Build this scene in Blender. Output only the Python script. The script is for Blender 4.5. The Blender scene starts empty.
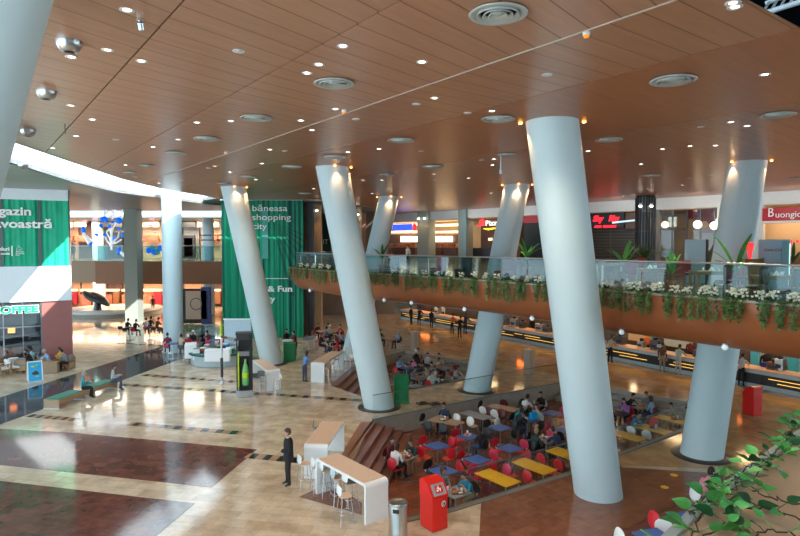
import bpy, bmesh, math, random
from math import sin, cos, pi, atan, atan2, hypot, radians, sqrt
from mathutils import Vector, Matrix
random.seed(7)
SC = bpy.context.scene
COL = SC.collection
# ---------------------------------------------------------------- camera
F = 590.0                      # focal length in pixels of the 800 px frame
PITCH = atan(23 / F)
CAMZ = 7.5
ZC = 10.85                     # height of the timber ceiling
ZU = 5.9                       # upper floor
cam = bpy.data.objects.new('camera', bpy.data.cameras.new('camera'))
COL.objects.link(cam)
cam.location = (0, 0, CAMZ)
cam.rotation_euler = (pi / 2 - PITCH, 0, 0)
cam.data.sensor_width = 36
cam.data.lens = F * 36 / 800
cam.data.clip_end = 400
SC.camera = cam

def ray(px, py):
    dx = (px - 400) / F; dy = (268 - py) / F
    return (dx, cos(PITCH) + dy * sin(PITCH), -sin(PITCH) + dy * cos(PITCH))
def G(px, py, z=0.0):          # measured point of the photo -> place on the level z
    d = ray(px, py); t = (z - CAMZ) / d[2]
    return (d[0] * t, d[1] * t)
def W(px, py, y):              # measured point -> place at distance y
    d = ray(px, py); t = y / d[1]
    return (d[0] * t, y, CAMZ + d[2] * t)

# ---------------------------------------------------------------- materials
MATS = {}
def mat(name, col, rough=0.5, metal=0.0, emit=0.0, var=0.06, scale=6.0, bump=0.0, spec=0.5, ecol=None):
    if name in MATS: return MATS[name]
    m = bpy.data.materials.new(name); m.use_nodes = True
    nt = m.node_tree; N = nt.nodes; L = nt.links
    p = N['Principled BSDF']
    p.inputs['Roughness'].default_value = rough
    p.inputs['Metallic'].default_value = metal
    p.inputs['Specular IOR Level'].default_value = spec
    p.inputs['Base Color'].default_value = (*col, 1)
    if var > 0:
        tc = N.new('ShaderNodeTexCoord'); nz = N.new('ShaderNodeTexNoise')
        nz.inputs['Scale'].default_value = scale; nz.inputs['Detail'].default_value = 3
        L.new(tc.outputs['Object'], nz.inputs['Vector'])
        r = N.new('ShaderNodeMapRange'); r.inputs['To Min'].default_value = 1 - var * 1.6; r.inputs['To Max'].default_value = 1 + var * 1.6
        L.new(nz.outputs['Fac'], r.inputs['Value'])
        mx = N.new('ShaderNodeVectorMath'); mx.operation = 'SCALE'
        mx.inputs[0].default_value = col
        L.new(r.outputs['Result'], mx.inputs['Scale'])
        L.new(mx.outputs['Vector'], p.inputs['Base Color'])
        if bump:
            b = N.new('ShaderNodeBump'); b.inputs['Strength'].default_value = bump
            L.new(nz.outputs['Fac'], b.inputs['Height']); L.new(b.outputs['Normal'], p.inputs['Normal'])
    if emit > 0:
        p.inputs['Emission Color'].default_value = (*(ecol or col), 1)
        p.inputs['Emission Strength'].default_value = emit
    MATS[name] = m
    return m

def tile_mat(name, c1, c2, mortar, rot, tw, th, rough, off=0.5, msize=0.006, nscale=1.2, nvar=0.35, bump=0.02, zplane=True, spec=0.5, grain=None):
    m = bpy.data.materials.new(name); m.use_nodes = True
    nt = m.node_tree; N = nt.nodes; L = nt.links; p = N['Principled BSDF']
    p.inputs['Roughness'].default_value = rough; p.inputs['Specular IOR Level'].default_value = spec
    tc = N.new('ShaderNodeTexCoord'); mp = N.new('ShaderNodeMapping')
    mp.inputs['Rotation'].default_value = (0, 0, rot)
    L.new(tc.outputs['Object'], mp.inputs['Vector'])
    br = N.new('ShaderNodeTexBrick'); br.offset = off
    br.inputs['Scale'].default_value = 1; br.inputs['Brick Width'].default_value = tw; br.inputs['Row Height'].default_value = th
    br.inputs['Mortar Size'].default_value = msize; br.inputs['Mortar Smooth'].default_value = 0.2
    br.inputs['Color1'].default_value = (*c1, 1); br.inputs['Color2'].default_value = (*c2, 1); br.inputs['Mortar'].default_value = (*mortar, 1)
    L.new(mp.outputs['Vector'], br.inputs['Vector'])
    nz = N.new('ShaderNodeTexNoise'); nz.inputs['Scale'].default_value = nscale; nz.inputs['Detail'].default_value = 5
    nz.inputs['Roughness'].default_value = 0.65
    if grain:
        m2 = N.new('ShaderNodeMapping'); m2.inputs['Scale'].default_value = grain
        L.new(mp.outputs['Vector'], m2.inputs['Vector']); L.new(m2.outputs['Vector'], nz.inputs['Vector'])
    else: L.new(mp.outputs['Vector'], nz.inputs['Vector'])
    r = N.new('ShaderNodeMapRange'); r.inputs['From Min'].default_value = .25; r.inputs['From Max'].default_value = .75
    r.inputs['To Min'].default_value = 1 - nvar; r.inputs['To Max'].default_value = 1 + nvar
    L.new(nz.outputs['Fac'], r.inputs['Value'])
    mx = N.new('ShaderNodeVectorMath'); mx.operation = 'SCALE'
    L.new(br.outputs['Color'], mx.inputs[0]); L.new(r.outputs['Result'], mx.inputs['Scale'])
    L.new(mx.outputs['Vector'], p.inputs['Base Color'])
    if bump:
        b = N.new('ShaderNodeBump'); b.inputs['Strength'].default_value = bump; b.inputs['Distance'].default_value = .05
        n2 = N.new('ShaderNodeTexNoise'); n2.inputs['Scale'].default_value = 2.2; n2.inputs['Detail'].default_value = 2
        L.new(mp.outputs['Vector'], n2.inputs['Vector'])
        L.new(n2.outputs['Fac'], b.inputs['Height']); L.new(b.outputs['Normal'], p.inputs['Normal'])
    MATS[name] = m
    return m

def glass_mat(name, tint, refl=0.12):
    m = bpy.data.materials.new(name); m.use_nodes = True
    nt = m.node_tree; N = nt.nodes; L = nt.links
    N.remove(N['Principled BSDF'])
    tr = N.new('ShaderNodeBsdfTransparent'); tr.inputs['Color'].default_value = (*tint, 1)
    gl = N.new('ShaderNodeBsdfGlossy'); gl.inputs['Roughness'].default_value = 0.02
    lw = N.new('ShaderNodeLayerWeight'); lw.inputs['Blend'].default_value = .5
    mx = N.new('ShaderNodeMixShader')
    pw = N.new('ShaderNodeMath'); pw.operation = 'POWER'; pw.inputs[1].default_value = 3.5; L.new(lw.outputs['Facing'], pw.inputs[0])
    ml = N.new('ShaderNodeMath'); ml.operation = 'MULTIPLY_ADD'; ml.inputs[1].default_value = .5; ml.inputs[2].default_value = refl*.35; L.new(pw.outputs[0], ml.inputs[0])
    L.new(ml.outputs[0], mx.inputs['Fac']); L.new(tr.outputs[0], mx.inputs[1]); L.new(gl.outputs[0], mx.inputs[2])
    L.new(mx.outputs[0], N['Material Output'].inputs['Surface'])
    MATS[name] = m
    return m

# ---------------------------------------------------------------- mesh builder
class MB:
    def __init__(s): s.v = []; s.f = []; s.m = []; s.s = []
    def add(s, vs, fs, mi=0, smooth=False):
        o = len(s.v); s.v += [tuple(p) for p in vs]
        for f in fs: s.f.append(tuple(i + o for i in f)); s.m.append(mi); s.s.append(smooth)
        return s
    def box(s, c, d, rz=0, mi=0, tilt=None):
        x, y, z = d[0] / 2, d[1] / 2, d[2] / 2
        R = Matrix.Rotation(rz, 3, 'Z')
        if tilt: R = R @ Matrix.Rotation(tilt, 3, 'X')
        vs = [Vector(c) + R @ Vector((a * x, b * y, e * z)) for a, b, e in
              [(-1,-1,-1),(1,-1,-1),(1,1,-1),(-1,1,-1),(-1,-1,1),(1,-1,1),(1,1,1),(-1,1,1)]]
        return s.add(vs, [(0,3,2,1),(4,5,6,7),(0,1,5,4),(1,2,6,5),(2,3,7,6),(3,0,4,7)], mi)
    def prism(s, poly, z0, z1, mi=0, mtop=None):
        n = len(poly)
        a = sum(poly[i][0]*poly[(i+1)%n][1]-poly[(i+1)%n][0]*poly[i][1] for i in range(n))
        if a < 0: poly = poly[::-1]
        vs = [(x, y, z0) for x, y in poly] + [(x, y, z1) for x, y in poly]
        s.add(vs, [tuple(range(n-1, -1, -1))], mi)
        s.add(vs, [tuple(range(n, 2*n))], mi if mtop is None else mtop)
        return s.add(vs, [(i, (i+1)%n, n+(i+1)%n, n+i) for i in range(n)], mi)
    def profile(s, prof, a, b, up=(0,0,1), mi=0, smooth=False):
        # closed 2-D profile (x,z) swept straight from a to b ; x is sideways
        a = Vector(a); b = Vector(b); t = (b-a).normalized(); u = Vector(up); w = t.cross(u).normalized()
        n = len(prof)
        vs = [a + w*x + u*z for x, z in prof] + [b + w*x + u*z for x, z in prof]
        s.add(vs, [tuple(range(n))], mi); s.add(vs, [tuple(range(2*n-1, n-1, -1))], mi)
        return s.add(vs, [(i, n+i, n+(i+1)%n, (i+1)%n) for i in range(n)], mi, smooth)
    def tube(s, pts, r, n=8, mi=0, cap=True):
        pts = [Vector(p) for p in pts]; k = len(pts)
        rr = r if isinstance(r, (list, tuple)) else [r]*k
        vs = []; fs = []
        for i, p in enumerate(pts):
            t = (pts[min(i+1, k-1)] - pts[max(i-1, 0)])
            t = t.normalized() if t.length > 1e-9 else Vector((0,0,1))
            a = Vector((0,0,1)) if abs(t.z) < .9 else Vector((1,0,0))
            u = t.cross(a).normalized(); w = t.cross(u)
            for j in range(n):
                q = 2*pi*j/n; vs.append(p + (u*cos(q) + w*sin(q))*rr[i])
        for i in range(k-1):
            for j in range(n): fs.append((i*n+j, i*n+(j+1)%n, (i+1)*n+(j+1)%n, (i+1)*n+j))
        s.add(vs, fs, mi, True)
        if cap: s.add(vs, [tuple(range(n-1,-1,-1)), tuple((k-1)*n+j for j in range(n))], mi)
        return s
    def lathe(s, prof, c=(0,0,0), n=24, mi=0, smooth=True, flip=False):
        vs = []; fs = []; k = len(prof)
        for r, z in prof:
            for j in range(n):
                q = 2*pi*j/n; vs.append((c[0]+r*cos(q), c[1]+r*sin(q), c[2]+z))
        for i in range(k-1):
            for j in range(n): fs.append((i*n+j, i*n+(j+1)%n, (i+1)*n+(j+1)%n, (i+1)*n+j))
        s.add(vs, fs, mi, smooth)
        caps = []
        if prof[0][0] > 1e-4: caps.append(tuple(range(n-1,-1,-1)))
        if prof[-1][0] > 1e-4: caps.append(tuple((k-1)*n+j for j in range(n)))
        s.add(vs, caps, mi)
        return s
    def ball(s, c, r, n=12, mi=0, fn=None):
        if not isinstance(r, (list, tuple)): r = (r, r, r)
        k = max(6, n*2//3); vs = []; fs = []
        for i in range(k+1):
            th = pi*i/k
            for j in range(n):
                q = 2*pi*j/n; p = Vector((sin(th)*cos(q)*r[0], sin(th)*sin(q)*r[1], cos(th)*r[2]))
                if fn: p = fn(p)
                vs.append(Vector(c)+p)
        for i in range(k):
            for j in range(n): fs.append((i*n+j, (i+1)*n+j, (i+1)*n+(j+1)%n, i*n+(j+1)%n))
        return s.add(vs, fs, mi, True)
    def pad(s, c, w, d, t, R=None, e=2.8, n=20, mi=0, bow=0.0, dish=0.0):
        # soft rounded plate in the local xy plane
        R = R or Matrix.Identity(3); vs = []; fs = []
        rings = [(0.0, -.5), (.7,-.5), (.93, -.42), (1, -.1), (1, .1), (.93, .42), (.7,.5), (0.0, .5)]
        for sc, h in rings:
            for j in range(n):
                q = 2*pi*j/n; x = abs(cos(q))**(2/e)*(1 if cos(q) >= 0 else -1)*w/2*sc; y = abs(sin(q))**(2/e)*(1 if sin(q) >= 0 else -1)*d/2*sc
                z = h*t + bow*(x/(w/2))**2 + dish*(y/(d/2))**2
                vs.append(Vector(c) + R @ Vector((x, y, z)))
        for i in range(len(rings)-1):
            for j in range(n): fs.append((i*n+j, i*n+(j+1)%n, (i+1)*n+(j+1)%n, (i+1)*n+j))
        return s.add(vs, fs, mi, True)
    def leaf(s, p, d, up, L, w, mi=0, fold=0.15):
        p = Vector(p); d = Vector(d).normalized(); sd = d.cross(Vector(up))
        sd = sd.normalized() if sd.length > 1e-5 else Vector((1,0,0))
        nn = sd.cross(d).normalized()
        a = p; e = p + d*L
        vs = [a, p+d*L*.25+sd*w*.45-nn*w*fold*0+nn*L*.04, p+d*L*.6+sd*w*.4+nn*L*.03, e-nn*L*.08, p+d*L*.6-sd*w*.4+nn*L*.03, p+d*L*.25-sd*w*.45+nn*L*.04, p+d*L*.42-nn*w*fold]
        return s.add(vs, [(0,1,6),(1,2,6),(2,3,6),(3,4,6),(4,5,6),(5,0,6)], mi, True)
    def build(s, name, mats, parent=None, loc=(0,0,0), rz=0, label=None, cat=None, group=None, kind=None, bevel=0, solid=0):
        me = bpy.data.meshes.new(name)
        me.from_pydata(s.v, [], s.f)
        if not isinstance(mats, (list, tuple)): mats = [mats]
        for m in mats: me.materials.append(MATS[m] if isinstance(m, str) else m)
        me.polygons.foreach_set('material_index', s.m); me.polygons.foreach_set('use_smooth', s.s)
        me.update()
        o = bpy.data.objects.new(name, me); COL.objects.link(o)
        o.location = loc; o.rotation_euler = (0, 0, rz)
        if parent: o.parent = parent
        tag(o, label, cat, group, kind)
        if bevel:
            b = o.modifiers.new('bevel', 'BEVEL'); b.width = bevel; b.segments = 2; b.limit_method = 'ANGLE'; b.angle_limit = radians(50)
        return o

def tag(o, label=None, cat=None, group=None, kind=None):
    if label: o['label'] = label
    if cat: o['category'] = cat
    if group: o['group'] = group
    if kind: o['kind'] = kind
    return o
def thing(name, label, cat, loc=(0,0,0), rz=0, group=None):
    o = bpy.data.objects.new(name, None); COL.objects.link(o)
    o.empty_display_size = .1; o.location = loc; o.rotation_euler = (0, 0, rz)
    return tag(o, label, cat, group)
KIDS = {}
def kids(o):
    return [c for c in ALLK.get(o.name, [])]
ALLK = {}
def reg(root):                 # remember a prototype's tree
    def rec(o):
        ALLK[o.name] = [c for c in COL.objects if c.parent == o]
        for c in ALLK[o.name]: rec(c)
    rec(root); root['proto'] = 1
    return root
USED = set()
def dup(root, loc, rz=0, label=None, cat=None, group=None, mats=None, scale=None):
    """first call moves the prototype itself, later calls copy the thing and each part"""
    def rec(o, par):
        c = o.copy(); COL.objects.link(c)
        if par: c.parent = par
        for k in ALLK.get(o.name, []): out.append(rec(k, c))
        return c
    out = []
    if root.name in USED: r = rec(root, None)
    else:
        r = root; USED.add(root.name)
        if 'proto' in r: del r['proto']
        def coll(o):
            for k in ALLK.get(o.name, []): out.append(k); coll(k)
        coll(root)
    r.location = loc; r.rotation_euler = (0, 0, rz)
    if scale: r.scale = (scale, scale, scale) if not isinstance(scale, (tuple, list)) else scale
    tag(r, label, cat, group)
    if mats:
        for c in out + [r]:
            if c.type != 'MESH': continue
            base = c.name.split('.')[0]
            if base in mats:
                mm = mats[base]
                if not isinstance(mm, dict): mm = {0: mm}
                for i, m in mm.items():
                    if i < len(c.material_slots):
                        c.material_slots[i].link = 'OBJECT'; c.material_slots[i].material = MATS[m] if isinstance(m, str) else m
    return r
def struct(mb, name, mats, **k): return mb.build(name, mats, kind='structure', **k)
def text(body, size, loc, rot, m, name='lettering', parent=None, depth=0.02, label=None, cat=None, align='LEFT', bold=0.0, sx=1.0, kind=None, shear=0):
    cu = bpy.data.curves.new('txt', 'FONT'); cu.body = body; cu.size = size; cu.extrude = depth; cu.offset = bold
    cu.align_x = align; cu.resolution_u = 3; cu.shear = shear
    t = bpy.data.objects.new('txt', cu); COL.objects.link(t)
    bpy.context.view_layer.update()
    me = bpy.data.meshes.new_from_object(t.evaluated_get(bpy.context.evaluated_depsgraph_get()))
    bpy.data.objects.remove(t)
    me.materials.clear(); me.materials.append(MATS[m] if isinstance(m, str) else m)
    o = bpy.data.objects.new(name, me); COL.objects.link(o)
    o.matrix_world = Matrix.Translation(loc) @ rot.to_4x4() @ Matrix.Diagonal((sx, 1, 1, 1))
    if parent:
        pm = Matrix.LocRotScale(parent.location, parent.rotation_euler, parent.scale)
        o.parent = parent; o.matrix_local = pm.inverted() @ o.matrix_world
    return tag(o, label, cat, None, kind)
def facerot(ang):
    """upright lettering whose reading direction is at 'ang' from world X"""
    x = Vector((cos(ang), sin(ang), 0)); y = Vector((0, 0, 1)); z = x.cross(y)
    return Matrix((x, y, z)).transposed()
ORD = ['first','second','third','fourth','fifth','sixth','seventh','eighth','ninth','tenth','eleventh','twelfth','thirteenth','fourteenth','fifteenth','sixteenth','seventeenth','eighteenth','nineteenth','twentieth','twenty-first','twenty-second','twenty-third','twenty-fourth','twenty-fifth','twenty-sixth','twenty-seventh','twenty-eighth','twenty-ninth','thirtieth']

AV = radians(90 - 53)          # world angle of the hall's cross axis (towards the right, far)
AU = AV + pi / 2               # along the hall (towards the left, far)
AW = radians(80)               # the floor pattern's own axis (10 degrees right of straight ahead)
def dirv(a): return Vector((cos(a), sin(a), 0))

# plain colours
mat('white_paint', (.74,.80,.84), .35, var=.02)
mat('column_white', (.60,.75,.80), .45, var=.03, scale=.8)
mat('white_plastic', (.85,.9,.93), .3, var=.02)
mat('offwhite_wall', (.72,.77,.76), .6, var=.04)
mat('steel', (.55,.58,.6), .3, 1.0, var=.05)
mat('dark_steel', (.16,.17,.19), .35, .8)
mat('chrome', (.75,.77,.8), .15, 1.0, var=0)
mat('black', (.012,.013,.016), .4)
mat('charcoal', (.035,.038,.045), .5)
mat('red_shell', (.62,.015,.03), .35)
mat('orange_seat', (.75,.07,.02), .35)
mat('blue_top', (.06,.14,.46), .35)
mat('yellow_top', (.85,.47,.01), .35)
mat('tan_top', (.42,.30,.22), .4)
mat('grey_top', (.30,.33,.35), .4)
mat('beige_top', (.72,.52,.38), .4, var=.04)
mat('wood_light', (.45,.26,.12), .45, var=.12, scale=12)
mat('wood_mid', (.26,.11,.045), .45, var=.15, scale=10)
mat('wood_dark', (.09,.035,.02), .4, var=.15, scale=10)
mat('bench_wood', (.40,.27,.17), .45, var=.12, scale=8)
mat('fascia_wood', (.34,.105,.035), .32, var=.14, scale=1.3)
mat('bench_green', (.03,.21,.14), .6)
mat('bin_red', (.80,.02,.015), .28, var=.02)
mat('bin_grey', (.35,.37,.38), .4)
mat('green_box', (.0,.21,.07), .45)
mat('green_cloth', (.0,.26,.12), .55)
mat('green_cloth_dark', (.01,.05,.04), .55)
mat('lit_white', (.95,.95,.92), .5, emit=.7, var=0)
mat('letter_white', (.9,.93,.92), .5, var=0)
mat('lamp_glow', (1,.9,.75), .5, emit=6, var=0)
mat('lamp_glow_dim', (1,.85,.7), .5, emit=2.2, var=0)
mat('lamp_orange', (1,.28,.03), .5, emit=5, var=0)
mat('globe_glow', (1,.80,.50), .5, emit=3.2, var=0)
mat('dome_glow', (.75,.9,1), .3, emit=.2, var=0)
mat('led_yellow', (1,.55,.10), .5, emit=1.0, var=0)
mat('neon_red', (1,.015,.03), .5, emit=1.6, var=0)
mat('sign_red', (.42,.01,.02), .5, emit=.05, var=0)
mat('sign_blue', (.02,.06,.8), .5, emit=1.5, var=0)
mat('sign_bright_red', (.9,.03,.03), .5, emit=1.0, var=0)
mat('sign_yellow', (1,.65,.02), .5, emit=1.5, var=0)
mat('sign_green', (.0,.30,.18), .5, emit=.12, var=0)
mat('menu_glow', (1,.80,.52), .5, emit=3.0, var=0)
mat('shelf_glow', (1,.72,.38), .5, emit=1.3, var=0)
mat('orange_glow', (1,.22,.04), .5, emit=3.0, var=0)
mat('cyan_glow', (.05,.32,.34), .4, emit=.2, var=0)
mat('shop_dark', (.03,.032,.034), .4)
mat('shop_brown', (.13,.065,.045), .5, var=.1)
mat('shop_cream', (.60,.44,.28), .6, var=.05)
mat('shop_peach', (.62,.33,.20), .6, var=.05)
mat('shop_grey', (.24,.25,.25), .6)
mat('pillar_grey', (.33,.38,.34), .55, var=.06)
mat('red_wall', (.33,.115,.10), .5, var=.07, scale=1.5)
mat('leaf', (.07,.25,.045), .45, var=.5, scale=9)
mat('leaf_dark', (.02,.10,.03), .45, var=.4, scale=9)
mat('leaf_bright', (.13,.50,.12), .4, var=.35, scale=14)
mat('leaf_ivy', (.085,.125,.04), .5, var=.5, scale=7)
mat('petal', (.92,.92,.75), .6)
mat('pot', (.28,.09,.05), .6)
mat('skin_a', (.62,.36,.26), .5); mat('skin_b', (.50,.28,.19), .5)
mat('eye', (.02,.015,.015), .2, var=0); mat('lip', (.42,.13,.11), .5, var=0)
mat('shoe', (.02,.018,.018), .4)
mat('blue_sign', (.03,.42,.78), .4)
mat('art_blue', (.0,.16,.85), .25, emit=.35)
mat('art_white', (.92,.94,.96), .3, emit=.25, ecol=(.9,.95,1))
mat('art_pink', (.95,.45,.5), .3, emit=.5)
mat('bottle_green', (.15,.45,.15), .3, emit=.12)
mat('lime', (.55,.72,.02), .4)
mat('travertine_wall', (.40,.37,.32), .45, var=.16, scale=2.5)
mat('bollard_stone', (.50,.40,.31), .5, var=.1)
mat('ledge_wood', (.80,.53,.35), .5, var=.08, scale=3)
mat('fridge_blue', (.38,.55,.66), .3, var=.03)
mat('rim_dark', (.03,.06,.06), .3)
mat('kiosk_blue', (.50,.63,.70), .35)
mat('upholstery_red', (.30,.02,.025), .7)
mat('hair_black', (.012,.010,.010), .6); mat('hair_brown', (.06,.03,.018), .6); mat('hair_grey', (.35,.34,.33), .7); mat('hair_white', (.8,.8,.8), .6); mat('hair_blond', (.35,.22,.1), .6)
CL = dict(white=(.75,.77,.8), black=(.012,.012,.016), navy=(.02,.035,.09), teal=(.02,.30,.36), cyan=(.0,.28,.48), red=(.45,.02,.03), pink=(.72,.22,.34),
          grey=(.22,.23,.25), lightblue=(.30,.48,.68), beige=(.50,.40,.30), yellow=(.75,.40,.03), orange=(.72,.16,.04), green=(.04,.16,.07), denim=(.05,.10,.20),
          maroon=(.16,.02,.03), khaki=(.34,.28,.18), blue=(.03,.11,.55), mint=(.36,.55,.55), scrub=(.13,.28,.62), darkgreen=(.015,.05,.05), palegrey=(.45,.47,.48), brown=(.12,.06,.035), violet=(.40,.15,.55))
for k, c in CL.items(): mat('cloth_'+k, c, .8, var=.12, scale=14)
glass_mat('glass_clear', (.95,.98,.98), .10)
glass_mat('glass_blue', (.66,.85,.87), .10)
glass_mat('glass_shop', (.75,.82,.85), .10)
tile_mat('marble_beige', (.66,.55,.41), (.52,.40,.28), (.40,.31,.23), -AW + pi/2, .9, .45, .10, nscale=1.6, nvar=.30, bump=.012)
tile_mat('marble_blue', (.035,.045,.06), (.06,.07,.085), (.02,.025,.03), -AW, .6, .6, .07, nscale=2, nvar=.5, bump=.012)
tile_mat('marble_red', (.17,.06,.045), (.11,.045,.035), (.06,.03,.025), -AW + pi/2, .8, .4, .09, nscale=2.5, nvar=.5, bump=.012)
tile_mat('deck_brown', (.27,.115,.06), (.21,.085,.045), (.14,.06,.035), -AV, .9, .45, .12, nscale=3, nvar=.3)
tile_mat('pit_brown', (.26,.09,.045), (.20,.065,.035), (.06,.02,.015), -AV, 1.2, .3, .25, nscale=2, nvar=.3)
tile_mat('deck_planks', (.20,.065,.04), (.14,.04,.025), (.04,.012,.01), -AV + .25, 2.4, .14, .3, nscale=3, nvar=.3)
tile_mat('marble_dark_tile', (.012,.014,.018), (.02,.022,.028), (.01,.01,.01), 0, .6, .6, .08)
tile_mat('marble_tan_tile', (.42,.27,.15), (.35,.22,.12), (.2,.15,.1), 0, .6, .6, .10)
# ================================================================ SETTING
def clip(poly, a, b, c):       # keep a*x+b*y <= c
    out = []
    for i in range(len(poly)):
        p, q = poly[i], poly[(i+1) % len(poly)]
        dp = a*p[0]+b*p[1]-c; dq = a*q[0]+b*q[1]-c
        if dp <= 0: out.append(p)
        if dp*dq < 0:
            t = dp/(dp-dq); out.append((p[0]+(q[0]-p[0])*t, p[1]+(q[1]-p[1])*t))
    return out
# ---- pits
zp1, zp2 = -.85, -.68
A0 = Vector(G(372, 421)); A1 = Vector((9.7, 32.9)) # P1 back wall line
pit1 = [(-1.17, 25.1), (9.3, 32.35), tuple(G(700, 404)), tuple(G(694, 426)), tuple(G(572, 473)), tuple(G(450, 511)), (.1, 15.75), (-1.75, 19.3)]
pit2 = [G(361, 396), G(392, 392.5), G(505, 369), G(405, 350), G(352, 366), G(330, 385)]
# ---- ground floor with two openings (fan of strips: cut by bmesh)
def floor_with_holes(name, outer, holes, z0, z1, mats):
    from mathutils.geometry import delaunay_2d_cdt
    vs = [Vector(p) for p in outer]; fs = [list(range(len(outer)))]; k = len(vs)
    for h in holes:
        fs.append(list(range(k, k+len(h)))); vs += [Vector(p) for p in h]; k += len(h)
    r = delaunay_2d_cdt(vs, [], fs, 1, 1e-5)
    mb = MB(); rv = r[0]; keep = [f for f in r[2]]
    def inside(c, poly):
        ins = False
        for i in range(len(poly)):
            a, b = poly[i], poly[i-1]
            if (a[1] > c[1]) != (b[1] > c[1]) and c[0] < (b[0]-a[0])*(c[1]-a[1])/(b[1]-a[1])+a[0]: ins = not ins
        return ins
    ff = []
    for f in keep:
        c = sum((rv[i] for i in f), Vector((0, 0)))/len(f)
        if inside(c, outer) and not any(inside(c, h) for h in holes): ff.append(f)
    mb.add([(p.x, p.y, z1) for p in rv], ff, 0)
    mb.add([(p.x, p.y, z0) for p in rv], [tuple(reversed(f)) for f in ff], 1)
    for h in holes + [outer]:
        n = len(h)
        mb.add([(p[0], p[1], z0) for p in h]+[(p[0], p[1], z1) for p in h], [(i, (i+1) % n, n+(i+1) % n, n+i) for i in range(n)], 1)
    return struct(mb, name, mats)
outer = [(-45, -3), (34, -3), (34, 20), (60, 40), (45, 85), (-70, 85), (-70, 30)]
floor_with_holes('floor', outer, [pit1, pit2], -.12, 0, ['marble_beige', 'travertine_wall'])
def slab(poly, z0, z1, m, name, side=None):
    mb = MB(); mb.prism([tuple(p) for p in poly], z0, z1)
    return struct(mb, name, m)
slab([(-5, 14), (18, 14), (18, 38), (-5, 38)], zp1-.1, zp1, 'pit_brown', 'floor_seating_pit')
slab([(-7, 28.4), (-3, 27), (-1.2,28.2), (9, 36), (9, 46), (-7, 46)], zp1+.02, zp2, 'pit_brown', 'floor_rear_seating_pit')
def ring_wall(poly, idx, z0, z1, th, m, name):
    mb = MB()
    for i in idx:
        a = Vector(poly[i]); b = Vector(poly[(i+1) % len(poly)]); d = (b-a).normalized(); n = Vector((-d.y, d.x))
        cx = sum(p[0] for p in poly)/len(poly); cy = sum(p[1] for p in poly)/len(poly)
        if n.dot(Vector((cx, cy))-a) > 0: n = -n
        mb.prism([a, b, b+n*th, a+n*th], z0, z1)
    return struct(mb, name, m)
ring_wall(pit1, range(8), zp1, -.12, .25, 'travertine_wall', 'wall_seating_pit')
ring_wall(pit2, range(6), zp2, -.12, .25, 'travertine_wall', 'wall_rear_seating_pit')
# dark coping lines along the pits
mb = MB()
def strip(mb, a, b, w, z0, z1, mi=0):
    a = Vector(a); b = Vector(b); d = (b-a).normalized(); n = Vector((-d.y, d.x))*w/2
    mb.prism([a-n, b-n, b+n, a+n], z0, z1, mi)
strip(mb, pit1[0], pit1[1], .14, .0, .035)
strip(mb, pit1[3], pit1[4], .2, .0, .035); strip(mb, pit1[4], pit1[5], .2, .0, .035); strip(mb, pit1[5], pit1[6], .2, .0, .035)
struct(mb, 'trim_1', mat('coping', (.20,.19,.17), .4))
# steps of the front pit (left side), running along AW
def steps(name, p0, direction, far, near, n, tread, zb, m, first):
    d = Vector((cos(direction), sin(direction))); s = Vector((d.y, -d.x))
    mb = MB(); rise = abs(zb)/(n+0.0)
    for i in range(n):
        base = Vector(p0) + s*tread*i
        nn = near[i] if isinstance(near, list) else near
        quad = [base + d*far[i], base + s*tread + d*far[min(i+1, n)], base + s*tread + d*nn, base + d*nn]
        mb.prism([tuple(q) for q in quad], zb+.01, -rise*(i) - (0.0 if i else -.006))
    return struct(mb, name, m)
dd = (cos(AW), sin(AW))
steps('floor_steps', (-1.42, 24.75), radians(80), [0, .22, .42, .62, .82, 1.0, 1.2], [-5.3, -5.5, -6.0, -6.5, -7.0, -7.5], 5, .36, zp1, tile_mat('step_brown', (.24,.085,.05), (.19,.065,.04), (.08,.03,.02), -AW, 1.2, .36, .28, nscale=4, nvar=.3), 0)
mb = MB(); mb.prism([G(361,421.8), G(373.5,421.8), (-1.18,25.05), (-1.77,19.35), (-2.15,19.0), G(345,448)], 0.002, .008)
struct(mb, 'trim_2', 'wood_mid')
# steps of the rear pit
sd = Vector(G(352, 366)) - Vector(G(330, 385)); L2 = sd.length
steps('floor_rear_steps', G(330, 385.5), atan2(sd.y, sd.x), [L2]*6, 0, 4, .42, zp2, MATS['step_brown'], 0)
# tiered seating along the far side of the pits
mb = MB()
def tiers(mb, a, b, zb, n, dep):
    a = Vector(a); b = Vector(b); d = (b-a).normalized(); nrm = Vector((-d.y, d.x))
    if nrm.y > 0: nrm = -nrm
    for i in range(n):
        mb.prism([a+nrm*dep*i, b+nrm*dep*i, b+nrm*dep*(i+1), a+nrm*dep*(i+1)], zb, zb*(i+1)/(n+1))
tiers(mb, pit1[1], pit1[2], zp1, 3, .45)
tiers(mb, pit2[3], pit2[2], zp2, 2, .4)
struct(mb, 'floor_tiered_benches', 'travertine_wall')

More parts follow.
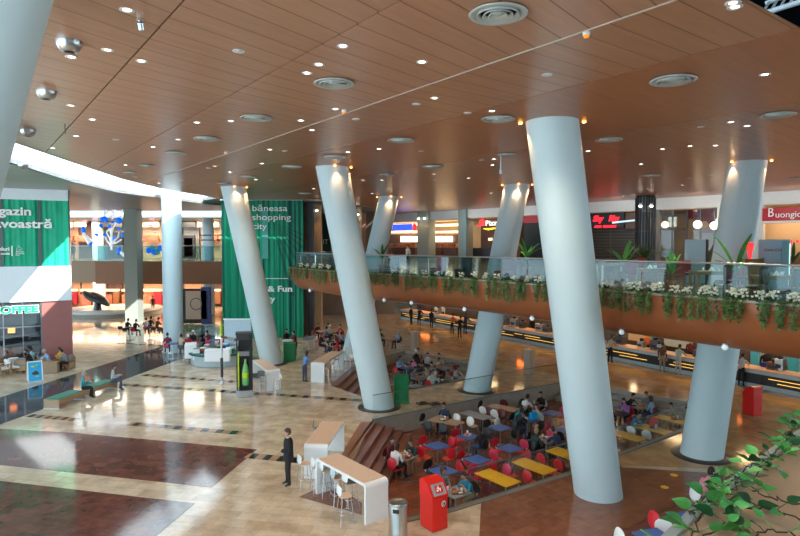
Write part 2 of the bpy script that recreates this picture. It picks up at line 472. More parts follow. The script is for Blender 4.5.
# ---- floor inlays
def inlay(name, poly, m, z=.006):
    mb = MB(); mb.prism([tuple(G(*p)) for p in poly], 0.001, z); return struct(mb, name, m)
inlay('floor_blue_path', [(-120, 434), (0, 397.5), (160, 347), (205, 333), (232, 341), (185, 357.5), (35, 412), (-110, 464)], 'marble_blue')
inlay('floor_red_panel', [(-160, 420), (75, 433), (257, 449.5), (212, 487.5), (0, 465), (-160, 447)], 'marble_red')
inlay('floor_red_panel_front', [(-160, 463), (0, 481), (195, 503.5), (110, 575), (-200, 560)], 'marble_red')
inlay('floor_brown_deck', [(481, 503.2), (572, 474.8), (612, 459), (622, 467.5), (735, 474.5), (690, 500), (560, 560), (478, 560)], 'deck_brown')
inlay('floor_planks', [(560, 560), (690, 499), (735, 474.6), (800, 478), (900, 520), (700, 610)], 'deck_planks')
inlay('floor_brown_triangle', [(299, 497), (330, 482), (362, 503), (362, 515)], 'deck_brown', .005)
inlay('floor_warm_lit', [(640, 466), (741, 470), (960, 490), (960, 420), (810, 402), (505, 343), (430, 322), (395, 322), (425, 349), (520, 368), (603, 384), (700, 403), (697, 430), (640, 449.5), (613, 459.5), (621, 466.5)], tile_mat('marble_warm_lit', (.58,.37,.18), (.47,.29,.13), (.3,.19,.1), -AU, .9, .6, .10, nscale=1.2, nvar=.4, bump=.012), .005)  # warm light and balcony shade put into the floor colour as tan
for i, (px, py) in enumerate([(664.5, 487.5), (674, 475.5)]):
    x, y = G(px, py); mb = MB(); mb.lathe([(0,.018),(.12,.018),(.12,.008),(.0,.008)], c=(0,0,0), n=24); mb.box((0,0,.02), (.13,.04,.008), .5); tag(mb.build('floor_sticker', 'yellow_top', loc=(x, y, 0)), 'round yellow sticker on the brown floor right of the central column, '+('nearer' if i == 0 else 'farther')+' one', 'sticker', 'yellow floor stickers')
# dashed stone lines
def dashes(name, p, q, n, z=.007, w=.42):
    a = Vector(G(*p)); b = Vector(G(*q)); d = (b-a); L = d.length; d.normalize(); nn = Vector((-d.y, d.x))
    mb = MB(); mb.prism([a-nn*w/2, b-nn*w/2, b+nn*w/2, a+nn*w/2], .002, z, 1)
    step = L/n
    for i in range(n):
        c = a + d*(step*(i+.25))
        mb.prism([c-nn*w/2+d*.05, c+d*step*.45-nn*w/2+d*.05, c+d*step*.45+nn*w/2, c+nn*w/2], z, z+.002, 0)
    struct(mb, name, ['marble_dark_tile', 'marble_tan_tile'])
dashes('floor_dashes', (28, 415.5), (77, 419.8), 6); dashes('floor_dashes', (130, 423.8), (241, 433.2), 8)
dashes('floor_dashes', (247, 455.5), (302, 461), 4, w=.5)
dashes('floor_dashes', (142, 375), (236, 382), 10, w=.45); dashes('floor_dashes', (120, 384.5), (362, 400.5), 21, w=.45)
dashes('floor_dashes', (118, 343), (165, 346), 5, w=.4)

# ---- timber ceiling, cut in the bands the panels are laid in
edge = [(-7.5, 2), (-10, 8), (-11.8, 14), (-12.6, 19.2), (-13.3, 24.1), (-14.1, 30), (-14.2, 33), (-14.0, 36.8), (-13.4, 40), (-13.0, 44.1)]
outline = edge + [(-6.0, 44.1), (-2.6, 52.2), (-1.6, 66), (12, 62), (48, 30), (48, 12), (20, 20), (6.2, 9.3), (4.7, 8.2), (-3, 2.2)]
phi = radians(36.6); nx, ny = cos(phi), sin(phi)
bands = [(-90, 2.54, 30), (2.54, 4.92, 36), (4.92, 7.93, 40), (7.93, 10.45, 52.8), (10.45, 15.9, 48), (15.9, 90, 50)]
tones = [((.43,.235,.145),(.40,.215,.13)), ((.45,.245,.15),(.42,.225,.14)), ((.47,.25,.155),(.44,.23,.145)), ((.43,.215,.125),(.40,.20,.115)), ((.38,.155,.07),(.36,.145,.065)), ((.39,.18,.10),(.36,.165,.09))]
for i, (lo, hi, an) in enumerate(bands):
    if i == 5: pl = clip(outline, -nx, -ny, -lo)
    elif i == 0: pl = clip(outline, nx, ny, hi-.03)
    else: pl = clip(clip(outline, nx, ny, hi-.03), -nx, -ny, -lo)
    c1, c2 = tones[i]
    m = tile_mat('ceiling_timber_%d' % i, c1, c2, (.17,.075,.035) if i != 4 else (.34,.14,.06), -radians(90-an), 60, .53 if i else .6, .31, msize=.014, nscale=1.0, nvar=.12, bump=.0, grain=(.6, 6, 1), spec=.32)
    mb = MB(); mb.prism(pl, ZC, ZC+.03); struct(mb, 'ceiling', m)
outline2 = [{(6.2, 9.3): (5.6, 10.1), (4.7, 8.2): (4.1, 9.0), (-3, 2.2): (-3.6, 3.0), (20, 20): (19.4, 20.8)}.get(p, p) for p in outline]
mb = MB(); mb.prism(outline2, ZC+.035, ZC+.2); struct(mb, 'ceiling_upper', 'charcoal')
# light metal strip set into the long joint between two bands
mb = MB()
def jline(off, w, z0, z1):
    pts = []
    for i in range(len(outline)):
        p, q = outline[i], outline[(i+1) % len(outline)]; a = p[0]*nx+p[1]*ny-off; b = q[0]*nx+q[1]*ny-off
        if a*b < 0: t = a/(a-b); pts.append((p[0]+(q[0]-p[0])*t, p[1]+(q[1]-p[1])*t))
    pts.sort(key=lambda p: p[1]); strip(mb, pts[0], pts[-1], w, z0, z1)
jline(7.915, .035, ZC-.01, ZC+.03)
struct(mb, 'trim_3', mat('joint_metal', (.62,.56,.50), .4))
# edge fascia of the timber ceiling and the skylight slot beside it
far = [(-9.5, 2), (-12.2, 8), (-13.9, 14), (-15.0, 20), (-16.2, 26), (-17.4, 31.5), (-18.0, 37.6), (-16.9, 43.0), (-16.2, 47.5), (-14.6, 52)]
def band(name, pts, z0, z1, th, m, side=1):
    mb = MB()
    for a, b in zip(pts, pts[1:]):
        a = Vector(a); b = Vector(b); d = (b-a).normalized(); n = Vector((-d.y, d.x))*th*side
        mb.prism([a, b, b+n, a+n], z0, z1)
    return struct(mb, name, m)
band('ceiling_edge', edge, ZC, ZC+.55, .12, 'white_paint', -1)
band('skylight_upstand', far, ZC+.0, ZC+2.2, .15, 'white_paint', 1)
# rear-left ceiling beyond the skylight
c2 = far + [(-14, 58.5), (-75, 58.5), (-75, 10), (-30, -2), (-12, -2)]
mb = MB(); mb.prism(c2, ZC, ZC+.2); struct(mb, 'ceiling_gallery', tile_mat('ceiling_grey', (.33,.30,.27), (.30,.27,.245), (.2,.18,.16), .3, 40, .6, .35, nvar=.1))
mb = MB(); mb.prism([(-14, 61.5), (-75, 61.5), (-75, 84), (-10, 84), (-10, 61.5)], 10.35, 10.6); struct(mb, 'ceiling_gallery_rear', 'pillar_grey')
mb = MB(); mb.prism([(-75, 61.2), (-12, 61.2), (-12, 61.5), (-75, 61.5)], 10.35, 13); mb.prism([(-75, 58.5), (-12, 58.5), (-12, 58.3), (-75, 58.3)], ZC, 13); struct(mb, 'skylight_upstand_rear', 'white_paint')
# soffit over the strip between the hall ceiling and the gallery
mb = MB(); mb.prism([(-13, 44.3), (-16, 48), (-14.6, 52), (-14, 84), (14, 84), (3, 60), (-1.6, 66), (-2.6, 52.4), (-6, 44.3)], ZC+.25, ZC+.5); struct(mb, 'ceiling_link', 'shop_grey')
mb = MB(); mb.box((-9.6, 44.15, 10.98), (7.6, .1, .3)); mb.box((-4.3, 48.2, 10.98), (8.9, .1, .3), rz=atan2(8.1, 3.4)); struct(mb, 'trim_4', 'white_paint')
# roof void above the hole at the right
mb = MB(); mb.prism([(-30, -3), (60, -3), (60, 40), (12, 24), (-6, 6)], 15.5, 15.7); struct(mb, 'ceiling_roof_deck', mat('roof_void', (.006,.006,.007), 1, spec=0, var=0))
ta = Vector((*G(762, 14, 12.6), 12.6)); tb = Vector((*G(850, -14, 12.6), 12.6)); t = thing('roof_truss', 'pale tubular roof truss seen in the dark opening at the top right corner', 'truss', ta)
ta2 = Vector((*G(766, 3, 13.3), 13.3)); tb2 = Vector((*G(850, -26, 13.3), 13.3))
mb = MB(); mb.tube([ta-ta, tb-ta], .06, 8); mb.build('chord', 'white_paint', t)
mb = MB(); mb.tube([ta2-ta, tb2-ta], .05, 8); mb.build('chord', 'white_paint', t)
mb = MB()
for i in range(9):
    mb.tube([(tb-ta)*(i/9), ta2-ta+(tb2-ta2)*((i+.4)/9)], .03, 6)
mb.build('strut', 'white_paint', t)

# ---- round ceiling vents
VENTS = [(498,12,58,'large round metal ceiling vent at the top centre of the photo, nearest of all'),
 (334,82,40,'round metal ceiling vent left of the three bright downlights, above the second leaning column'),
 (673,79,48,'large round metal vent in the dark timber band right of the central column'),
 (256,117,32,'round metal ceiling vent left of the pale joint, above the third leaning column'),
 (498,118,33,'round metal ceiling vent just left of the top of the central column'),
 (207,138,27,'round metal ceiling vent, second of the row running left from above the third column'),
 (401,139.5,27,'round metal ceiling vent in the dark band between the second and the central column'),
 (609,139,28,'round metal ceiling vent just right of the top of the central column'),
 (778,114,38,'round metal ceiling vent at the right edge of the photo, above the rightmost column'),
 (176,152.5,21,'round metal ceiling vent, third of the row running left towards the skylight'),
 (147,165,17,'small round metal ceiling vent, fourth of the row towards the skylight'),
 (130,172,15,'round metal ceiling vent closest to the skylight edge, last of its row'),
 (335,156,23,'round metal ceiling vent touching the top of the second leaning column'),
 (292,166,21,'round metal ceiling vent between the tops of the second and third columns'),
 (433,166,22,'round metal ceiling vent left of the ceiling hook above the back column'),
 (248,176,18,'round metal ceiling vent just above the top of the third column'),
 (224,183,15,'small round metal ceiling vent at the left of the third column top'),
 (507,154,20,'round metal ceiling vent behind the top of the central column, by the hook'),
 (652,175,20,'dim round metal ceiling vent above the ribbed pillar'),
 (387,174,16,'small round metal ceiling vent above the far slim column'),
 (795,178,18,'dim round metal ceiling vent above the white-on-red restaurant sign'),
 (305,193,14,'smallest round metal ceiling vent, above the green banner tower')]
vt = thing('ceiling_vent', 'x', 'ceiling vent')
mb = MB(); mb.lathe([(.33,-.005),(.36,-.03),(.42,-.035),(.43,-.02),(.40,.0)], n=40); mb.build('rim', mat('vent_metal', (.50,.54,.52), .35, .15), vt)
mb = MB()
for r in (.10, .185, .27): mb.lathe([(r-.01,-.005),(r+.035,-.055),(r+.045,-.05),(r+.012,.0)], n=32)
mb.build('cone_ring', 'vent_metal', vt)
mb = MB(); mb.lathe([(.0,.0),(.32,.0),(.32,.012)], n=32); mb.build('duct_opening', mat('vent_dark', (.05,.05,.05), .5), vt)
mb = MB(); mb.lathe([(0,-.04),(.05,-.035),(.07,-.02),(.07,0)], n=20); mb.build('hub', 'vent_metal', vt)
reg(vt)
for px, py, w, lb in VENTS:
    x, y = G(px, py, ZC)
    dup(vt, (x, y, ZC-.012), 0, lb, 'ceiling vent', 'round vents in the timber ceiling', scale=(w/F*y/sqrt(1+((px-400)/F)**2)/.85))
# ---- recessed downlights
DL = [(127,10,1),(107.5,50,.4),(141.5,61,1),(238.5,51,0),(197,122.5,1),(231,121,1),(343,46,1),(319,64.5,1),(307,73,1),(422,62,1),(335.5,109,1),(356,119,0),(301,120.5,1),(312,130,1),
 (434.5,98,1),(416.5,104,0),(467.5,113,0),(492,111,1),(547,74.5,0),(735,7,1),(765,74.5,1),(421.5,151,0),(434,174,.4),(435,180,0),(444,184.5,0),(468.5,178,1),(481.5,160,0),(494,159,1),(492.5,165,1),(442,202,.4),
 (491,193,1),(588,151,1),(662.5,149,1),(690,146,1),(715.5,145.5,1),(701,127,0),(731,122,1),(747,126,1),(641,164,1),(682.5,185,1),(623,196,1),(689.5,178,0),(711,175,0),(647,189,0),(270,149.5,1),(285,151,0),(262,163.5,1),
 (209,168,0),(230,172,1),(215,166,.4),(348,152,1),(379,149,1),(256,179.5,1),(271,180,0),(313.5,188.5,1),(382,180,1),(363,180,.4),(372,193.5,1),(71,105.5,.4),(92.5,119.5,1),(76,136,1),(52.5,148,1),(116,139.5,0),
 (178,139.5,.4),(153,147,1),(125.5,165,1),(168.5,173.5,0),(135.5,177,0),(159,183,1),(182,180,0),(71.5,57,1),(733,3,.4)]
dl = thing('ceiling_downlight', 'x', 'downlight')
mb = MB(); mb.lathe([(.058,.003),(.10,-.012),(.105,-.004),(.105,.004)], n=24); mb.build('trim_ring', 'white_paint', dl)
mb = MB(); mb.lathe([(.0,-.004),(.055,-.004),(.06,.004)], n=20); mb.build('lamp', 'lamp_glow', dl)
reg(dl)
REFS = [(498,12,'largest vent'),(334,82,'vent above the second column'),(673,79,'vent in the dark timber band'),(256,117,'vent above the third column'),(498,118,'vent left of the central column'),(207,138,'second vent of the left row'),
 (401,139.5,'vent of the dark band'),(609,139,'vent right of the central column'),(778,114,'vent at the right edge'),(176,152.5,'third vent of the left row'),(147,165,'fourth vent of the left row'),(292,166,'vent between second and third columns'),
 (433,166,'vent left of the ceiling hook'),(652,175,'vent above the ribbed pillar'),(552,117,'top of the central column'),(332,166,'top of the second column'),(747,160,'top of the rightmost column'),(517,184,'top of the back column'),
 (389,196,'top of the far slim column'),(233,187,'top of the third column'),(68,47,'largest silver dome'),(46,95,'middle silver dome'),(27,134,'lowest silver dome')]
seen = {}
items = []
for px, py, g in DL:
    r = min(REFS, key=lambda r: hypot(r[0]-px, (r[1]-py)*1.5)); dx, dy = px-r[0], py-r[1]
    hz = 'left' if dx < 0 else 'right'; vz = 'above' if dy < 0 else 'below'
    if abs(dx) > 2.2*abs(dy): w = hz+' of'
    elif abs(dy) > 2.2*abs(dx): w = 'straight '+vz
    else: w = vz+' and '+hz+' of'
    items.append((px, py, g, 'downlight '+w+' the '+r[2], hypot(dx, dy)))
for it in sorted(items, key=lambda i: i[4]):
    px, py, g, lb, d = it; k = seen.get(lb, 0); seen[lb] = k+1
    pre = {0: 'small bright ' if g == 1 else 'small unlit ' if g == 0 else 'small dim '}[0]
    suf = ['', ', second closest', ', third closest', ', fourth closest', ', fifth closest', ', sixth closest'][k]
    x, y = G(px, py, ZC)
    dup(dl, (x, y, ZC), 0, pre+lb+suf, 'downlight', 'recessed downlights in the timber ceiling', mats={'lamp': 'lamp_glow' if g == 1 else 'lamp_glow_dim' if g else 'white_paint'}, scale=1.0 if y < 25 else 1.15)
# ---- silver domes on the left of the ceiling
dm = thing('ceiling_dome', 'x', 'dome')
mb = MB(); mb.lathe([(.20,0),(.20,-.03),(.185,-.09),(.13,-.17),(.08,-.185)], n=28); mb.build('housing', 'steel', dm)
mb = MB(); mb.lathe([(.0,-.19),(.08,-.187),(.085,-.18)], n=20); mb.build('lens', 'black', dm)
reg(dm)
for px, py, lb in [(69,41,'largest silver dome hanging under the timber ceiling at the upper left'),(46.5,91,'middle of the three silver domes under the timber ceiling at left'),(28,130,'lowest silver dome under the timber ceiling, just above the skylight')]:
    x, y = G(px, py, ZC); dup(dm, (x, y, ZC), 0, lb, 'dome', 'silver domes under the ceiling')
x, y = G(14, 160, ZC)
dup(dm, (x-.4, y+1.2, ZC), 0, 'silver dome at the far left, beyond the skylight strip', 'dome')
# ---- sensors, hook
for px, py, lb in [(586.5,32,'small white and orange ceiling sensor beside the pale joint'),(344,110,'small orange ceiling sensor on the pale joint above the second column'),(226,152,'tiny orange ceiling sensor at the lower left of the pale joint')]:
    x, y = G(px, py, ZC); t = thing('ceiling_sensor', lb, 'sensor', (x, y, ZC), 0, None)
    mb = MB(); mb.lathe([(.06,0),(.062,-.03),(.055,-.05)], n=16); mb.build('base', 'white_paint', t)
    mb = MB(); mb.lathe([(.05,-.05),(.04,-.085),(0,-.1)], n=16); mb.build('cap', mat('sensor_orange', (.85,.28,.02), .3, emit=.4), t)
x, y = G(501, 155, ZC)
mb = MB(); mb.tube([(x,y,ZC),(x,y,ZC-.55)], .03, 8); mb.tube([(x,y,ZC-.55),(x,y,ZC-.7)], .06, 10); tag(mb.build('ceiling_hook', 'steel'), 'thin rod with a pale bulb hanging from the ceiling left of the central column', 'hook')
x, y = G(65, 124, ZC)
mb = MB(); mb.tube([(x,y,ZC),(x,y,ZC-.28)], .012, 6); tag(mb.build('sprinkler', 'dark_steel'), 'thin dark rod hanging from the ceiling right of the lowest silver dome', 'sprinkler')
x, y = G(140.5, 18, ZC)
mb = MB(); mb.tube([(x,y,ZC),(x,y,ZC-.07)], .06, 10); mb.tube([(x,y,ZC-.07),(x,y+.04,ZC-.16)], .045, 10); tag(mb.build('spotlight', 'chrome'), 'small silver spotlight right of the downlight at the upper left', 'spotlight')

# ---- leaning columns
CD = {}
def column(base, top, lb, r=.705, lamps=(), zt=ZC, shoe=True, cap=None, group='leaning white columns', name='leaning_column'):
    b = Vector((*base, -.0)); tp = Vector((*top, zt)); d = tp-b
    t = thing(name, lb, 'column', (b.x, b.y, 0), 0, group)
    n = 48; mb = MB(); vs = []
    zs = [0, .25, .5, .75, 1]
    for k in zs:
        for j in range(n):
            q = 2*pi*j/n; vs.append((d.x*k+r*cos(q), d.y*k+r*sin(q), d.z*k + (.0 if k else .0)))
    mb.add(vs, [(i*n+j, i*n+(j+1)%n, (i+1)*n+(j+1)%n, (i+1)*n+j) for i in range(4) for j in range(n)], 0, True)
    mb.add(vs, [tuple(range(n-1,-1,-1)), tuple(4*n+j for j in range(n))])
    mb.build('shaft', 'column_white', t)
    if shoe:
        mb = MB(); mb.lathe([(r+.02, .045), (r+.28, .03), (r+.30, 0.008)], n=40); mb.build('base_ring', mat('ring_dark', (.07,.055,.05), .3), t)
    CD[lb] = (b, tp, r)
    return t, b, tp
def uplight(tp, b, r, ang, lb, power=26, glow='lamp_orange'):
    # small can beside the column head that grazes light down the shaft
    d = (b-tp).normalized(); p = tp + Vector((cos(ang)*(r+.14), sin(ang)*(r+.14), -.0))
    t = thing('column_spotlight', lb, 'spotlight', p, 0, 'warm spotlights around the column heads')
    mb = MB(); mb.lathe([(.05,0),(.055,-.03),(.05,-.05)], n=16); mb.build('housing', glow, t)
    mb = MB(); mb.lathe([(0,-.053),(.04,-.051)], n=14); mb.build('lamp', 'lamp_glow', t)
    l = bpy.data.lights.new('spot', 'SPOT'); l.energy = power; l.color = (1,.50,.22); l.spot_size = radians(75); l.spot_blend = .7; l.shadow_soft_size = .04
    o = bpy.data.objects.new('lamp_beam', l); COL.objects.link(o); o.location = p + Vector((0,0,-.12)) + Vector((cos(ang), sin(ang), 0))*.03
    o.rotation_euler = Vector((d.x-cos(ang)*.10, d.y-sin(ang)*.10, d.z)).to_track_quat('-Z', 'Y').to_euler()
def CB(x0, x1, yb, r=.705): p = G((x0+x1)/2, yb); k_ = 1+r/p[1]; return (p[0]*k_, p[1]*k_)
def CT(x0, x1, yt, r=.705): p = G((x0+x1)/2, yt, ZC); k_ = 1+r/p[1]; return (p[0]*k_, p[1]*k_)
_, bA, tA = column(CB(364,394.5,411.5), CT(314.5,349.5,165), 'tall leaning white column in front of the balcony, left of the central one')
_, bB, tB = column(CB(574,622,504), CT(524,580,116), 'large leaning white column at the centre right, nearest full-height one', shoe=False)
_, bC, tC = column(CB(260,284,365.5), CT(220,246.5,186), 'leaning white column in front of the green banner tower')
_, bD, tD = column(CB(463,490.5,393.7), CT(504.5,529.5,183.5), 'leaning white column passing behind the balcony, left of the central column')
_, bE, tE = column(CB(680.5,722,462.5), CT(727.5,767.5,159.5), 'rightmost leaning white column, passing up through the balcony')
_, bI, tI = column((-3.2,38.5), (-.75,41.2), 'far slim leaning white column beside the blue shop sign')
_, bF, tF = column((-7.35,6.1), (-4.82,7.1), 'nearest leaning white column, cropped by the left edge of the photo', shoe=False)
_, bG, tG = column((-13.9,15.0), (-10.9,15.8), 'column just behind the nearest one at the left edge')
for (b, tp, angs, nm) in [(bB,tB,[(176,'left'),(-8,'right')],'central column'),(bA,tA,[(-10,'right'),(-75,'front')],'second column'),(bC,tC,[(-12,'right'),(-70,'front')],'third column'),(bI,tI,[(185,'left'),(-80,'front'),(-5,'right')],'far slim column'),
    (bD,tD,[(188,'left'),(-95,'front'),(-25,'right')],'back column'),(bE,tE,[(200,'left'),(-45,'right')],'rightmost column'),(bG,tG,[(-20,'right')],'column behind the nearest one')]:
    for a, s in angs: uplight(tp, b, .705, radians(a), f'small warm spotlight, {s} side of the head of the {nm}', 60 if tp.y < 30 else 130)
# straight column in the skylight slot and other pillars
mb = MB(); x, y = G(173.5, 352); r = .66
t = thing('round_column', 'straight pale round column rising into the skylight at left', 'column', (x, y, 0))
mb.lathe([(r, 0), (r, 12.6)], n=40); mb.build('shaft', 'column_white', t)
mb = MB(); mb.lathe([(r+.1, 0.004), (r+.1, .1), (r+.01, .12)], n=40); mb.build('base_ring', 'steel', t)
x, y = G(135, 324.5); t = thing('square_pillar', 'square grey-green pillar in front of the left gallery', 'pillar', (x*1.014, y+.7, 0))
mb = MB(); mb.box((0,0,5.43), (1.22,1.22,10.84)); mb.build('shaft', 'pillar_grey', t); mb = MB(); mb.box((0,0,.08), (1.5,1.5,.14)); mb.build('base_ring', 'travertine_wall', t)
# ================================================================ balcony on the right
edge_px = [(291,268.5),(330,271.5),(400,275.3),(470,279.8),(547,285.6),(632,292.8),(715,299.2),(800,306.4),(880,314)]
be = [Vector(G(px, py, 6.05)) for px, py in edge_px]
be[0] = Vector((-7.0, 37.6))
def offs(pts, d):
    out = []
    for i, p in enumerate(pts):
        a = pts[max(i-1, 0)]; b = pts[min(i+1, len(pts)-1)]; t = (b-a).normalized(); out.append(p + Vector((t.y, -t.x))*d)
    return out     # d>0 : to the hall side (left/front) for a line running towards the camera
s = offs(be, 1.0)[3]-be[3]
SG = 1 if s.dot(Vector((-.8,-.6))) > 0 else -1
def O(d): return offs(be, d*SG)
prof = [(0.0, 6.05), (.02, 5.95), (.0, 5.7), (-.12, 5.3), (-.38, 4.9), (-.72, 4.68), (-1.1, 4.62)]
mb = MB(); cols = [[(p.x, p.y, z) for p in O(o)] for o, z in prof]; n = len(be)
vs = [v for c in cols for v in c]
mb.add(vs, [(k*n+i, k*n+i+1, (k+1)*n+i+1, (k+1)*n+i) for k in range(len(prof)-1) for i in range(n-1)], 0, True)
# rounded tip closing the fascia
tipb = Vector((-4.8, 42.6)); te = [Vector(be[0]), Vector((-7.25, 38.6)), Vector((-7.1, 39.8)), Vector((-6.3, 41.2)), tipb, Vector((-2.2, 45.0))]
cen = Vector((-3, 39.5)); vs = []
for o, z in prof:
    for p in te:
        dd_ = (p-cen).normalized(); vs.append((p.x+dd_.x*o, p.y+dd_.y*o, z))
m_ = len(te)
for k, (o, z) in enumerate(prof): # join exactly with the long side
    q = O(o)[0]; vs[k*m_] = (q.x, q.y, z)
mb.add(vs, [(k*m_+i, (k+1)*m_+i, (k+1)*m_+i+1, k*m_+i+1) for k in range(len(prof)-1) for i in range(m_-1)], 0, True)
struct(mb, 'wall_balcony_fascia', 'fascia_wood')
inner = O(-.75)
deck = [tuple(p) for p in O(-.28)] + [(50, 20), (50, 60), (14, 84), (-6, 84), (-2.4, 45), (-4.5, 42.4), (-6.1, 41.0), (-6.85, 39.7), (-6.9, 38.6)]
mb = MB(); mb.prism(deck, 5.5, ZU); struct(mb, 'floor_upper', tile_mat('upper_floor', (.30,.21,.15), (.26,.18,.13), (.15,.1,.08), -AU, .6, .6, .15))
under = [tuple(p) for p in O(-1.05)] + [(50, 20), (50, 60), (14, 84), (-5, 84), (-2.6, 45), (-3.6, 42.4), (-5.2, 41.0), (-5.95, 39.7), (-5.95, 38.6)]
mb = MB(); mb.prism(under, 4.62, 4.75); struct(mb, 'ceiling_under_balcony', 'offwhite_wall')
# trough lip (pale line) and the trough bottom
mb = MB()
for a, b in zip(O(-.02), O(-.02)[1:]): strip(mb, a, b, .07, 6.03, 6.09)
for a, b in zip(te, te[1:]): strip(mb, a, b, .07, 6.03, 6.09)
struct(mb, 'trim_5', 'travertine_wall')
mb = MB()
ia = O(-.02); ib = O(-.42)
mb.add([(p.x, p.y, 5.98) for p in ia]+[(p.x, p.y, 5.98) for p in ib], [(i, i+1, n+i+1, n+i) for i in range(n-1)])
struct(mb, 'floor_trough', mat('soil', (.03,.02,.012), .9))
# glass balustrade
gl = O(-.45); gb = thing('glass_balustrade', 'long curved glass balustrade along the upper balcony edge', 'balustrade', (gl[4].x, gl[4].y, ZU))
def rel(o, p): return (p[0]-o.location.x, p[1]-o.location.y, p[2]-o.location.z)
pts = []
for a, b in zip(gl, gl[1:]):
    k = max(1, round((b-a).length/1.6))
    for i in range(k): pts.append(a.lerp(b, i/k))
pts.append(gl[-1])
pts = [Vector((-3.2, 44.3)), Vector((-4.9,42.0)), Vector((-6.2, 40.6)), Vector((-6.6, 39.2))] + pts
for a, b in zip(pts, pts[1:]):
    d = (b-a).normalized(); mb = MB(); nn = Vector((-d.y, d.x))*.008; a2 = a+d*.015; b2 = b-d*.015
    q = [rel(gb, (*(a2-nn), 0)), rel(gb, (*(b2-nn), 0)), rel(gb, (*(b2+nn), 0)), rel(gb, (*(a2+nn), 0))]
    mb.prism([p[:2] for p in q], .0, 1.06); mb.build('glass_panel', 'glass_blue', gb)
mb = MB(); mb.tube([rel(gb, (p.x, p.y, 7.0)) for p in pts], .028, 8); mb.build('handrail', 'steel', gb)
for p in pts[::3]:
    mb = MB(); mb.box(rel(gb, (p.x, p.y, ZU+.5)), (.04, .04, 1.0)); mb.build('post', 'steel', gb)
# glass round the front pit
def pitglass(name, lb, pl, z=0.03, h=1.02, step=1.5):
    g = thing(name, lb, 'balustrade', (pl[0][0], pl[0][1], z)); P = [Vector(p) for p in pl]
    for a, b in zip(P, P[1:]):
        k = max(1, round((b-a).length/step))
        for i in range(k):
            a2 = a.lerp(b, i/k)-P[0]; b2 = a.lerp(b, (i+1)/k)-P[0]; d = (b2-a2).normalized(); nn = Vector((-d.y, d.x))*.007; a2 = a2+d*.012; b2 = b2-d*.012
            mb = MB(); mb.prism([a2-nn, b2-nn, b2+nn, a2+nn], 0, h); mb.build('glass_panel', 'glass_clear', g)
    mb = MB(); mb.tube([((p-P[0]).x, (p-P[0]).y, h) for p in P], .018, 6); mb.build('handrail', 'dark_steel', g)
pitglass('glass_balustrade', 'low glass balustrade along the front edge of the sunken seating area', [pit1[6], pit1[5], pit1[4], pit1[3]])
pitglass('glass_balustrade', 'low glass balustrade on the stone wall behind the sunken seating area', [pit1[0], pit1[1]])
pitglass('glass_balustrade', 'low glass balustrade along the rear seating area', [pit2[0], pit2[1], pit2[2]], h=.95)

# ---- plants of the balcony trough
def edge_at(off, s_):          # point at arc length s_ from the tip on the offset line
    P = O(off)
    for a, b in zip(P, P[1:]):
        L = (b-a).length
        if s_ <= L: return a.lerp(b, s_/L)
        s_ -= L
    return P[-1]
def edge_px(off, z, px):       # where that line crosses an image column (measured)
    P = O(off)
    for a, b in zip(P, P[1:]):
        xa = 400+F*a.x/a.y; xb = 400+F*b.x/b.y
        if xa <= px <= xb or xb <= px <= xa: return a.lerp(b, (px-xa)/(xb-xa))
    return P[-1]
def flower_proto(seed, cat='plant'):
    R = random.Random(seed); t = thing('flowering_plant', 'x', cat)
    mb = MB()
    for i in range(34):
        a = R.uniform(0, 2*pi); e = R.uniform(.1, 1.3); mb.leaf((R.uniform(-.1,.1), R.uniform(-.06,.06), .02+R.uniform(0,.1)), (cos(a)*cos(e), sin(a)*cos(e), sin(e)), (0,0,1), R.uniform(.10,.18), .07)
    mb.build('foliage', 'leaf_dark', t)
    mb = MB()
    for i in range(20):
        c = (R.gauss(0,.075), R.gauss(0,.05), R.uniform(.16,.36))
        for k in range(4): q = 2*pi*k/4+i; mb.leaf(c, (cos(q), sin(q), .9), (0,0,1), .06, .05)
        mb.ball(c, (.034,.034,.026), 6)
    mb.build('blossom', 'petal', t)
    return reg(t)
fps = [flower_proto(s) for s in (1, 2, 3)]
fl_px = [302,308.5,315,322,329,338,395,404,414,427.5,439.5,450.5,463,475,487,501,517,530,541,611,630,639.5,655,661.5,680,690,706.5,715.5,735,745,765.5,776,796]
for i, px in enumerate(fl_px):
    p = edge_px(-.2, 6.1, px); lf = [x for x in fl_px]
    if px < 345: lb = f'white-flowered plant in the balcony trough, {ORD[i]} from its left tip'
    elif px < 560: lb = f'white-flowered plant in the balcony trough, {ORD[i-6]} to the right of the second column'
    else: lb = f'white-flowered plant in the balcony trough, {ORD[i-19]} to the right of the central column'
    dup(fps[i % 3], (p.x, p.y, 5.98), random.uniform(-.5, .5)+atan2((be[5]-be[4]).y, (be[5]-be[4]).x), lb, 'plant', 'white flowering plants along the balcony', scale=random.uniform(.9, 1.15)*(1.15 if px < 345 else 1.0))
def ivy_proto(seed):
    R = random.Random(seed); t = MB()
    for k in range(9):
        x0 = R.uniform(-.42, .42); L = R.uniform(.2, .62); y = R.uniform(.02, .08); pts = [(x0, -.12, .04), (x0, y, .08)]
        z = .06; x = x0
        while z > -L:
            z -= .07; x += R.uniform(-.02,.02); pts.append((x, y+.02+R.uniform(0,.03), z))
        t.tube(pts, .006, 4, 1)
        for q in pts:
            for j in range(3):
                a = R.uniform(0, pi); t.leaf(q, (cos(a), .55*abs(sin(a))+.15, R.uniform(-1, .1)), (0,1,.3), R.uniform(.06,.10), R.uniform(.05,.08), R.choice((0, 0, 2)))
    for k in range(40):
        a = R.uniform(0, 2*pi); t.leaf((R.uniform(-.55,.55), R.uniform(-.1,.1), .06), (cos(a), sin(a), .4), (0,0,1), .09, .08, R.choice((0, 2)))
    o = t.build('hanging_ivy', ['leaf_ivy', 'wood_mid', 'leaf']); return reg(o)
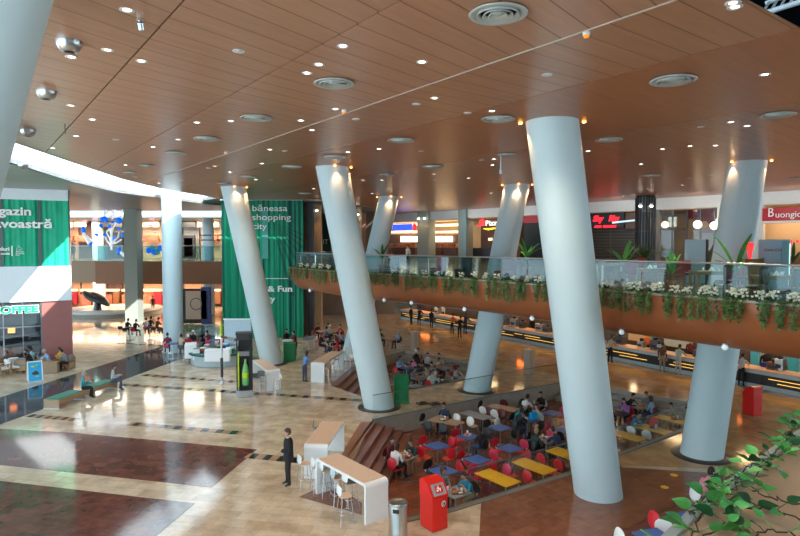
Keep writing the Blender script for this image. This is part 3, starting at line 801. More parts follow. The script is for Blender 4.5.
ivs = [ivy_proto(s) for s in (11, 12, 13, 14)]
tot = sum((b-a).length for a, b in zip(O(0), O(0)[1:])); s_ = .5; k = 0; nleft = 0
while s_ < tot-.5 and k < 58:
    p = edge_at(.02, s_); q = edge_at(.02, s_+.1); a = atan2((q-p).y, (q-p).x)
    ppx = 400+F*p.x/p.y
    vis = not (348 < ppx < 362) and ppx < 820
    if vis:
        lb = (f'ivy trailing over the balcony fascia, {ORD[k]} cluster from the left tip' if k < 28 else f'ivy trailing over the balcony fascia, {ORD[k-28]} cluster of the near right half')
        dup(ivs[k % 4], (p.x, p.y, 6.05), a + (pi if SG*1 > 0 else 0) if False else a, lb, 'ivy', 'ivy hanging from the balcony', scale=(1, 1, random.uniform(.8, 1.15)))
        k += 1
    s_ += .66
# which way do the ivy prototypes face?  local +y must look into the hall
for o in list(COL.objects):
    if o.name.startswith('hanging_ivy'):
        yv = Vector((-sin(o.rotation_euler.z), cos(o.rotation_euler.z)))
        if yv.dot(Vector((-.8, -.6))) < 0: o.rotation_euler.z += pi
        o.rotation_euler.z += 0
# white dome lamps along the underside
dp = thing('fascia_lamp', 'x', 'lamp')
mb = MB(); mb.ball((0,0,-.1), .085, 16); mb.build('globe', 'dome_glow', dp)
mb = MB(); mb.lathe([(.06,0),(.06,-.03)], n=14); mb.build('mount', 'steel', dp)
reg(dp)
for i, px in enumerate([311,386,412,466,535,625,727]):
    p = edge_px(-.45, 4.7, px); dup(dp, (p.x, p.y, 4.82), 0, 'small white globe lamp under the balcony fascia, '+ORD[i]+' from the left', 'lamp', 'globe lamps under the balcony')

# ================================================================ upper shops on the right (wall line measured on the white header band)
SA = Vector(G(460, 210, ZC)); SB = Vector(G(800, 190, ZC)); sdir = (SB-SA).normalized(); snorm = Vector((-sdir.y, sdir.x))
if snorm.y > 0: snorm = -snorm
def S(px, off=0.0):            # parameter along the shop front where the photo column px meets it
    a = SA + snorm*off; dx = (px-400)/F
    # ray x = dx*y' ; y' ~ y (level ray)
    # (a.x + t*sx) = dx*(a.y + t*sy)
    t = (dx*a.y - a.x)/(sdir.x - dx*sdir.y); return a + sdir*t
def zat(px, py, off=0.0):
    p = S(px, off); return W(px, py, p.y)[2]
shop_ang = atan2(sdir.y, sdir.x)
SHM = []
def sbox(mb, px0, px1, z0, z1, off, dep, mi=0):
    a = S(px0, off); b = S(px1, off); m = (a+b)/2; mb.box((m.x-snorm.x*dep/2, m.y-snorm.y*dep/2, (z0+z1)/2), ((b-a).length, dep, z1-z0), shop_ang, mi); return m
mb = MB(); a = S(376, 0); b = S(860, 0); 
mb.prism([a, b, b-snorm*.3, a-snorm*.3], 10.05, ZC); struct(mb, 'wall_header', 'offwhite_wall')
mb = MB(); a = S(370, -4); b = S(900, -4); mb.prism([a, b, b-snorm*.3, a-snorm*.3], 4.6, ZC); struct(mb, 'wall_right_back', 'shop_brown')
mb = MB(); a = S(376, -.3); b = S(880, -.3); mb.prism([a, b, b-snorm*4, a-snorm*4], 10.0, 10.05); struct(mb, 'ceiling_shops', 'shop_cream')
# partitions and pillars between the shops
for i, (x0, x1, m, z1) in enumerate([(380,384,'shop_grey',10.05),(417.3,428.6,'pillar_grey',ZC),(458,466,'pillar_grey',ZC),(517,520,'shop_brown',10.05),(548,586,'shop_grey',10.05),(655.5,658,'shop_grey',10.05),(716,762,'offwhite_wall',10.05)]):
    mb = MB(); dep = 1.0 if i in (1, 2) else .5; sbox(mb, x0, x1, ZU, z1, .18 if i in (1,2) else -.02, dep); struct(mb, 'wall_pillar', m)
mb = MB(); sbox(mb, 462, 466, ZU, ZC, .3, .1); struct(mb, 'trim_6', mat('teal_strip', (.22,.36,.38), .4))
# little helper for upright boards on the shop line
def sboard(name, px0, px1, py0, py1, off, m, parent=None, dep=.08):
    pc = (px0+px1)/2; a = S(px0, off); b = S(px1, off); c = (a+b)/2; zt = min(9.97, zat(pc, py0, off)); zb = max(ZU+.01, zat(pc, py1, off))
    mb = MB()
    if parent:
        mb.box((0, 0, 0), ((b-a).length, dep, zt-zb)); o = mb.build(name, m, parent); o.location = Vector((c.x, c.y, (zt+zb)/2)) - parent.location; o.rotation_euler.z = shop_ang - parent.rotation_euler.z
        if parent.rotation_euler.z: o.location = Matrix.Rotation(-parent.rotation_euler.z, 3, 'Z') @ o.location
    else:
        mb.box((0, 0, 0), ((b-a).length, dep, zt-zb)); o = mb.build(name, m, loc=(c.x, c.y, (zt+zb)/2), rz=shop_ang)
    return o
def shop(name, lb, pxc, off=-2.5):
    c = S(pxc, off); return thing(name, lb, 'shop', (c.x, c.y, ZU))
def stext(body, px, py, hpx, off, m, parent=None, wpx=None, **k):
    p = S(px, off); z = zat(px, py, off); size = hpx/F*p.y/.7
    o = text(body, size, Vector((p.x, p.y, z)), facerot(shop_ang), m, parent=parent, **k)
    if wpx:
        w = max(v.co.x for v in o.data.vertices); a = S(px+wpx, off); want = (a-p).length
        for v in o.data.vertices: v.co.x *= want/w
    return o
# burger shop, left bay and right bay
for (x0, x1, xm, nm, lb) in [(384.5,417,408,'shop_counter','lit shop counter under the blue sign with a row of glowing menu boards'),(429,458,443,'shop_counter','lit shop counter with glowing menu boards, right of the slim grey pillar')]:
    t = shop(nm, lb, xm, -2.2)
    sboard('back_panel', x0-2, x1+2, 205, 262, -3.6, 'shop_cream', t)
    sboard('light_shelf', x0, x1, 218.5, 221, -2.6, 'shelf_glow', t); sboard('light_shelf', x0, x1, 224, 226.5, -2.6, 'shelf_glow', t); sboard('light_shelf', x0, x1, 231, 233, -2.4, 'shelf_glow', t)
    sboard('menu_bulkhead', x0, x1, 234.5, 243.5, -2.2, 'shop_brown', t)
    k = 6 if xm > 420 else 3; w_ = 21.5 if xm > 420 else 17.5; s0 = 431 if xm > 420 else 400.5
    for j in range(k):
        sboard('menu_board', s0+j*w_/k+.3, s0+(j+1)*w_/k-.2, 236.3, 241.8, -2.0, 'menu_glow', t, .06)
    sboard('counter', x0, x1, 247.5, 256, -1.6, 'shop_brown', t, .6)
    sboard('display', x0+4, x1-4, 243.8, 247.2, -2.9, mat('goods', (.5,.15,.08), .5, var=.8, scale=1.8), t, .5)
t = thing('shop_sign', 'blue sign with a small red flower disc, left of the slim grey pillar', 'sign', (*S(404, -1.0), 9))
sboard('panel', 393, 412, 224.2, 230.2, -.9, 'sign_blue', t)
c = S(414.5, -.8); z = zat(414.5, 227, -.8); mb = MB()
for q in range(8): mb.ball((cos(q*pi/4)*.24, 0, sin(q*pi/4)*.24), (.14,.05,.14), 8)
mb.ball((0,0,0), (.26,.06,.26), 10); o = mb.build('flower_disc', 'sign_bright_red', t); o.location = Vector((c.x, c.y, z))-t.location; o.rotation_euler.z = shop_ang
mb = MB(); mb.ball((0,-.06,0), (.09,.05,.09), 8); o = mb.build('flower_centre', 'letter_white', t); o.location = Vector((c.x, c.y, z))-t.location; o.rotation_euler.z = shop_ang
# pizza shop with a red hat sign
t = shop('shop_unit', 'beige shop with an illuminated red hat sign behind the back column', 482, -2)
sboard('back_panel', 466, 521, 208, 262, -3.2, 'shop_cream', t); sboard('side_panel', 481, 498, 222, 262, -1.4, 'shop_brown', t); sboard('counter', 466, 500, 248, 257, -1.3, 'shop_dark', t, .6)
sboard('lamp_shade', 488.5, 492, 238, 240.5, -1.1, 'shelf_glow', t)
t = thing('shop_sign', 'illuminated sign with a red hat, white letters and a yellow swoosh', 'sign', (*S(484, .1), 9.2))
c = S(482, .1); z = zat(482, 226, .1); mb = MB(); mb.lathe([(.62,-.03),(.6,.08),(.34,.16),(.30,.42),(.14,.5),(0,.5)], n=20)
o = mb.build('hat', 'sign_bright_red', t); o.location = Vector((c.x, c.y, z+.05))-t.location; o.scale = (.95, .18, 1.25); o.rotation_euler.z = shop_ang
stext('Pizza', 485.2, 225.6, 5.0, .15, 'lit_white', t, 14, bold=.01)
mb = MB(); mb.tube([(-.1,0,.02),(.5,0,-.05),(1.3,0,.03)], [.02,.09,.05], 8); o = mb.build('swoosh', 'sign_yellow', t); a = S(484, .15); o.location = Vector((a.x, a.y, zat(484, 228.8, .15)))-t.location; o.rotation_euler.z = shop_ang
# dark red band behind the back column
t = shop('shop_unit', 'dark shop with a red header, seen between the back and the central column', 533, -1.5)
sboard('header', 520, 548, 215.5, 222.5, -.3, 'sign_red', t, .3); sboard('back_panel', 519, 549, 215, 262, -2.6, 'shop_dark', t); sboard('glazing', 520, 548, 223, 257, -.6, 'glass_shop', t, .04)
# ribs shop
t = shop('shop_unit', 'dark shuttered restaurant with red neon writing', 612, -1.5)
sboard('header', 586, 624, 212.5, 228.5, -.2, 'black', t, .25); sboard('header_end', 624, 635, 213, 229, -.4, 'shop_brown', t, .2)
sboard('shutter', 586, 637, 229, 262, -1.0, tile_mat('shutter_grille', (.055,.045,.035), (.05,.04,.03), (.22,.17,.12), 0, 5, .28, .4, msize=.02, bump=0, nvar=.1), t)
# the shutter is an upright surface, so give it slats as geometry
a = S(590, -.9); b = S(637, -.9)
for j in range(12):
    z = ZU+.4+j*.27; 
mb = MB()
for j in range(13):
    z = ZU+.3+j*.24; mb.profile([(-.02,0),(.02,0),(.02,.05),(-.02,.05)], (a.x, a.y, z), (b.x, b.y, z))
o = mb.build('shutter_slats', mat('slat_brown', (.16,.12,.09), .5), t); o.location = -t.location
t = thing('neon_sign', 'red neon restaurant writing on a black header, right of the central column', 'sign', (*S(605, .1), 9))
stext('Shy', 592.2, 221.5, 5.6, .0, 'neon_red', t, 11, bold=.012, shear=.3); stext('Rhy', 608.0, 221.2, 5.8, .0, 'neon_red', t, 11, bold=.012, shear=.3)
stext('ASIAN', 594.2, 227.7, 2.1, .0, 'neon_red', t, 6.5, bold=.01); stext('RESTAURANT', 602.8, 227.6, 2.1, .0, 'neon_red', t, 13, bold=.01)
mb = MB(); p = S(612, .2); q = S(634, .2); mb.tube([(p.x, p.y, zat(612, 222.7, .2)), (q.x, q.y, zat(634, 220.3, .2))], .07, 8); tag(mb.build('tube_light', mat('pale_tube', (.5,.75,.8), .3, emit=.5)), 'pale blue slanting tube beside the red neon writing', 'light')
# glass restaurant with globe lamps
t = shop('shop_unit', 'glass-fronted restaurant with globe lamps, left of the rightmost column', 688, -2)
sboard('back_panel', 655, 717, 205, 262, -3.4, mat('rest_wall', (.20,.14,.10), .6, var=.3, scale=.6), t); sboard('red_panel', 686, 720, 207, 219, -.6, 'upholstery_red', t, .1)
sboard('red_panel', 700, 720, 219, 233, -1.2, 'upholstery_red', t, .1)
for x in (657, 672, 686.5, 700, 714): sboard('mullion', x-.6, x+.6, 207, 260, -.3, 'dark_steel', t, .12)
sboard('transom', 656, 717, 228.5, 229.5, -.3, 'dark_steel', t, .12); sboard('glazing', 656, 717, 208, 260, -.25, 'glass_shop', t, .02)
sboard('lit_picture', 668, 676, 217, 227, -2.4, mat('pict', (.35,.42,.45), .5, emit=.25, var=.5, scale=1.5), t)
for i, (px, py, r_) in enumerate([(664.5,224.7,.25),(697,224.5,.27),(713.5,225.6,.26)]):
    o_ = .35; p = S(px, o_); z = zat(px, py, o_); g = thing('globe_lamp', ORD[i]+' from the left of the three glowing globe lamps hanging outside the glass restaurant', 'lamp', (p.x, p.y, z), 0, 'globe lamps of the glass restaurant')
    mb = MB(); mb.ball((0,0,0), r_, 18); mb.build('globe', 'globe_glow' if i else mat('globe_dim', (1,.75,.5), .5, emit=1.0), g); mb = MB(); mb.tube([(0,0,r_-.02),(0,0,10.0-z)], .012, 6); mb.build('cord', 'black', g)
# Buongiorno
t = shop('shop_unit', 'beige cafe under a dark red header at the right edge', 785, -2)
sboard('header', 762, 830, 207.2, 220.5, .02, 'sign_red', t, .3); sboard('back_panel', 760, 840, 205, 270, -3.0, 'shop_cream', t); sboard('counter', 771, 800, 256, 266, -1.5, 'wood_mid', t, .7)
sboard('soffit', 762, 830, 220.5, 222.5, .2, 'offwhite_wall', t, .5)
t = thing('shop_sign', 'white serif lettering on the dark red cafe header at right', 'sign', (*S(780, .1), 9.3))
o = stext('B', 766.5, 216.8, 9.0, .25, 'letter_white', t, 6.2); o = stext('uongiorno', 774, 217.6, 6.0, .25, 'letter_white', t, 42)
for px in (790.5, 797): 
    tag(sboard('red_tag', px-1.3, px+1.3, 240.2, 242.8, -1.0, 'sign_bright_red'), 'small red tag in the cafe, '+('left' if px < 795 else 'right')+' one of two', 'tag')
# exit sign green between
tag(sboard('exit_sign', 712.5, 715.5, 236.5, 238.8, .2, 'sign_green'), 'small green exit sign beside the rightmost column', 'sign')
# ribbed round pillar
y = 40.3; x = (644.7-400)/F*y; t = thing('ribbed_pillar', 'dark round pillar with vertical metal ribs on the upper floor', 'pillar', (x, y, ZU))
mb = MB(); mb.lathe([(.60,0),(.60,ZC-ZU-.01)], n=36); mb.build('core', 'charcoal', t)
mb = MB()
for j in range(22):
    q = 2*pi*j/22; mb.box((cos(q)*.63, sin(q)*.63, (ZC-ZU)/2-.05), (.07,.05,ZC-ZU-.15), q)
mb.build('ribs', 'dark_steel', t)
mb = MB()
for z in (.05, 1.2, 2.5, 3.8): mb.lathe([(.61,z),(.69,z),(.69,z+.06),(.61,z+.06)], n=36)
mb.build('band', 'dark_steel', t)
def slamp(p, z, lb, col=(1,.55,.25), power=30):
    t = thing('wall_spotlight', lb, 'spotlight', (p[0], p[1], z), 0); mb = MB(); mb.lathe([(.09,.1),(.1,0),(.09,-.1)], n=14); mb.build('housing', 'steel', t); mb = MB(); mb.ball((0,0,-.11), (.11,.11,.09), 10); mb.build('lamp', 'lamp_glow', t)
    l = bpy.data.lights.new('spot', 'SPOT'); l.energy = power; l.color = col; l.spot_size = radians(80); l.spot_blend = .8; l.shadow_soft_size = .05
    o = bpy.data.objects.new('lamp_beam', l); COL.objects.link(o); o.location = (p[0], p[1], z-.2)
slamp(((639.5-400)/F*39.4, 39.4), 10.2, 'yellowish spotlight at the left of the ribbed pillar', (1,.8,.25), 30); slamp(((650.5-400)/F*39.4, 39.4), 10.2, 'warm spotlight at the right of the ribbed pillar', power=30)
for px in (418.5, 424.2):
    p = S(px, .45); slamp((p.x, p.y), 10.3, 'warm spotlight on the slim grey pillar, '+('left' if px < 420 else 'right')+' of the pair', power=60)
for px, w_ in ((400, 60), (443, 60), (484, 40), (534, 20), (612, 16), (676, 45), (700, 45), (790, 70)):
    p = S(px, -1.6); l = bpy.data.lights.new('shoplight', 'AREA'); l.shape = 'RECTANGLE'; l.size = 2.5; l.size_y = .6; l.energy = w_; l.color = (1,.72,.42)
    o = bpy.data.objects.new('shop_ceiling_lamp', l); COL.objects.link(o); o.location = (p.x, p.y, 9.9); o.rotation_euler = (0, 0, shop_ang)

for px in (450, 500, 610, 690, 780):  # unseen area lights added to brighten the white header band
    p = S(px, 3.2); l = bpy.data.lights.new('header_fill', 'AREA'); l.shape = 'RECTANGLE'; l.size = 4; l.size_y = .25; l.energy = 42; l.color = (.95,.96,.95); o = bpy.data.objects.new('header_fill_light', l); COL.objects.link(o); o.location = (p.x, p.y, 10.3); o.rotation_euler = Vector((-snorm.x, -snorm.y, -.15)).to_track_quat('-Z', 'Z').to_euler()
# wall beyond, between banner tower and the first shop
mb = MB(); mb.prism([S(384, 0), S(384, -.3), (-3.0, 63.5), (-3.0, 63.2)], ZU, ZC); struct(mb, 'wall_far', 'shop_cream')
mb = MB(); mb.prism([(-14, 63.2), (-2.7, 63.2), (-2.7, 63.6), (-14, 63.6)], 0, ZC+.3); struct(mb, 'wall_far_end', mat('far_wall', (.28,.22,.18), .6, var=.3, scale=.5))
# ================================================================ green banner tower
ty = 47.6; x0 = (222-400)/F*ty; x1 = (303.5-400)/F*ty
def pleat(mb, x0, x1, y, z0, z1, wl, amp, mi=0, seed=1, ang=0, o=(0,0)):
    R = random.Random(seed); n = int((x1-x0)/.035); xs = [x0+(x1-x0)*i/n for i in range(n+1)]; vs = []
    ph = R.uniform(0, 6)
    for z in (z0, z1):
        for x in xs:
            yy = y + amp*sin(2*pi*x/wl+ph) + amp*.5*sin(2*pi*x/(wl*1.73)+ph*2)
            vs.append((x, yy, z))
    k = n+1
    mb.add(vs, [(i, i+1, k+i+1, k+i) for i in range(n)], mi, True)
m = bpy.data.materials.new('banner_green'); m.use_nodes = True; nt = m.node_tree; N = nt.nodes; L = nt.links; p = N['Principled BSDF']; p.inputs['Roughness'].default_value = .55
tc = N.new('ShaderNodeTexCoord'); sx = N.new('ShaderNodeSeparateXYZ'); L.new(tc.outputs['Object'], sx.inputs[0])
mp = N.new('ShaderNodeMapping'); mp.inputs['Scale'].default_value = (5, 1, .05); L.new(tc.outputs['Object'], mp.inputs[0])
nz = N.new('ShaderNodeTexNoise'); nz.inputs['Scale'].default_value = 1.0; nz.inputs['Detail'].default_value = 3; L.new(mp.outputs[0], nz.inputs['Vector'])
cr = N.new('ShaderNodeValToRGB'); cr.color_ramp.elements[0].position = .36; cr.color_ramp.elements[0].color = (.0,.10,.085,1); cr.color_ramp.elements[1].position = .56; cr.color_ramp.elements[1].color = (.0,.36,.18,1)
L.new(nz.outputs['Fac'], cr.inputs[0])
# printed rays fanning out from a point on the cloth
def math_(op, a, b=None):
    q = N.new('ShaderNodeMath'); q.operation = op
    for i, v in enumerate((a, b)):
        if v is None: continue
        if isinstance(v, (int, float)): q.inputs[i].default_value = v
        else: L.new(v, q.inputs[i])
    return q.outputs[0]
dx_ = math_('SUBTRACT', sx.outputs['X'], -10.3); dz_ = math_('SUBTRACT', sx.outputs['Z'], 9.4)
an = math_('ARCTAN2', dz_, dx_); st = math_('SINE', math_('MULTIPLY', an, 42.0)); s1 = math_('GREATER_THAN', st, .35)
g1 = math_('MULTIPLY', math_('MULTIPLY', s1, math_('LESS_THAN', an, -.35)), math_('GREATER_THAN', an, -1.35))
g1 = math_('MULTIPLY', g1, math_('GREATER_THAN', sx.outputs['Z'], 3.4)); g1 = math_('MULTIPLY', g1, .6)
mx = N.new('ShaderNodeMix'); mx.data_type = 'RGBA'; L.new(g1, mx.inputs['Factor']); L.new(cr.outputs[0], mx.inputs[6]); mx.inputs[7].default_value = (.0,.045,.035,1)
L.new(mx.outputs[2], p.inputs['Base Color']); MATS['banner_green'] = m
t = thing('banner_tower', 'tall tower wrapped in a pleated green banner with white lettering', 'banner', ((x0+x1)/2, ty, 0))
def child(mb, name, m_, par, **k):
    o = mb.build(name, m_, par, **k); o.location = Vector(o.location)-par.location if not par.rotation_euler.z else o.location
    return o
mb = MB(); mb.box(((x0+x1)/2, ty+1.8, 5.5), (x1-x0-.1, 3.4, 11.0)); child(mb, 'core', 'charcoal', t)
mb = MB(); pleat(mb, x0, x1, ty, 0.05, 11.1, .42, .05); pleat(mb, x0, x1, ty, .05, 11.1, .42, .05)
mb = MB(); pleat(mb, x0, x1, ty, 0.05, 11.1, .42, .05); o = child(mb, 'banner_cloth', 'banner_green', t)
mb = MB(); mb.box((x0, ty+1.8, 5.6), (.05, 3.6, 11)); child(mb, 'side_cloth', 'green_cloth', t)
def fx(px): return (px-400)/F*(ty-.15)
def fz(px, py): return W(px, py, ty-.15)[2]
def btext(b, px, py, wpx, hpx, parent, nm='lettering', m_='letter_white', bold=0.004):
    sz = hpx/F*ty/.7; o = text(b, sz, Vector((fx(px), ty-.16, fz(px, py))), facerot(0), m_, nm, parent, bold=bold)
    w = max(v.co.x for v in o.data.vertices)
    for v in o.data.vertices: v.co.x *= (wpx/F*ty)/w
    return o
btext('băneasa', 252.3, 211.0, 35.2, 5.9, t); btext('shopping', 252.3, 220.0, 38.8, 5.9, t); btext('city', 253, 229.0, 14, 5.9, t)
btext('& Fun', 267.5, 291.5, 24.5, 5.6, t, bold=.02); btext('Food', 246, 291.5, 19, 5.6, t, bold=.02); btext('City', 258.5, 301.5, 16.5, 5.6, t, bold=.02)
mb = MB(); mb.box((fx(276.5), ty-.16, fz(276, 278.5)), (23/F*ty, .03, .045)); child(mb, 'rule', 'letter_white', t)
mb = MB(); mb.box((fx(265.3), ty-.14, 8.35), (6/F*ty, .02, 3.9)); child(mb, 'pale_strip', mat('banner_pale', (.05,.36,.30), .5), t)
# dark wall and lit pillar right of it
mb = MB(); xa, xb = -7.62, (313.5-400)/F*48.5; mb.box(((xa+xb)/2, 48.8, 5.5), (xb-xa, .4, 11)); struct(mb, 'wall_dark_panel', 'charcoal')
def pill(px0, px1, y, z1, m_, lb, z0=0):
    xa, xb = (px0-400)/F*y, (px1-400)/F*y; t = thing('square_pillar', lb, 'pillar', ((xa+xb)/2, y+(xb-xa)/2, z0)); mb = MB(); mb.box((0,0,(z1-z0)/2), (xb-xa, xb-xa, z1-z0)); mb.build('shaft', m_, t)
    return t
pill(313.8, 321.3, 50.2, 11, 'shop_cream', 'beige pillar lit from above, right of the dark panel beside the green tower')
slamp(((317-400)/F*49.6, 49.6), 10.5, 'warm spotlight on the beige pillar beside the green tower', power=60)
pill(354.5, 361.5, 54.5, 11.05, 'shop_cream', 'beige pillar lit from above, between the second and the far slim column')
slamp(((358-400)/F*54, 54.0), 10.4, 'warm spotlight on the beige pillar behind the second column', power=60)
mb = MB(); xa, xb = (321-400)/F*56, (331-400)/F*56; mb.box(((xa+xb)/2, 56, 8.2), (xb-xa, .3, 4.6)); t = thing('shop_unit', 'dark green shopfront panel with pale letters, beside the beige pillar', 'shop', ((xa+xb)/2, 56, ZU)); child(mb, 'panel', 'green_cloth_dark', t)
text('IT', .62, Vector((-7.3, 55.8, 7.6)), facerot(0), 'letter_white', parent=t)
mb = MB(); xa = (340-400)/F*60; mb.box((xa, 60.5, 8.4), (5.2, .3, 4.8)); struct(mb, 'wall_link', 'shop_peach')
# ================================================================ left banner building with the coffee shop
R0 = Vector(G(70.5, 366)); la = radians(90-64); ld = Vector((cos(la), sin(la)))       # wall runs from R0 to the left/near
def LP(px, off=0.0):
    nn = Vector((ld.y, -ld.x))  # towards the viewer
    a = R0 + nn*off; dx = (px-400)/F; t = (dx*a.y - a.x)/(ld.x - dx*ld.y); return a + ld*t
def LZ(px, py, off=0.0): return W(px, py, LP(px, off).y)[2]
ln = Vector((ld.y, -ld.x))
def lbox(mb, px0, px1, z0, z1, off, dep, mi=0):
    a = LP(px0, off); b = LP(px1, off); m_ = (a+b)/2; mb.box((m_.x-ln.x*dep/2, m_.y-ln.y*dep/2, (z0+z1)/2), ((b-a).length, dep, z1-z0), la, mi)
zt, zg1, zg0, zb = LZ(69, 180.5), LZ(69, 201), LZ(69, 265.8), LZ(70, 300)
mb = MB(); lbox(mb, 40.5, 70.5, 0, zb+.3, 0, .6); struct(mb, 'wall_left_red', 'red_wall')
mb = MB(); lbox(mb, -160, 70.5, zb+.3, 10.84, -.62, .5); struct(mb, 'wall_left_upper', 'offwhite_wall')
mb = MB(); a = LP(70.5, 0); e = a + Vector((-.66,.75))*14; mb.prism([a, e, e-ld*.3, a-ld*.3-ln*.3], 0, 10.84); struct(mb, 'wall_left_side', 'red_wall')
c = LP(35, .1); t = thing('banner', 'huge white panel with a green pleated curtain print and white lettering, hung at the left', 'banner', (c.x, c.y, zb))
def lchild(mb, name, m_, par): o = mb.build(name, m_, par); o.location = -Vector(par.location); return o
mb = MB(); lbox(mb, -160, 69.3, zg1, zt, .12, .12); lchild(mb, 'top_panel', 'white_paint', t)
mb = MB(); lbox(mb, -160, 70.8, zb, zg0, .16, .16); lchild(mb, 'bottom_panel', 'white_paint', t)
mb = MB(); a = LP(-160, .02); b = LP(69.3, .02); Lw = (b-a).length; n = int(Lw/.05); vs = []
for z in (zg0, zg1):
    for i in range(n+1):
        u = i*Lw/n; p = a.lerp(b, i/n) + ln*(.05*sin(2*pi*u/.62)+.025*sin(2*pi*u/.27)); vs.append((p.x, p.y, z))
mb.add(vs, [(i, i+1, n+2+i, n+1+i) for i in range(n)], 0, True); lchild(mb, 'curtain_print', mat('curtain_green', (.0,.42,.23), .55, var=.15, scale=1.5), t)
mb = MB()
for px in (2.2, 40.5): lbox(mb, px-1.8, px+1.6, zg0+.01, zg1-.01, .12, .04)
lchild(mb, 'dark_fold', 'rim_dark', t)
def ltext(b, px, py, hpx, pxe, parent, m_='letter_white', bold=0.012, off=.17, sx=1.0):
    """right end anchored at pxe"""
    p = LP(pxe, off); z = LZ(pxe, py, off); o = text(b, hpx/F*p.y/.7, Vector((p.x, p.y, z)), facerot(la), m_, parent=parent, bold=bold, align='RIGHT', sx=sx)
    return o
ltext('magazin', 32.8, 215.3, 8.0, 32.8, t, bold=.018, sx=1.22); ltext('dumneavoastră', 53.3, 228.0, 8.0, 53.3, t, bold=.018, sx=1.22)
ltext('nouă oferte cu branduri', 9.8, 250.6, 3.6, 9.8, t, bold=.01).data; ltext('mari reduceri model', 9.8, 254.6, 2.0, 9.8, t, bold=.006)
ltext('Băneasa', 24, 252.2, 1.4, 24, t, bold=.0); ltext('Shopping', 24.2, 253.9, 1.4, 24.2, t, bold=.0); ltext('City', 19.6, 255.6, 1.4, 19.6, t, bold=.0)
mb = MB(); p0 = LP(12.2, .18); mb.box((p0.x, p0.y, (LZ(12.2, 246, .18)+LZ(12.2,255.8,.18))/2), (.07, .03, .6), la)
for k in range(3):
    q = LP(19, .18); zz = LZ(19, 248.5, .18); mb.tube([(q.x+ld.x*r_*cos(w_), q.y+ld.y*r_*cos(w_), zz+r_*sin(w_)) for w_, r_ in [(k*2.1+i*.5, .05+.03*i) for i in range(5)]], .012, 5)
lchild(mb, 'logo_mark', 'letter_white', t)
# coffee shop
c = LP(15, 0); t = thing('coffee_shop', 'dark glazed coffee shop front under the white banner at left', 'shop', (c.x, c.y, 0))
mb = MB(); lbox(mb, -160, 40.5, 0, zb+.3, -3.2, .3); lchild(mb, 'back_panel', mat('coffee_back', (.045,.04,.038), .6, var=.8, scale=.8), t)
mb = MB(); lbox(mb, -160, 40.5, zb-.15, zb+.3, 0, .3); lbox(mb, -160, 40.5, LZ(30, 325), LZ(30, 314.5), -.2, .15); lchild(mb, 'header', 'shop_dark', t)
mb = MB()
for px in (-60, -25, 1.5, 21, 39.6): lbox(mb, px-.5, px+.6, 0, zb, .02, .08)
lbox(mb, -160, 40, LZ(30, 327), LZ(30, 326), .02, .08); lchild(mb, 'mullion', 'dark_steel', t)
mb = MB(); lbox(mb, -160, 40.5, 0, zb, -.02, .02); lchild(mb, 'glazing', 'glass_shop', t)
mb = MB(); lbox(mb, -60, 39, 0, 1.1, -1.9, .8); lchild(mb, 'counter', 'wood_dark', t)
mb = MB(); lbox(mb, -60, 38, 2.3, 3.2, -2.9, .1); lchild(mb, 'menu_board', 'shop_brown', t)
ltext('COFFEE', 36.6, 312.0, 6.6, 37.1, t, m_='lit_white', bold=.05, off=.10, sx=1.22); o = ltext('COFFEE', 36.6, 312.0, 6.6, 36.8, t, m_='sign_green', bold=.03, off=.2, sx=1.22)
q = LP(9.6, -.4); tag(lamp_o := MB().box((q.x, q.y, LZ(9.6, 330.5, -.4)), (.34, .2, .28), la).build('lantern', 'orange_glow'), 'small glowing orange-red lantern inside the coffee shop window', 'lantern')
# ================================================================ left gallery
gy = 57.6
def gx(px, y=gy): return (px-400)/F*y
zt_, zb_ = W(120, 261.3, gy)[2], W(120, 284, gy)[2]
mb = MB(); mb.prism([(-46, gy+2.5), (gx(95), gy+2.5), (gx(95), gy), (-14.5, gy), (-14.5, gy+.4), (gx(95)+.4, gy+.4), (gx(95)+.4, gy+2.9), (-46, gy+2.9)], zb_, zt_); struct(mb, 'wall_gallery_fascia', mat('gallery_fascia', (.34,.15,.07), .5, var=.08))
mb = MB(); mb.prism([(-46, gy+2.4), (gx(95), gy+2.4), (gx(95), gy+2.5), (-46, gy+2.5)], zb_, zt_); struct(mb, 'trim_7', 'bench_wood')
mb = MB(); mb.prism([(-46, gy+2.8), (gx(95)+.4, gy+2.8), (gx(95)+.4, gy+.3), (-13.5, gy+.3), (-13.5, 84), (-46, 84)], zt_-.4, zt_-.02); struct(mb, 'floor_gallery', MATS['upper_floor'])
mb = MB(); mb.prism([(-46, gy+2.8), (gx(95)+.4, gy+2.8), (gx(95)+.4, gy+.3), (-13.5, gy+.3), (-13.5, 84), (-46, 84)], zb_, zb_+.1); struct(mb, 'ceiling_under_gallery', 'offwhite_wall')
g = thing('glass_balustrade', 'glass balustrade of the far left gallery', 'balustrade', (gx(95), gy, zt_))
P = [(-20, 2.6), (-14, 2.6), (-7, 2.6), (0, 2.6), (0.2, .15)] + [(2.2*i+.2, .15) for i in range(1, 8)]
for a, b in zip(P, P[1:]):
    mb = MB(); mb.tube([(a[0], a[1], .5), (b[0], b[1], .5)], .001, 3); mb = MB(); d = Vector(b)-Vector(a); d.normalize(); nn = Vector((-d.y, d.x))*.01; a_ = Vector(a); b_ = Vector(b); mb.prism([a_-nn, b_-nn, b_+nn, a_+nn], 0, 1.5); mb.build('glass_panel', 'glass_blue', g)
mb = MB(); mb.tube([(p[0], p[1], 1.5) for p in P], .035, 6); mb.build('handrail', 'steel', g)
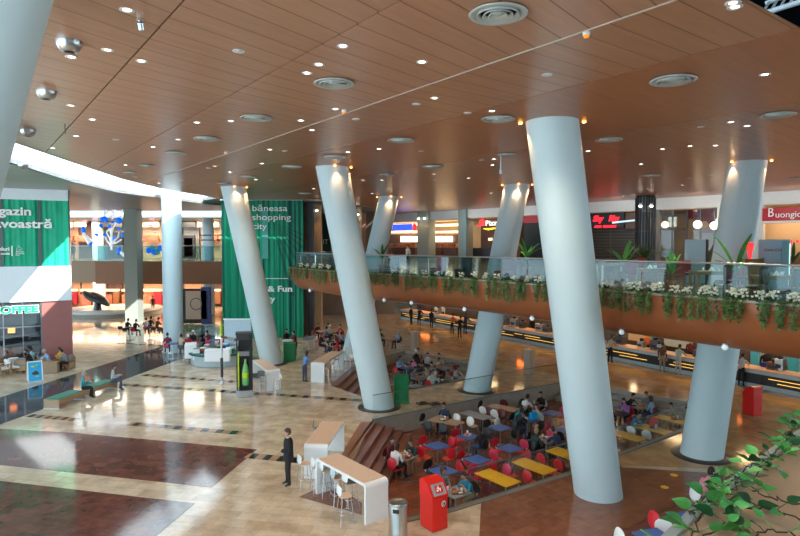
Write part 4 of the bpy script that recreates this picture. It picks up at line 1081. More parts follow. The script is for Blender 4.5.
# back walls with lit shops, upper and lower
def bshop(name, lb, pxa, pxb, y, z0, z1, m_, extra=()):
    xa, xb = gx(pxa, y), gx(pxb, y); t = thing(name, lb, 'shop', ((xa+xb)/2, y, z0)); mb = MB(); mb.box((0, .2, (z1-z0)/2), (xb-xa-.2, .2, z1-z0)); mb.build('back_panel', m_, t)
    mb = MB(); mb.box((0, -1.0, z1-z0-.35), (xb-xa-.2, .25, .7)); mb.build('header', 'shop_dark' if 'dark' in lb else 'shop_cream', t)
    for nm, a, b, c_, d_, mm in extra: # fractions across / up
        mb = MB(); w_ = xb-xa; h_ = z1-z0; mb.box((-w_/2+w_*(a+b)/2, -.55, h_*(c_+d_)/2), (w_*(b-a), .4, h_*(d_-c_))); mb.build(nm, mm, t)
    return t
zu = zt_
U = [(60,79,'orange-brown lit upper shop at the far left, beside the white banner','shop_peach'),(79,92,'brown upper shop left of the pale round pillar in the gallery','shop_brown'),(104,128,'dark upper shop behind the white branched sculpture','shop_grey'),(142,164,'cream lit upper shop with hats on shelves behind the gallery glass','shop_cream'),(183,200,'grey upper shop with a dark door right of the straight round column','shop_grey'),(200,223,'cream upper shop with hanging shelves beside the green tower','shop_cream')]
for a, b, lb, m_ in U:
    ex = [('shelf', .1, .9, .45, .5, 'wood_mid'), ('goods', .15, .85, .5, .62, mat('goods', (.5,.15,.08), .5, var=.8, scale=1.8))]
    if 'door' in lb: ex = [('door', .1, .8, 0, .62, 'charcoal'), ('door_glass', .2, .7, .05, .55, 'shop_grey')]
    if 'sculpture' in lb: ex = [('doorway', .3, .9, 0, .7, 'black')]
    bshop('upper_shop', lb, a, b, 70, zu, 10.3, m_, ex)
Lw_ = [(68,80,'warm orange lit ground shop at the far left under the gallery','shop_peach'),(80,106,'orange lit ground shop behind the dark tilted sculpture','shop_peach'),(106,122,'ground shop with brown goods and grey pillars under the gallery','shop_brown'),(122,142,'peach lit ground shop left of the square grey-green pillar','shop_peach'),(142,165,'bright red and peach ground shop right of the square grey-green pillar','shop_peach'),(183,206,'golden lit ground shop right of the straight round column','shop_peach'),(206,223,'ground cafe shop with dark shelves beside the green tower','shop_brown')]
for i, (a, b, lb, m_) in enumerate(Lw_):
    ex = [('light_shelf', .1, .9, .52, .58, 'shelf_glow'), ('goods', .1, .5, .0, .4, MATS['goods']), ('goods', .58, .92, .1, .5, ['sign_red', 'shop_brown', 'wood_mid', 'sign_red'][i % 4])]
    bshop('ground_shop', lb, a, b, 72, 0, zb_, m_, ex)
    x = gx((a+b)/2, 69); l = bpy.data.lights.new('shoplight', 'AREA'); l.size = 3; l.energy = 170; l.color = (1,.68,.46); o = bpy.data.objects.new('shop_ceiling_lamp', l); COL.objects.link(o); o.location = (x, 69, zb_-.15)
for (a, b, lb, m_) in U:
    x = gx((a+b)/2, 68); l = bpy.data.lights.new('shoplight', 'AREA'); l.size = 2.5; l.energy = 300; l.color = (1,.80,.6); o = bpy.data.objects.new('shop_ceiling_lamp', l); COL.objects.link(o); o.location = (x, 67.5, 10.2)
mb = MB(); mb.box((-36, 74, 6), (60, .4, 12)); struct(mb, 'wall_back_left', 'shop_grey')
mb = MB(); mb.box((-10, 79, 6), (30, .4, 12)); mb.box((-7.6, 64, 2.2), (14, .3, 4.5)); struct(mb, 'wall_back_middle', 'shop_grey')
for px0, px1, lb in [(93,104,'pale blue-white round pillar in the far left gallery'),(202.5,214,'pale round pillar on the upper level beside the green tower')]:
    y = 69.6 if px0 < 100 else 63.5; x = gx((px0+px1)/2, y); r_ = (px1-px0)/2/F*y; t = thing('round_pillar', lb, 'pillar', (x, y, 0)); mb = MB(); mb.lathe([(r_,0),(r_,10.9)], n=28); mb.build('shaft', 'column_white', t)
x = gx(211, 60); t = thing('hanging_shelf', 'dark hanging shelf rack on the upper level beside the green tower', 'shelf', (x, 60, 8.0))
for z in (0, .5): mb = MB(); mb.box((0,0,z), (2.2,.6,.1)); mb.build('shelf_board', 'wood_dark', t)
mb = MB(); mb.tube([(-1,0,0),(-1,0,2)], .03, 6); mb.tube([(1,0,0),(1,0,2)], .03, 6); mb.build('hanger', 'steel', t)
# low sign panels in the lower shops right of the round column
t = thing('poster_stand', 'cream poster stand with a round drawing, right of the straight round column', 'poster', (gx(196, 56), 56, 0))
mb = MB(); mb.box((0,0,1.7), (2.6,.2,3.3)); mb.build('frame', 'charcoal', t); mb = MB(); mb.box((0,-.12,1.8), (2.0,.06,2.7)); mb.build('poster', 'beige_top', t); mb = MB(); mb.tube([(cos(i*pi/8)*.55, -.17, 1.9+sin(i*pi/8)*.55) for i in range(17)], .05, 6); mb.build('ring_drawing', 'shop_grey', t)
mb = MB(); mb.box((gx(205.5, 56), 56, 1.7), (.9, .3, 3.6)); tag(mb.build('blue_partition', mat('blue_panel', (.06,.09,.25), .5)), 'tall dark blue partition beside the poster stand', 'partition')
# ---- round podium with the tilted dark sculpture
py_ = 65.2; pcx = gx(113, py_); zt2 = W(113, 308, py_)[2]
t = thing('round_podium', 'large round podium with a bright white top in the far left hall', 'podium', (pcx, py_, 0))
mb = MB(); mb.lathe([(4.7, zt2-.28), (5.0, zt2-.22), (5.0, zt2), (0, zt2)], n=64); mb.build('top', mat('podium_top', (.90,.90,.86), .2), t)
mb = MB(); mb.lathe([(4.95, zt2-.6), (4.99, zt2-.5), (4.99, zt2-.3), (4.7, zt2-.28)], n=64); mb.build('rim', 'travertine_wall', t)
mb = MB(); mb.lathe([(4.5, .2), (4.5, zt2-.5)], n=48); mb.build('drum', mat('drum', (.20,.22,.22), .15, .3), t)
mb = MB()
for i in range(20):
    q = 2*pi*i/20; mb.tube([(4.7*cos(q), 4.7*sin(q), .2), (4.7*cos(q), 4.7*sin(q), zt2-.4)], .06, 6)
mb.build('baluster', 'steel', t)
mb = MB(); mb.lathe([(5.8, 0), (5.8, .12), (5.4, .12), (5.4, .24), (4.3, .24)], n=64); mb.build('plinth', 'travertine_wall', t)
t = thing('tilted_sculpture', 'dark grey tilted leaf-shaped sculpture standing on the round podium', 'sculpture', (gx(95.5, 63), 63, zt2))
mb = MB(); mb.ball((0,0,0), (1.62, .8, .42), 20, fn=lambda p: Vector((p.x, p.y, p.z+.12*sin(p.x*2.2)))); mb.ball((.15,.0,.34), (.95,.7,.24), 16); o = mb.build('hull', mat('hull_dark', (.05,.06,.065), .3, .3), t); o.location = (0, 0, 1.25); o.rotation_euler = (0, radians(28), 0)
mb = MB(); mb.tube([(.1,0,0),(.15,0,1.3)], [.42,.25], 10); mb.build('pedestal', 'hull_dark', t)
# ---- white branched sculpture with blue discs
ay = 56.2; t = thing('branched_sculpture', 'white branched tree sculpture with blue discs hanging in front of the left gallery', 'sculpture', (gx(112, ay), ay, 6.0))
def AP(px, py, dy=0): p = W(px, py, ay+dy); return (p[0]-t.location.x, p[1]-t.location.y, p[2]-t.location.z)
br = [[(111.3,250),(111.3,243),(109,237),(106.5,232.5)],[(111.3,243),(111.5,234),(113.5,227.5),(116.2,223)],[(111.3,245),(115,240),(118.3,237),(119,232)],[(111.3,244),(116,243),(121.5,239.5)],[(111.3,246),(107,241),(105,237)],[(113.5,228),(109,229.5),(106.5,231.5)],[(111.5,236),(110.5,230),(111,226)]]
for i, b in enumerate(br): mb = MB(); mb.tube([AP(x, y, .3*math.sin(i*2+k)) for k, (x, y) in enumerate(b)], [.10,.085,.065,.05][:len(b)], 8); mb.build('branch', 'art_white', t)
for i, (x, y, r_) in enumerate([(118.7,220.5,.36),(104.5,219.5,.36),(102.2,219,.25),(109.5,226.5,.2),(124,235,.3),(114.5,238.5,.24),(105,235,.2),(119,229,.16),(101,225.5,.2),(96.5,234.8,.18),(112.5,222,.15)]):
    mb = MB(); mb.ball((0,0,0), (r_,.1,r_*.85), 14); mb.lathe([(r_*.3,.02),(r_*.1,.15)], n=10); o = mb.build('blue_disc', 'art_blue', t); o.location = AP(x, y, .4*sin(i*3)); o.rotation_euler = (sin(i)*.5, cos(i*2)*.5, 0)
mb = MB(); mb.tube([(0,0,3.6),(0,0,4.85)], .02, 5); mb.tube([(-.6,0,3.6),(-.6,0,4.85)], .02, 5); mb.build('cord', 'steel', t)
mb = MB()
for i in range(14): mb.leaf(AP(103+i*1.3, 213+2*sin(i*1.7), .2), (cos(i), .2, sin(i*2)), (0,1,0), .5, .3)
mb.build('white_petal', 'art_white', t)
for i, (pts_, lb) in enumerate([([(83.5,230),(84,235),(87,238),(90.5,243)],'hanging white flower form with pale blue ends left of the branched sculpture'),([(119,251),(122.5,254),(127,257)],'lower white and blue flower form on the right of the branched sculpture, over the glass')]):
    mb = MB(); q = [W(x, y, ay-.2) for x, y in pts_]; t2 = thing('flower_sculpture', lb, 'sculpture', q[0]); mb.tube([Vector(v)-Vector(q[0]) for v in q], [.09,.14,.2,.28][:len(q)], 10); mb.build('stem', 'art_white', t2)
    for v, r_ in ((q[0], .36), (q[-1], .32)): mb = MB(); mb.ball(Vector(v)-Vector(q[0]), (r_*.6, .15, r_), 12); mb.build('flower_head', 'art_blue', t2)
for i, (px, py) in enumerate([(85,221.5),(95,219.3),(152,219.5),(150.5,225.8),(155.5,232.2)]):
    p = W(px, py, 57.0 if px > 130 else 56.6); lb = 'small pink hanging petal ' + ['left of the branched sculpture, lower left one','left of the branched sculpture, by the pale round pillar','right of the square pillar, topmost of three','right of the square pillar, middle of three','right of the square pillar, lowest of three'][i]
    t2 = thing('hanging_petal', lb, 'ornament', p, .3*i, 'pink hanging petals'); mb = MB()
    for k in range(4): mb.leaf((-.3,0,0), (1, .3*sin(k*2), -.12+.15*k), (0,0,1), .62, .26)
    mb.build('petal', 'art_pink', t2); mb = MB(); mb.tube([(0,0,0),(0,0,10.8-p[2])], .012, 4); mb.build('cord', 'steel', t2)
for i, (px, py) in enumerate([(157,249),(150,252)]):
    p = W(px, py, 57.0); 
p = W(154, 250.5, 57.0); t2 = thing('flower_sculpture', 'cluster of turquoise and blue glass forms over the gallery glass right of the square pillar', 'sculpture', p)
for i in range(5): mb = MB(); mb.ball((-.5+.27*i, .1*sin(i*2), .25*sin(i*1.9)), (.28,.2,.3), 12); mb.build('glass_form', ['art_blue', 'cyan_glow'][i % 2], t2)
# ================================================================ ground-level food counters
C0 = Vector(G(417, 322)); C1 = Vector(G(800, 397)); cd = (C1-C0).normalized(); C1 = C1 + cd*4; C0 = C0 - cd*3; cn = Vector((cd.y, -cd.x))
if cn.y > 0: cn = -cn
ca = atan2(cd.y, cd.x); Lc = (C1-C0).length; k = 7
cl = ['food counter at the far end, by the dark suited queue', 'food counter behind the queue of customers, left of the back column', 'food counter right of the back column, left half hidden by it', 'food counter left of the central column with yellow light strips', 'food counter between the central and the rightmost column, left part', 'food counter between the central and the rightmost column, right part', 'food counter at the right edge of the photo behind the red bin']
for i in range(k):
    c = C0 + cd*Lc*(i+.5)/k; L1 = Lc/k-.02; t = thing('food_counter', cl[i], 'counter', (c.x, c.y, 0), ca, 'food court counters')
    sgn = 1 if Vector((-sin(ca), cos(ca))).dot(cn) < 0 else -1   # +y local = behind
    Y = lambda v: v*sgn
    mb = MB(); mb.box((0, Y(.5), .12), (L1, .9, .23)); mb.build('plinth', 'kiosk_blue', t)
    mb = MB(); mb.box((0, Y(.47), .5), (L1, .86, .54)); mb.build('front_panel', 'charcoal', t)
    mb = MB(); mb.box((0, Y(.45), .86), (L1, .92, .18)); mb.build('upper_band', 'kiosk_blue', t)
    mb = MB(); mb.box((0, Y(.45), .985), (L1, 1.1, .07)); mb.build('worktop', 'beige_top', t)
    R = random.Random(i)
    for j, z in enumerate((.42, .60)):
        x = -L1/2 + R.uniform(.1, .9)
        while x < L1/2-.8:
            w_ = min(R.uniform(1.6, 4.0), L1/2-x-.05); mb = MB(); mb.box((x+w_/2, Y(.025), z), (w_, .03, .022)); mb.build('light_strip', 'led_yellow', t); x += w_ + R.uniform(.4, 1.4)
# kitchen wall behind
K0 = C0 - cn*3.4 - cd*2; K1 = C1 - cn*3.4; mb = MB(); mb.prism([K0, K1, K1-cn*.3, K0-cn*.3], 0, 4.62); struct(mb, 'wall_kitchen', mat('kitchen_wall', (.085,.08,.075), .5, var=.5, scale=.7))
def KP(px, off=0.0):
    a = K0 + cn*off; dx = (px-400)/F; t = (dx*a.y - a.x)/(cd.x - dx*cd.y); return a + cd*t
def kboard(name, lb, cat_, px0, px1, z0, z1, off, m_, dep=.3, group=None):
    a = KP(px0, off); b = KP(px1, off); c = (a+b)/2; mb = MB(); mb.box((0,0,0), ((b-a).length, dep, z1-z0)); o = mb.build(name, m_, loc=(c.x, c.y, (z0+z1)/2), rz=ca); return tag(o, lb, cat_, group)
kboard('menu_sign', 'glowing orange menu sign right of the back column, under the balcony', 'sign', 519, 530.5, 2.15, 2.75, .3, 'orange_glow')
kboard('menu_sign', 'glowing orange display behind the queue, left of the person in orange', 'sign', 422, 434, 1.5, 2.2, .3, 'orange_glow')
kboard('menu_screen', 'dark wall screen left of the rightmost column behind the counter', 'screen', 672, 683, 2.0, 2.9, .2, 'black')
kboard('wall_panel', 'pale wall panel around the dark screen behind the counter', 'panel', 666, 694, .9, 3.4, .1, 'kiosk_blue', .1)
kboard('wall_panel', 'beige tiled wall panel behind the counter right of the central column', 'panel', 630, 651, .9, 3.9, .1, 'shop_cream', .1)
kboard('wall_panel', 'teal edge strip on the kitchen wall right of the beige tiled panel', 'panel', 652, 654.5, .9, 3.9, .15, 'teal_strip', .2)
kboard('wall_panel', 'pale curtain-like panel on the kitchen wall at the right edge', 'panel', 787, 796, .9, 3.6, .4, 'teal_strip', .2)
kboard('hood_light', 'round warm lamp disc on the kitchen wall, upper right of the central column', 'lamp', 634, 637, 2.2, 2.6, .3, 'menu_glow')
for i, (a, b) in enumerate([(742, 751), (743, 752)]):
    kboard('heat_lamp', 'glowing orange heat lamp shelf behind the rightmost column, '+('upper' if i == 0 else 'lower')+' one', 'lamp', a, b, 2.55-.9*i, 2.75-.9*i, .6, 'orange_glow')
def fridge(px, off, w, h, lb, body='kiosk_blue', face='cyan_glow', z=0, ang=None, at=None):
    p = Vector(at) if at else KP(px, off); t = thing('drinks_fridge', lb, 'fridge', (p.x, p.y, z), ca if ang is None else ang)
    mb = MB(); mb.box((0,.02,h/2), (w,.62,h)); mb.build('cabinet', body, t, bevel=.02)
    mb = MB(); mb.box((0,-.31,h/2+.05), (w*.84,.05,h*.82)); mb.build('door', face, t); mb = MB(); mb.box((w*.36,-.36,h/2), (.03,.04,.5)); mb.build('handle', 'steel', t)
    return t
fridge(760.5, .7, .55, 2.3, 'glowing turquoise drinks fridge behind the counter, right of the rightmost column')
fridge(799, .7, .6, 2.3, 'drinks fridge behind the counter cut by the right edge of the photo')
kboard('blue_crate', 'deep blue crate on the counter right of the turquoise fridge', 'crate', 765, 772, 1.02, 1.25, 2.4, mat('crate_blue', (.02,.02,.35), .5), .4)
R = random.Random(5)
EQ = [(438,'stainless coffee machine'),(505,'dark coffee machine'),(515,'steel urn'),(523,'dark kitchen appliance'),(541,'steel tray rack'),(548,'dark grill machine'),(613,'dark espresso machine'),(622,'black coffee grinder'),(643,'steel juice dispenser'),(657,'dark till'),(660.5,'small steel kettle'),(702,'black till'),(777,'brown display case'),(783,'steel display rack')]
for px, nm in EQ:
    p = KP(px, 2.75); w_ = R.uniform(.4,.75); h_ = R.uniform(.35,.65); t = thing(nm.replace(' ', '_'), nm+' on the food counter, at '+('the far end by the queue' if px < 450 else 'the stretch right of the back column' if px < 560 else 'the stretch right of the central column' if px < 665 else 'the left of the rightmost column' if px < 710 else 'the right edge'), 'appliance', (p.x, p.y, 1.02), ca)
    mb = MB(); mb.box((0,0,h_/2), (w_,.4,h_)); mb.build('housing', 'dark_steel' if 'dark' in nm or 'black' in nm else 'wood_mid' if 'brown' in nm else 'steel', t, bevel=.02)
    mb = MB(); mb.lathe([(.0,h_),(.12,h_),(.12,h_+.14),(.08,h_+.18),(0,h_+.18)], n=14); mb.build('lid', 'black', t); mb = MB(); mb.box((0,-.22,h_*.4), (w_*.6,.05,h_*.3)); mb.build('front_plate', 'charcoal', t)
for i in range(9):
    p = C0 + cd*(Lc*(i+.5)/9) - cn*1.9; l = bpy.data.lights.new('kitchen_light', 'AREA'); l.size = 2.2; l.size_y = .5; l.shape = 'RECTANGLE'; l.energy = 60; l.color = (1,.62,.32); o = bpy.data.objects.new('kitchen_lamp', l); COL.objects.link(o); o.location = (p.x, p.y, 4.55); o.rotation_euler = (0, 0, ca)
# ================================================================ furniture prototypes
def chair_proto():
    t = thing('cafe_chair', 'x', 'chair')          # sitter looks to local +y
    mb = MB(); mb.pad((0,.0,.445), .43, .42, .035, e=3, bow=.012); mb.build('seat', 'red_shell', t)
    R = Matrix.Rotation(radians(78), 3, 'X'); mb = MB(); mb.pad((0,-.215,.70), .43, .40, .03, R=R, e=2.3, bow=-.03); mb.build('backrest', 'red_shell', t)
    for sx in (-1, 1):
        for sy in (-1, 1): mb = MB(); mb.tube([(sx*.15, sy*.13, .435), (sx*.20, sy*.20, 0)], .012, 6); mb.build('leg', 'chrome', t)
    mb = MB(); mb.tube([(-.1,-.17,.43),(-.1,-.24,.55)], .012, 6); mb.tube([(.1,-.17,.43),(.1,-.24,.55)], .012, 6); mb.build('back_support', 'chrome', t)
    return reg(t)
def square_proto():
    t = thing('cafe_table', 'x', 'table'); mb = MB(); mb.box((0,0,.735), (.72,.72,.03)); mb.build('tabletop', 'blue_top', t, bevel=.008)
    mb = MB(); mb.box((0,0,.712), (.69,.69,.018)); mb.build('underframe', 'steel', t)
    mb = MB(); mb.tube([(0,0,.02),(0,0,.70)], .03, 10); mb.build('pedestal', 'steel', t); mb = MB(); mb.box((0,0,.012), (.5,.06,.024)); mb.box((0,0,.012), (.06,.5,.024)); mb.build('foot', 'steel', t)
    return reg(t)
def rect_proto():
    t = thing('double_table', 'x', 'table')
    for s_ in (-1, 1): mb = MB(); mb.box((0,s_*.36,.735), (.72,.70,.03)); mb.build('tabletop', 'yellow_top', t, bevel=.008)
    mb = MB(); mb.box((0,0,.712), (.68,1.38,.018)); mb.build('underframe', 'wood_mid', t)
    for sx in (-1, 1):
        for sy in (-1, 1): mb = MB(); mb.tube([(sx*.3, sy*.64, 0), (sx*.3, sy*.64, .705)], .02, 8); mb.build('leg', 'steel', t)
    return reg(t)
CH = chair_proto(); TS = square_proto(); TR = rect_proto()
SHELL = dict(red=('red_shell', 'red_shell'), redorange=('orange_seat', 'red_shell'), black=('charcoal', 'black'), white=('beige_top', 'white_plastic'), dark=('wood_dark', 'maroon_shell'), pink=('red_shell', mat('pink_shell', (.62,.05,.13), .4)))
mat('maroon_shell', (.12,.012,.02), .4)
TOPS = dict(blue='blue_top', yellow='yellow_top', tan='tan_top', grey='grey_top', dark='charcoal', white='white_plastic')
PEOPLE = []
def place_chair(x, y, z, ang, col, lb, group):
    s_, b_ = SHELL[col]
    return dup(CH, (x, y, z), ang, lb, 'chair', group, mats={'seat': s_, 'backrest': b_})
SD = {'N': (0, 1, pi), 'S': (0, -1, 0), 'E': (1, 0, pi/2), 'W': (-1, 0, -pi/2)}
SNAME = {'N': 'far left', 'S': 'near right', 'E': 'far right', 'W': 'near left'}
def table_set(px, py, zf, kind, col, desc, chairs, group, rot=0.0, people={}):
    x, y = G(px, py, zf+.74); a = AV+rot; ca_, sa = cos(a), sin(a)
    pr = TR if kind == 'R' else TS
    dup(pr, (x, y, zf), a, desc, 'table', 'tables of the '+group, mats={'tabletop': TOPS[col]})
    short = desc
    for spec in chairs.split():
        key, c = spec.split(':'); side = key[0]; k = key[1:] 
        sx, sy, ca2 = SD[side]
        if kind == 'R' and side in 'EW': lx, ly = sx*.62, (.36 if k == '1' else -.36)
        elif kind == 'R': lx, ly = 0, sy*.95
        else: lx, ly = sx*.60, sy*.60
        jx, jy = random.uniform(-.05,.05), random.uniform(-.05,.05); lx += jx + sx*random.uniform(0,.08); ly += jy + sy*random.uniform(0,.08)
        wx, wy = x+lx*ca_-ly*sa, y+lx*sa+ly*ca_
        # sitter faces the table: local +y -> direction (-sx,-sy)
        fa = a + atan2(-sy, -sx) - pi/2
        cn_ = {'red':'red','redorange':'red','black':'black','white':'white','dark':'dark maroon','pink':'pink-red'}[c]
        kk = '' if not k else (', farther one' if k == '1' else ', nearer one')
        place_chair(wx, wy, zf, fa+random.uniform(-.12,.12), c, f'{cn_} chair, {SNAME[side]} side of {short}'+kk, 'chairs of the '+group)
        if key in people: PEOPLE.append((wx, wy, zf, fa, people[key], 'at '+short))
    return x, y
g1 = 'front sunken seating area'; z1 = zp1
P = lambda *a: a
table_set(437.5, 445.5, z1, 'S', 'blue', 'blue table nearest the brown steps', 'N:red W:redorange E:red S:redorange', g1)
table_set(469, 436.5, z1, 'S', 'blue', 'blue table of the person in denim', 'N:red W:red S:black', g1, people={'S': ('black','denim','hair_black','sit','person in black with blue jeans')})
table_set(500.5, 427.5, z1, 'S', 'blue', 'blue table with black chairs, mid pit', 'N:black S:black W:black', g1)
table_set(510, 448, z1, 'S', 'blue', 'blue table right in the pit middle', 'N:red W:red E:pink S:redorange', g1)
table_set(477, 459.5, z1, 'S', 'blue', 'blue table behind the nearest yellow table', 'N:red W:redorange E:pink S:redorange', g1)
table_set(443, 470.5, z1, 'S', 'blue', 'blue table behind the large red bin', 'N:black E:black', g1)
table_set(552, 413, z1, 'S', 'blue', 'blue table farthest back by central column', 'N:pink E:pink S:pink', g1)
table_set(564, 430, z1, 'S', 'blue', 'blue table half hidden by central column', 'N:pink W:pink', g1)
table_set(546, 439.5, z1, 'S', 'grey', 'food-covered table left of central column', 'N:black S:black W:black E:black', g1, people={'W': ('darkgreen','black','hair_blond','sit','blond person in dark green'), 'S': ('navy','black','hair_black','lean','person in navy'), 'N': ('black','black','hair_brown','sit','person in black with reddish hair')})
table_set(445.5, 421, z1, 'R', 'tan', 'tan table with one diner in navy', 'N:black W1:black W2:black E1:black', g1, rot=.35, people={'E1': ('navy','black','hair_black','sit','person in navy sweater')})
table_set(476, 415, z1, 'R', 'grey', 'grey table with white chairs', 'E1:white E2:white W1:white W2:white S:white', g1, rot=.1, people={})
table_set(503, 407.5, z1, 'R', 'tan', 'long table with dark maroon chairs', 'W1:dark W2:dark N:black E1:dark', g1, rot=.3)
table_set(533, 405, z1, 'S', 'tan', 'small back table of two talking people', 'W:black E:white N:black S:dark', g1, people={'W': ('white','black','hair_black','lean','person in white shirt'), 'E': ('black','black','hair_black','sit','person in black jacket')})
table_set(527, 419.5, z1, 'S', 'blue', 'blue table with a cyan bag', 'N:black W:black E:white S:black', g1, people={'N': ('teal','black','hair_black','lean','person in teal and white'), 'E': ('mint','khaki','hair_brown','sit','person in pale mint sweater'), 'W': ('black','denim','hair_black','lean','person in a black top')})
table_set(405, 456, z1, 'S', 'tan', 'food-covered table beside the brown steps', 'W:red E:redorange N:dark', g1, rot=.25, people={'W': ('white','black','hair_brown','sit','person in white'), 'E': ('darkgreen','khaki','hair_brown','lean','person in dark green'), 'N': ('maroon','black','hair_black','sit','person in maroon')})
table_set(455.5, 492, z1, 'S', 'grey', 'grey table right of the red bin', 'E:black N:dark', g1, people={'E': ('cyan','khaki','hair_black','lean','person in bright blue'), 'N': ('grey','black','hair_brown','sit','person in grey')})
table_set(497.5, 477.5, z1, 'R', 'yellow', 'yellow table nearest the red bin', 'E1:pink W1:dark W2:dark N:pink', g1, people={})
table_set(534, 466, z1, 'R', 'yellow', 'middle yellow table of the front row', 'E1:red E2:redorange W1:pink W2:redorange', g1)
table_set(567, 454, z1, 'R', 'yellow', 'yellow table cut by the central column', 'W2:dark', g1)
# right of the central column
g2 = 'right end of the sunken seating area'
table_set(626.5, 435.5, z1, 'R', 'yellow', 'yellow table with two white chairs', 'E1:white E2:white', g2)
table_set(653, 429, z1, 'R', 'yellow', 'yellow table of the turquoise diner', 'S:redorange N:redorange', g2, people={'N': ('cyan','denim','hair_black','lean','person in turquoise')})
table_set(672, 419.5, z1, 'R', 'yellow', 'yellow table of the khaki pair', 'E1:red E2:red W1:red', g2, people={'E1': ('khaki','khaki','hair_black','sit','person in khaki, left'), 'E2': ('khaki','black','hair_black','sit','person in khaki, right')})
table_set(639, 406.5, z1, 'S', 'tan', 'crowded table below the stone tiers', 'N:black E:white W:redorange S:dark', g2, people={'N': ('black','black','hair_black','lean','person in black'), 'E': ('grey','black','hair_brown','sit','person in grey'), 'S': ('lightblue','denim','hair_brown','sit','person in light blue')})
table_set(619, 413, z1, 'S', 'dark', 'dark table right of the central column', 'N:red E:pink W:red', g2, people={'N': ('blue','black','hair_black','sit','person in blue'), 'E': ('violet','black','hair_black','lean','person in violet-pink')})
# rear pit
g3 = 'rear seating area'; z2 = zp2+.0
table_set(406.5, 367.5, z2, 'S', 'blue', 'blue rear table beside the second column', 'N:red W:red E:black S:black', g3, people={'N': ('lightblue','black','hair_black','sit','person in light blue shirt'), 'E': ('pink','black','hair_brown','sit','person in pink and white')})
table_set(411, 357.5, z2, 'S', 'grey', 'grey rear table farthest back', 'E:pink S:black', g3, people={'E': ('beige','khaki','hair_black','sit','person in beige'), 'S': ('black','black','hair_white','sit','person in black wearing a white cap')})
table_set(427, 373, z2, 'S', 'blue', 'blue rear table at the group middle', 'W:redorange E:black N:dark', g3, people={'E': ('grey','khaki','hair_black','lean','person in a grey top'), 'N': ('black','black','hair_black','sit','person all in black')})
table_set(446, 369, z2, 'S', 'blue', 'blue rear table toward the back column', 'N:pink E:red W:red', g3, people={'N': ('beige','black','hair_black','sit','person with beige shirt')})
table_set(433, 363, z2, 'S', 'grey', 'grey rear table below the glossy floor', 'N:black E:white', g3, people={'N': ('white','black','hair_black','sit','person in white shirt and black hair'), 'E': ('beige','khaki','hair_black','sit','person in a cream shirt')})
table_set(415.6, 386, z2, 'S', 'grey', 'rear table right of the green box', 'N:red E:red', g3)
table_set(440, 381, z2, 'S', 'dark', 'dark rear table along the glass', 'W:red E:white N:white', g3, people={'W': ('mint','khaki','hair_white','lean','person in mint with white hair'), 'E': ('khaki','khaki','hair_brown','sit','person in olive'), 'N': ('white','denim','hair_brown','sit','person in a white top')})
table_set(461, 376.5, z2, 'S', 'grey', 'grey rear table touching the back column', 'N:red W:black', g3, people={'N': ('white','black','hair_black','lean','person in a loose white shirt')})
table_set(419, 378, z2, 'S', 'tan', 'small tan rear table near the glass', 'N:black E:black', g3, people={'N': ('grey','black','hair_black','lean','person in dark grey'), 'E': ('khaki','denim','hair_brown','sit','person in sand colour')})
# main-level tables further back
g4 = 'cafe tables behind the white bar table'
table_set(308.5, 338.8, 0, 'S', 'blue', 'small blue table beside the green tower', 'W:red E:red', g4, rot=-AV)
table_set(334, 333, 0, 'S', 'dark', 'crowded dark table by the beige pillar', 'W:red E:red N:black S:red', g4, people={'W': ('teal','black','hair_black','sit','person in teal'), 'E': ('red','black','hair_brown','sit','person in a red top'), 'N': ('beige','black','hair_white','sit','person in beige with white hair')})
table_set(345, 339.5, 0, 'S', 'grey', 'grey cafe table left of second column', 'W:red E:red N:red', g4, people={'W': ('lightblue','black','hair_brown','lean','person in pale blue'), 'N': ('mint','black','hair_blond','sit','person in mint green')})
table_set(330, 341.5, 0, 'S', 'dark', 'dark table before the crowded cafe table', 'W:red E:red', g4, people={'E': ('red','black','hair_black','sit','person in bright red')})
table_set(322, 331, 0, 'S', 'tan', 'tan table deepest in the cafe', 'E:dark W:dark N:red', g4, people={'N': ('maroon','black','hair_black','sit','person in maroon'), 'E': ('beige','black','hair_black','sit','person in a beige top')})
table_set(388, 338.5, 0, 'R', 'tan', 'tan table on the open glossy floor', 'W1:dark E2:dark N:dark', g4, people={'N': ('black','black','hair_black','sit','person in a dark top'), 'E2': ('lightblue','black','hair_grey','sit','grey-haired person in light blue')})
# right front corner
g5 = 'tables at the lower right'
place_chair(*G(700.5, 517), 0, -1.35, 'white', 'white chair of the person in pink at the lower right', 'chairs at the lower right')
x, y = G(688, 519, .74); dup(TS, (x, y, 0), .3, 'blue table in front of the person in pink at the lower right', 'table', g5, mats={'tabletop': 'blue_top'})
place_chair(x-.62, y+.15, 0, -pi/2+.3, 'red', 'red chair left of the blue table at the lower right, its back upright', 'chairs at the lower right')
place_chair(x+.05, y-.66, 0, .3, 'red', 'red chair in front of the blue table at the lower right, partly behind the ivy', 'chairs at the lower right')
PX = Vector((x+.42, y+.55)); 
x2, y2 = G(655, 537, .74); dup(TS, (x2, y2, 0), .3, 'blue table cut by the bottom edge at the lower right', 'table', g5, mats={'tabletop': 'blue_top'})
place_chair(x2-.60, y2+.15, 0, -pi/2+.2, 'white', 'white chair left of the blue table at the bottom edge', 'chairs at the lower right')
place_chair(x2+.38, y2+.42, 0, pi-.5, 'white', 'white chair behind the blue table at the bottom edge', 'chairs at the lower right')
xp, yp = G(700.5, 517); PEOPLE.append((xp, yp, 0, -1.35, ('pink','denim','hair_black','lean','person in pink'), 'sitting at the lower right, seen through the ivy'))

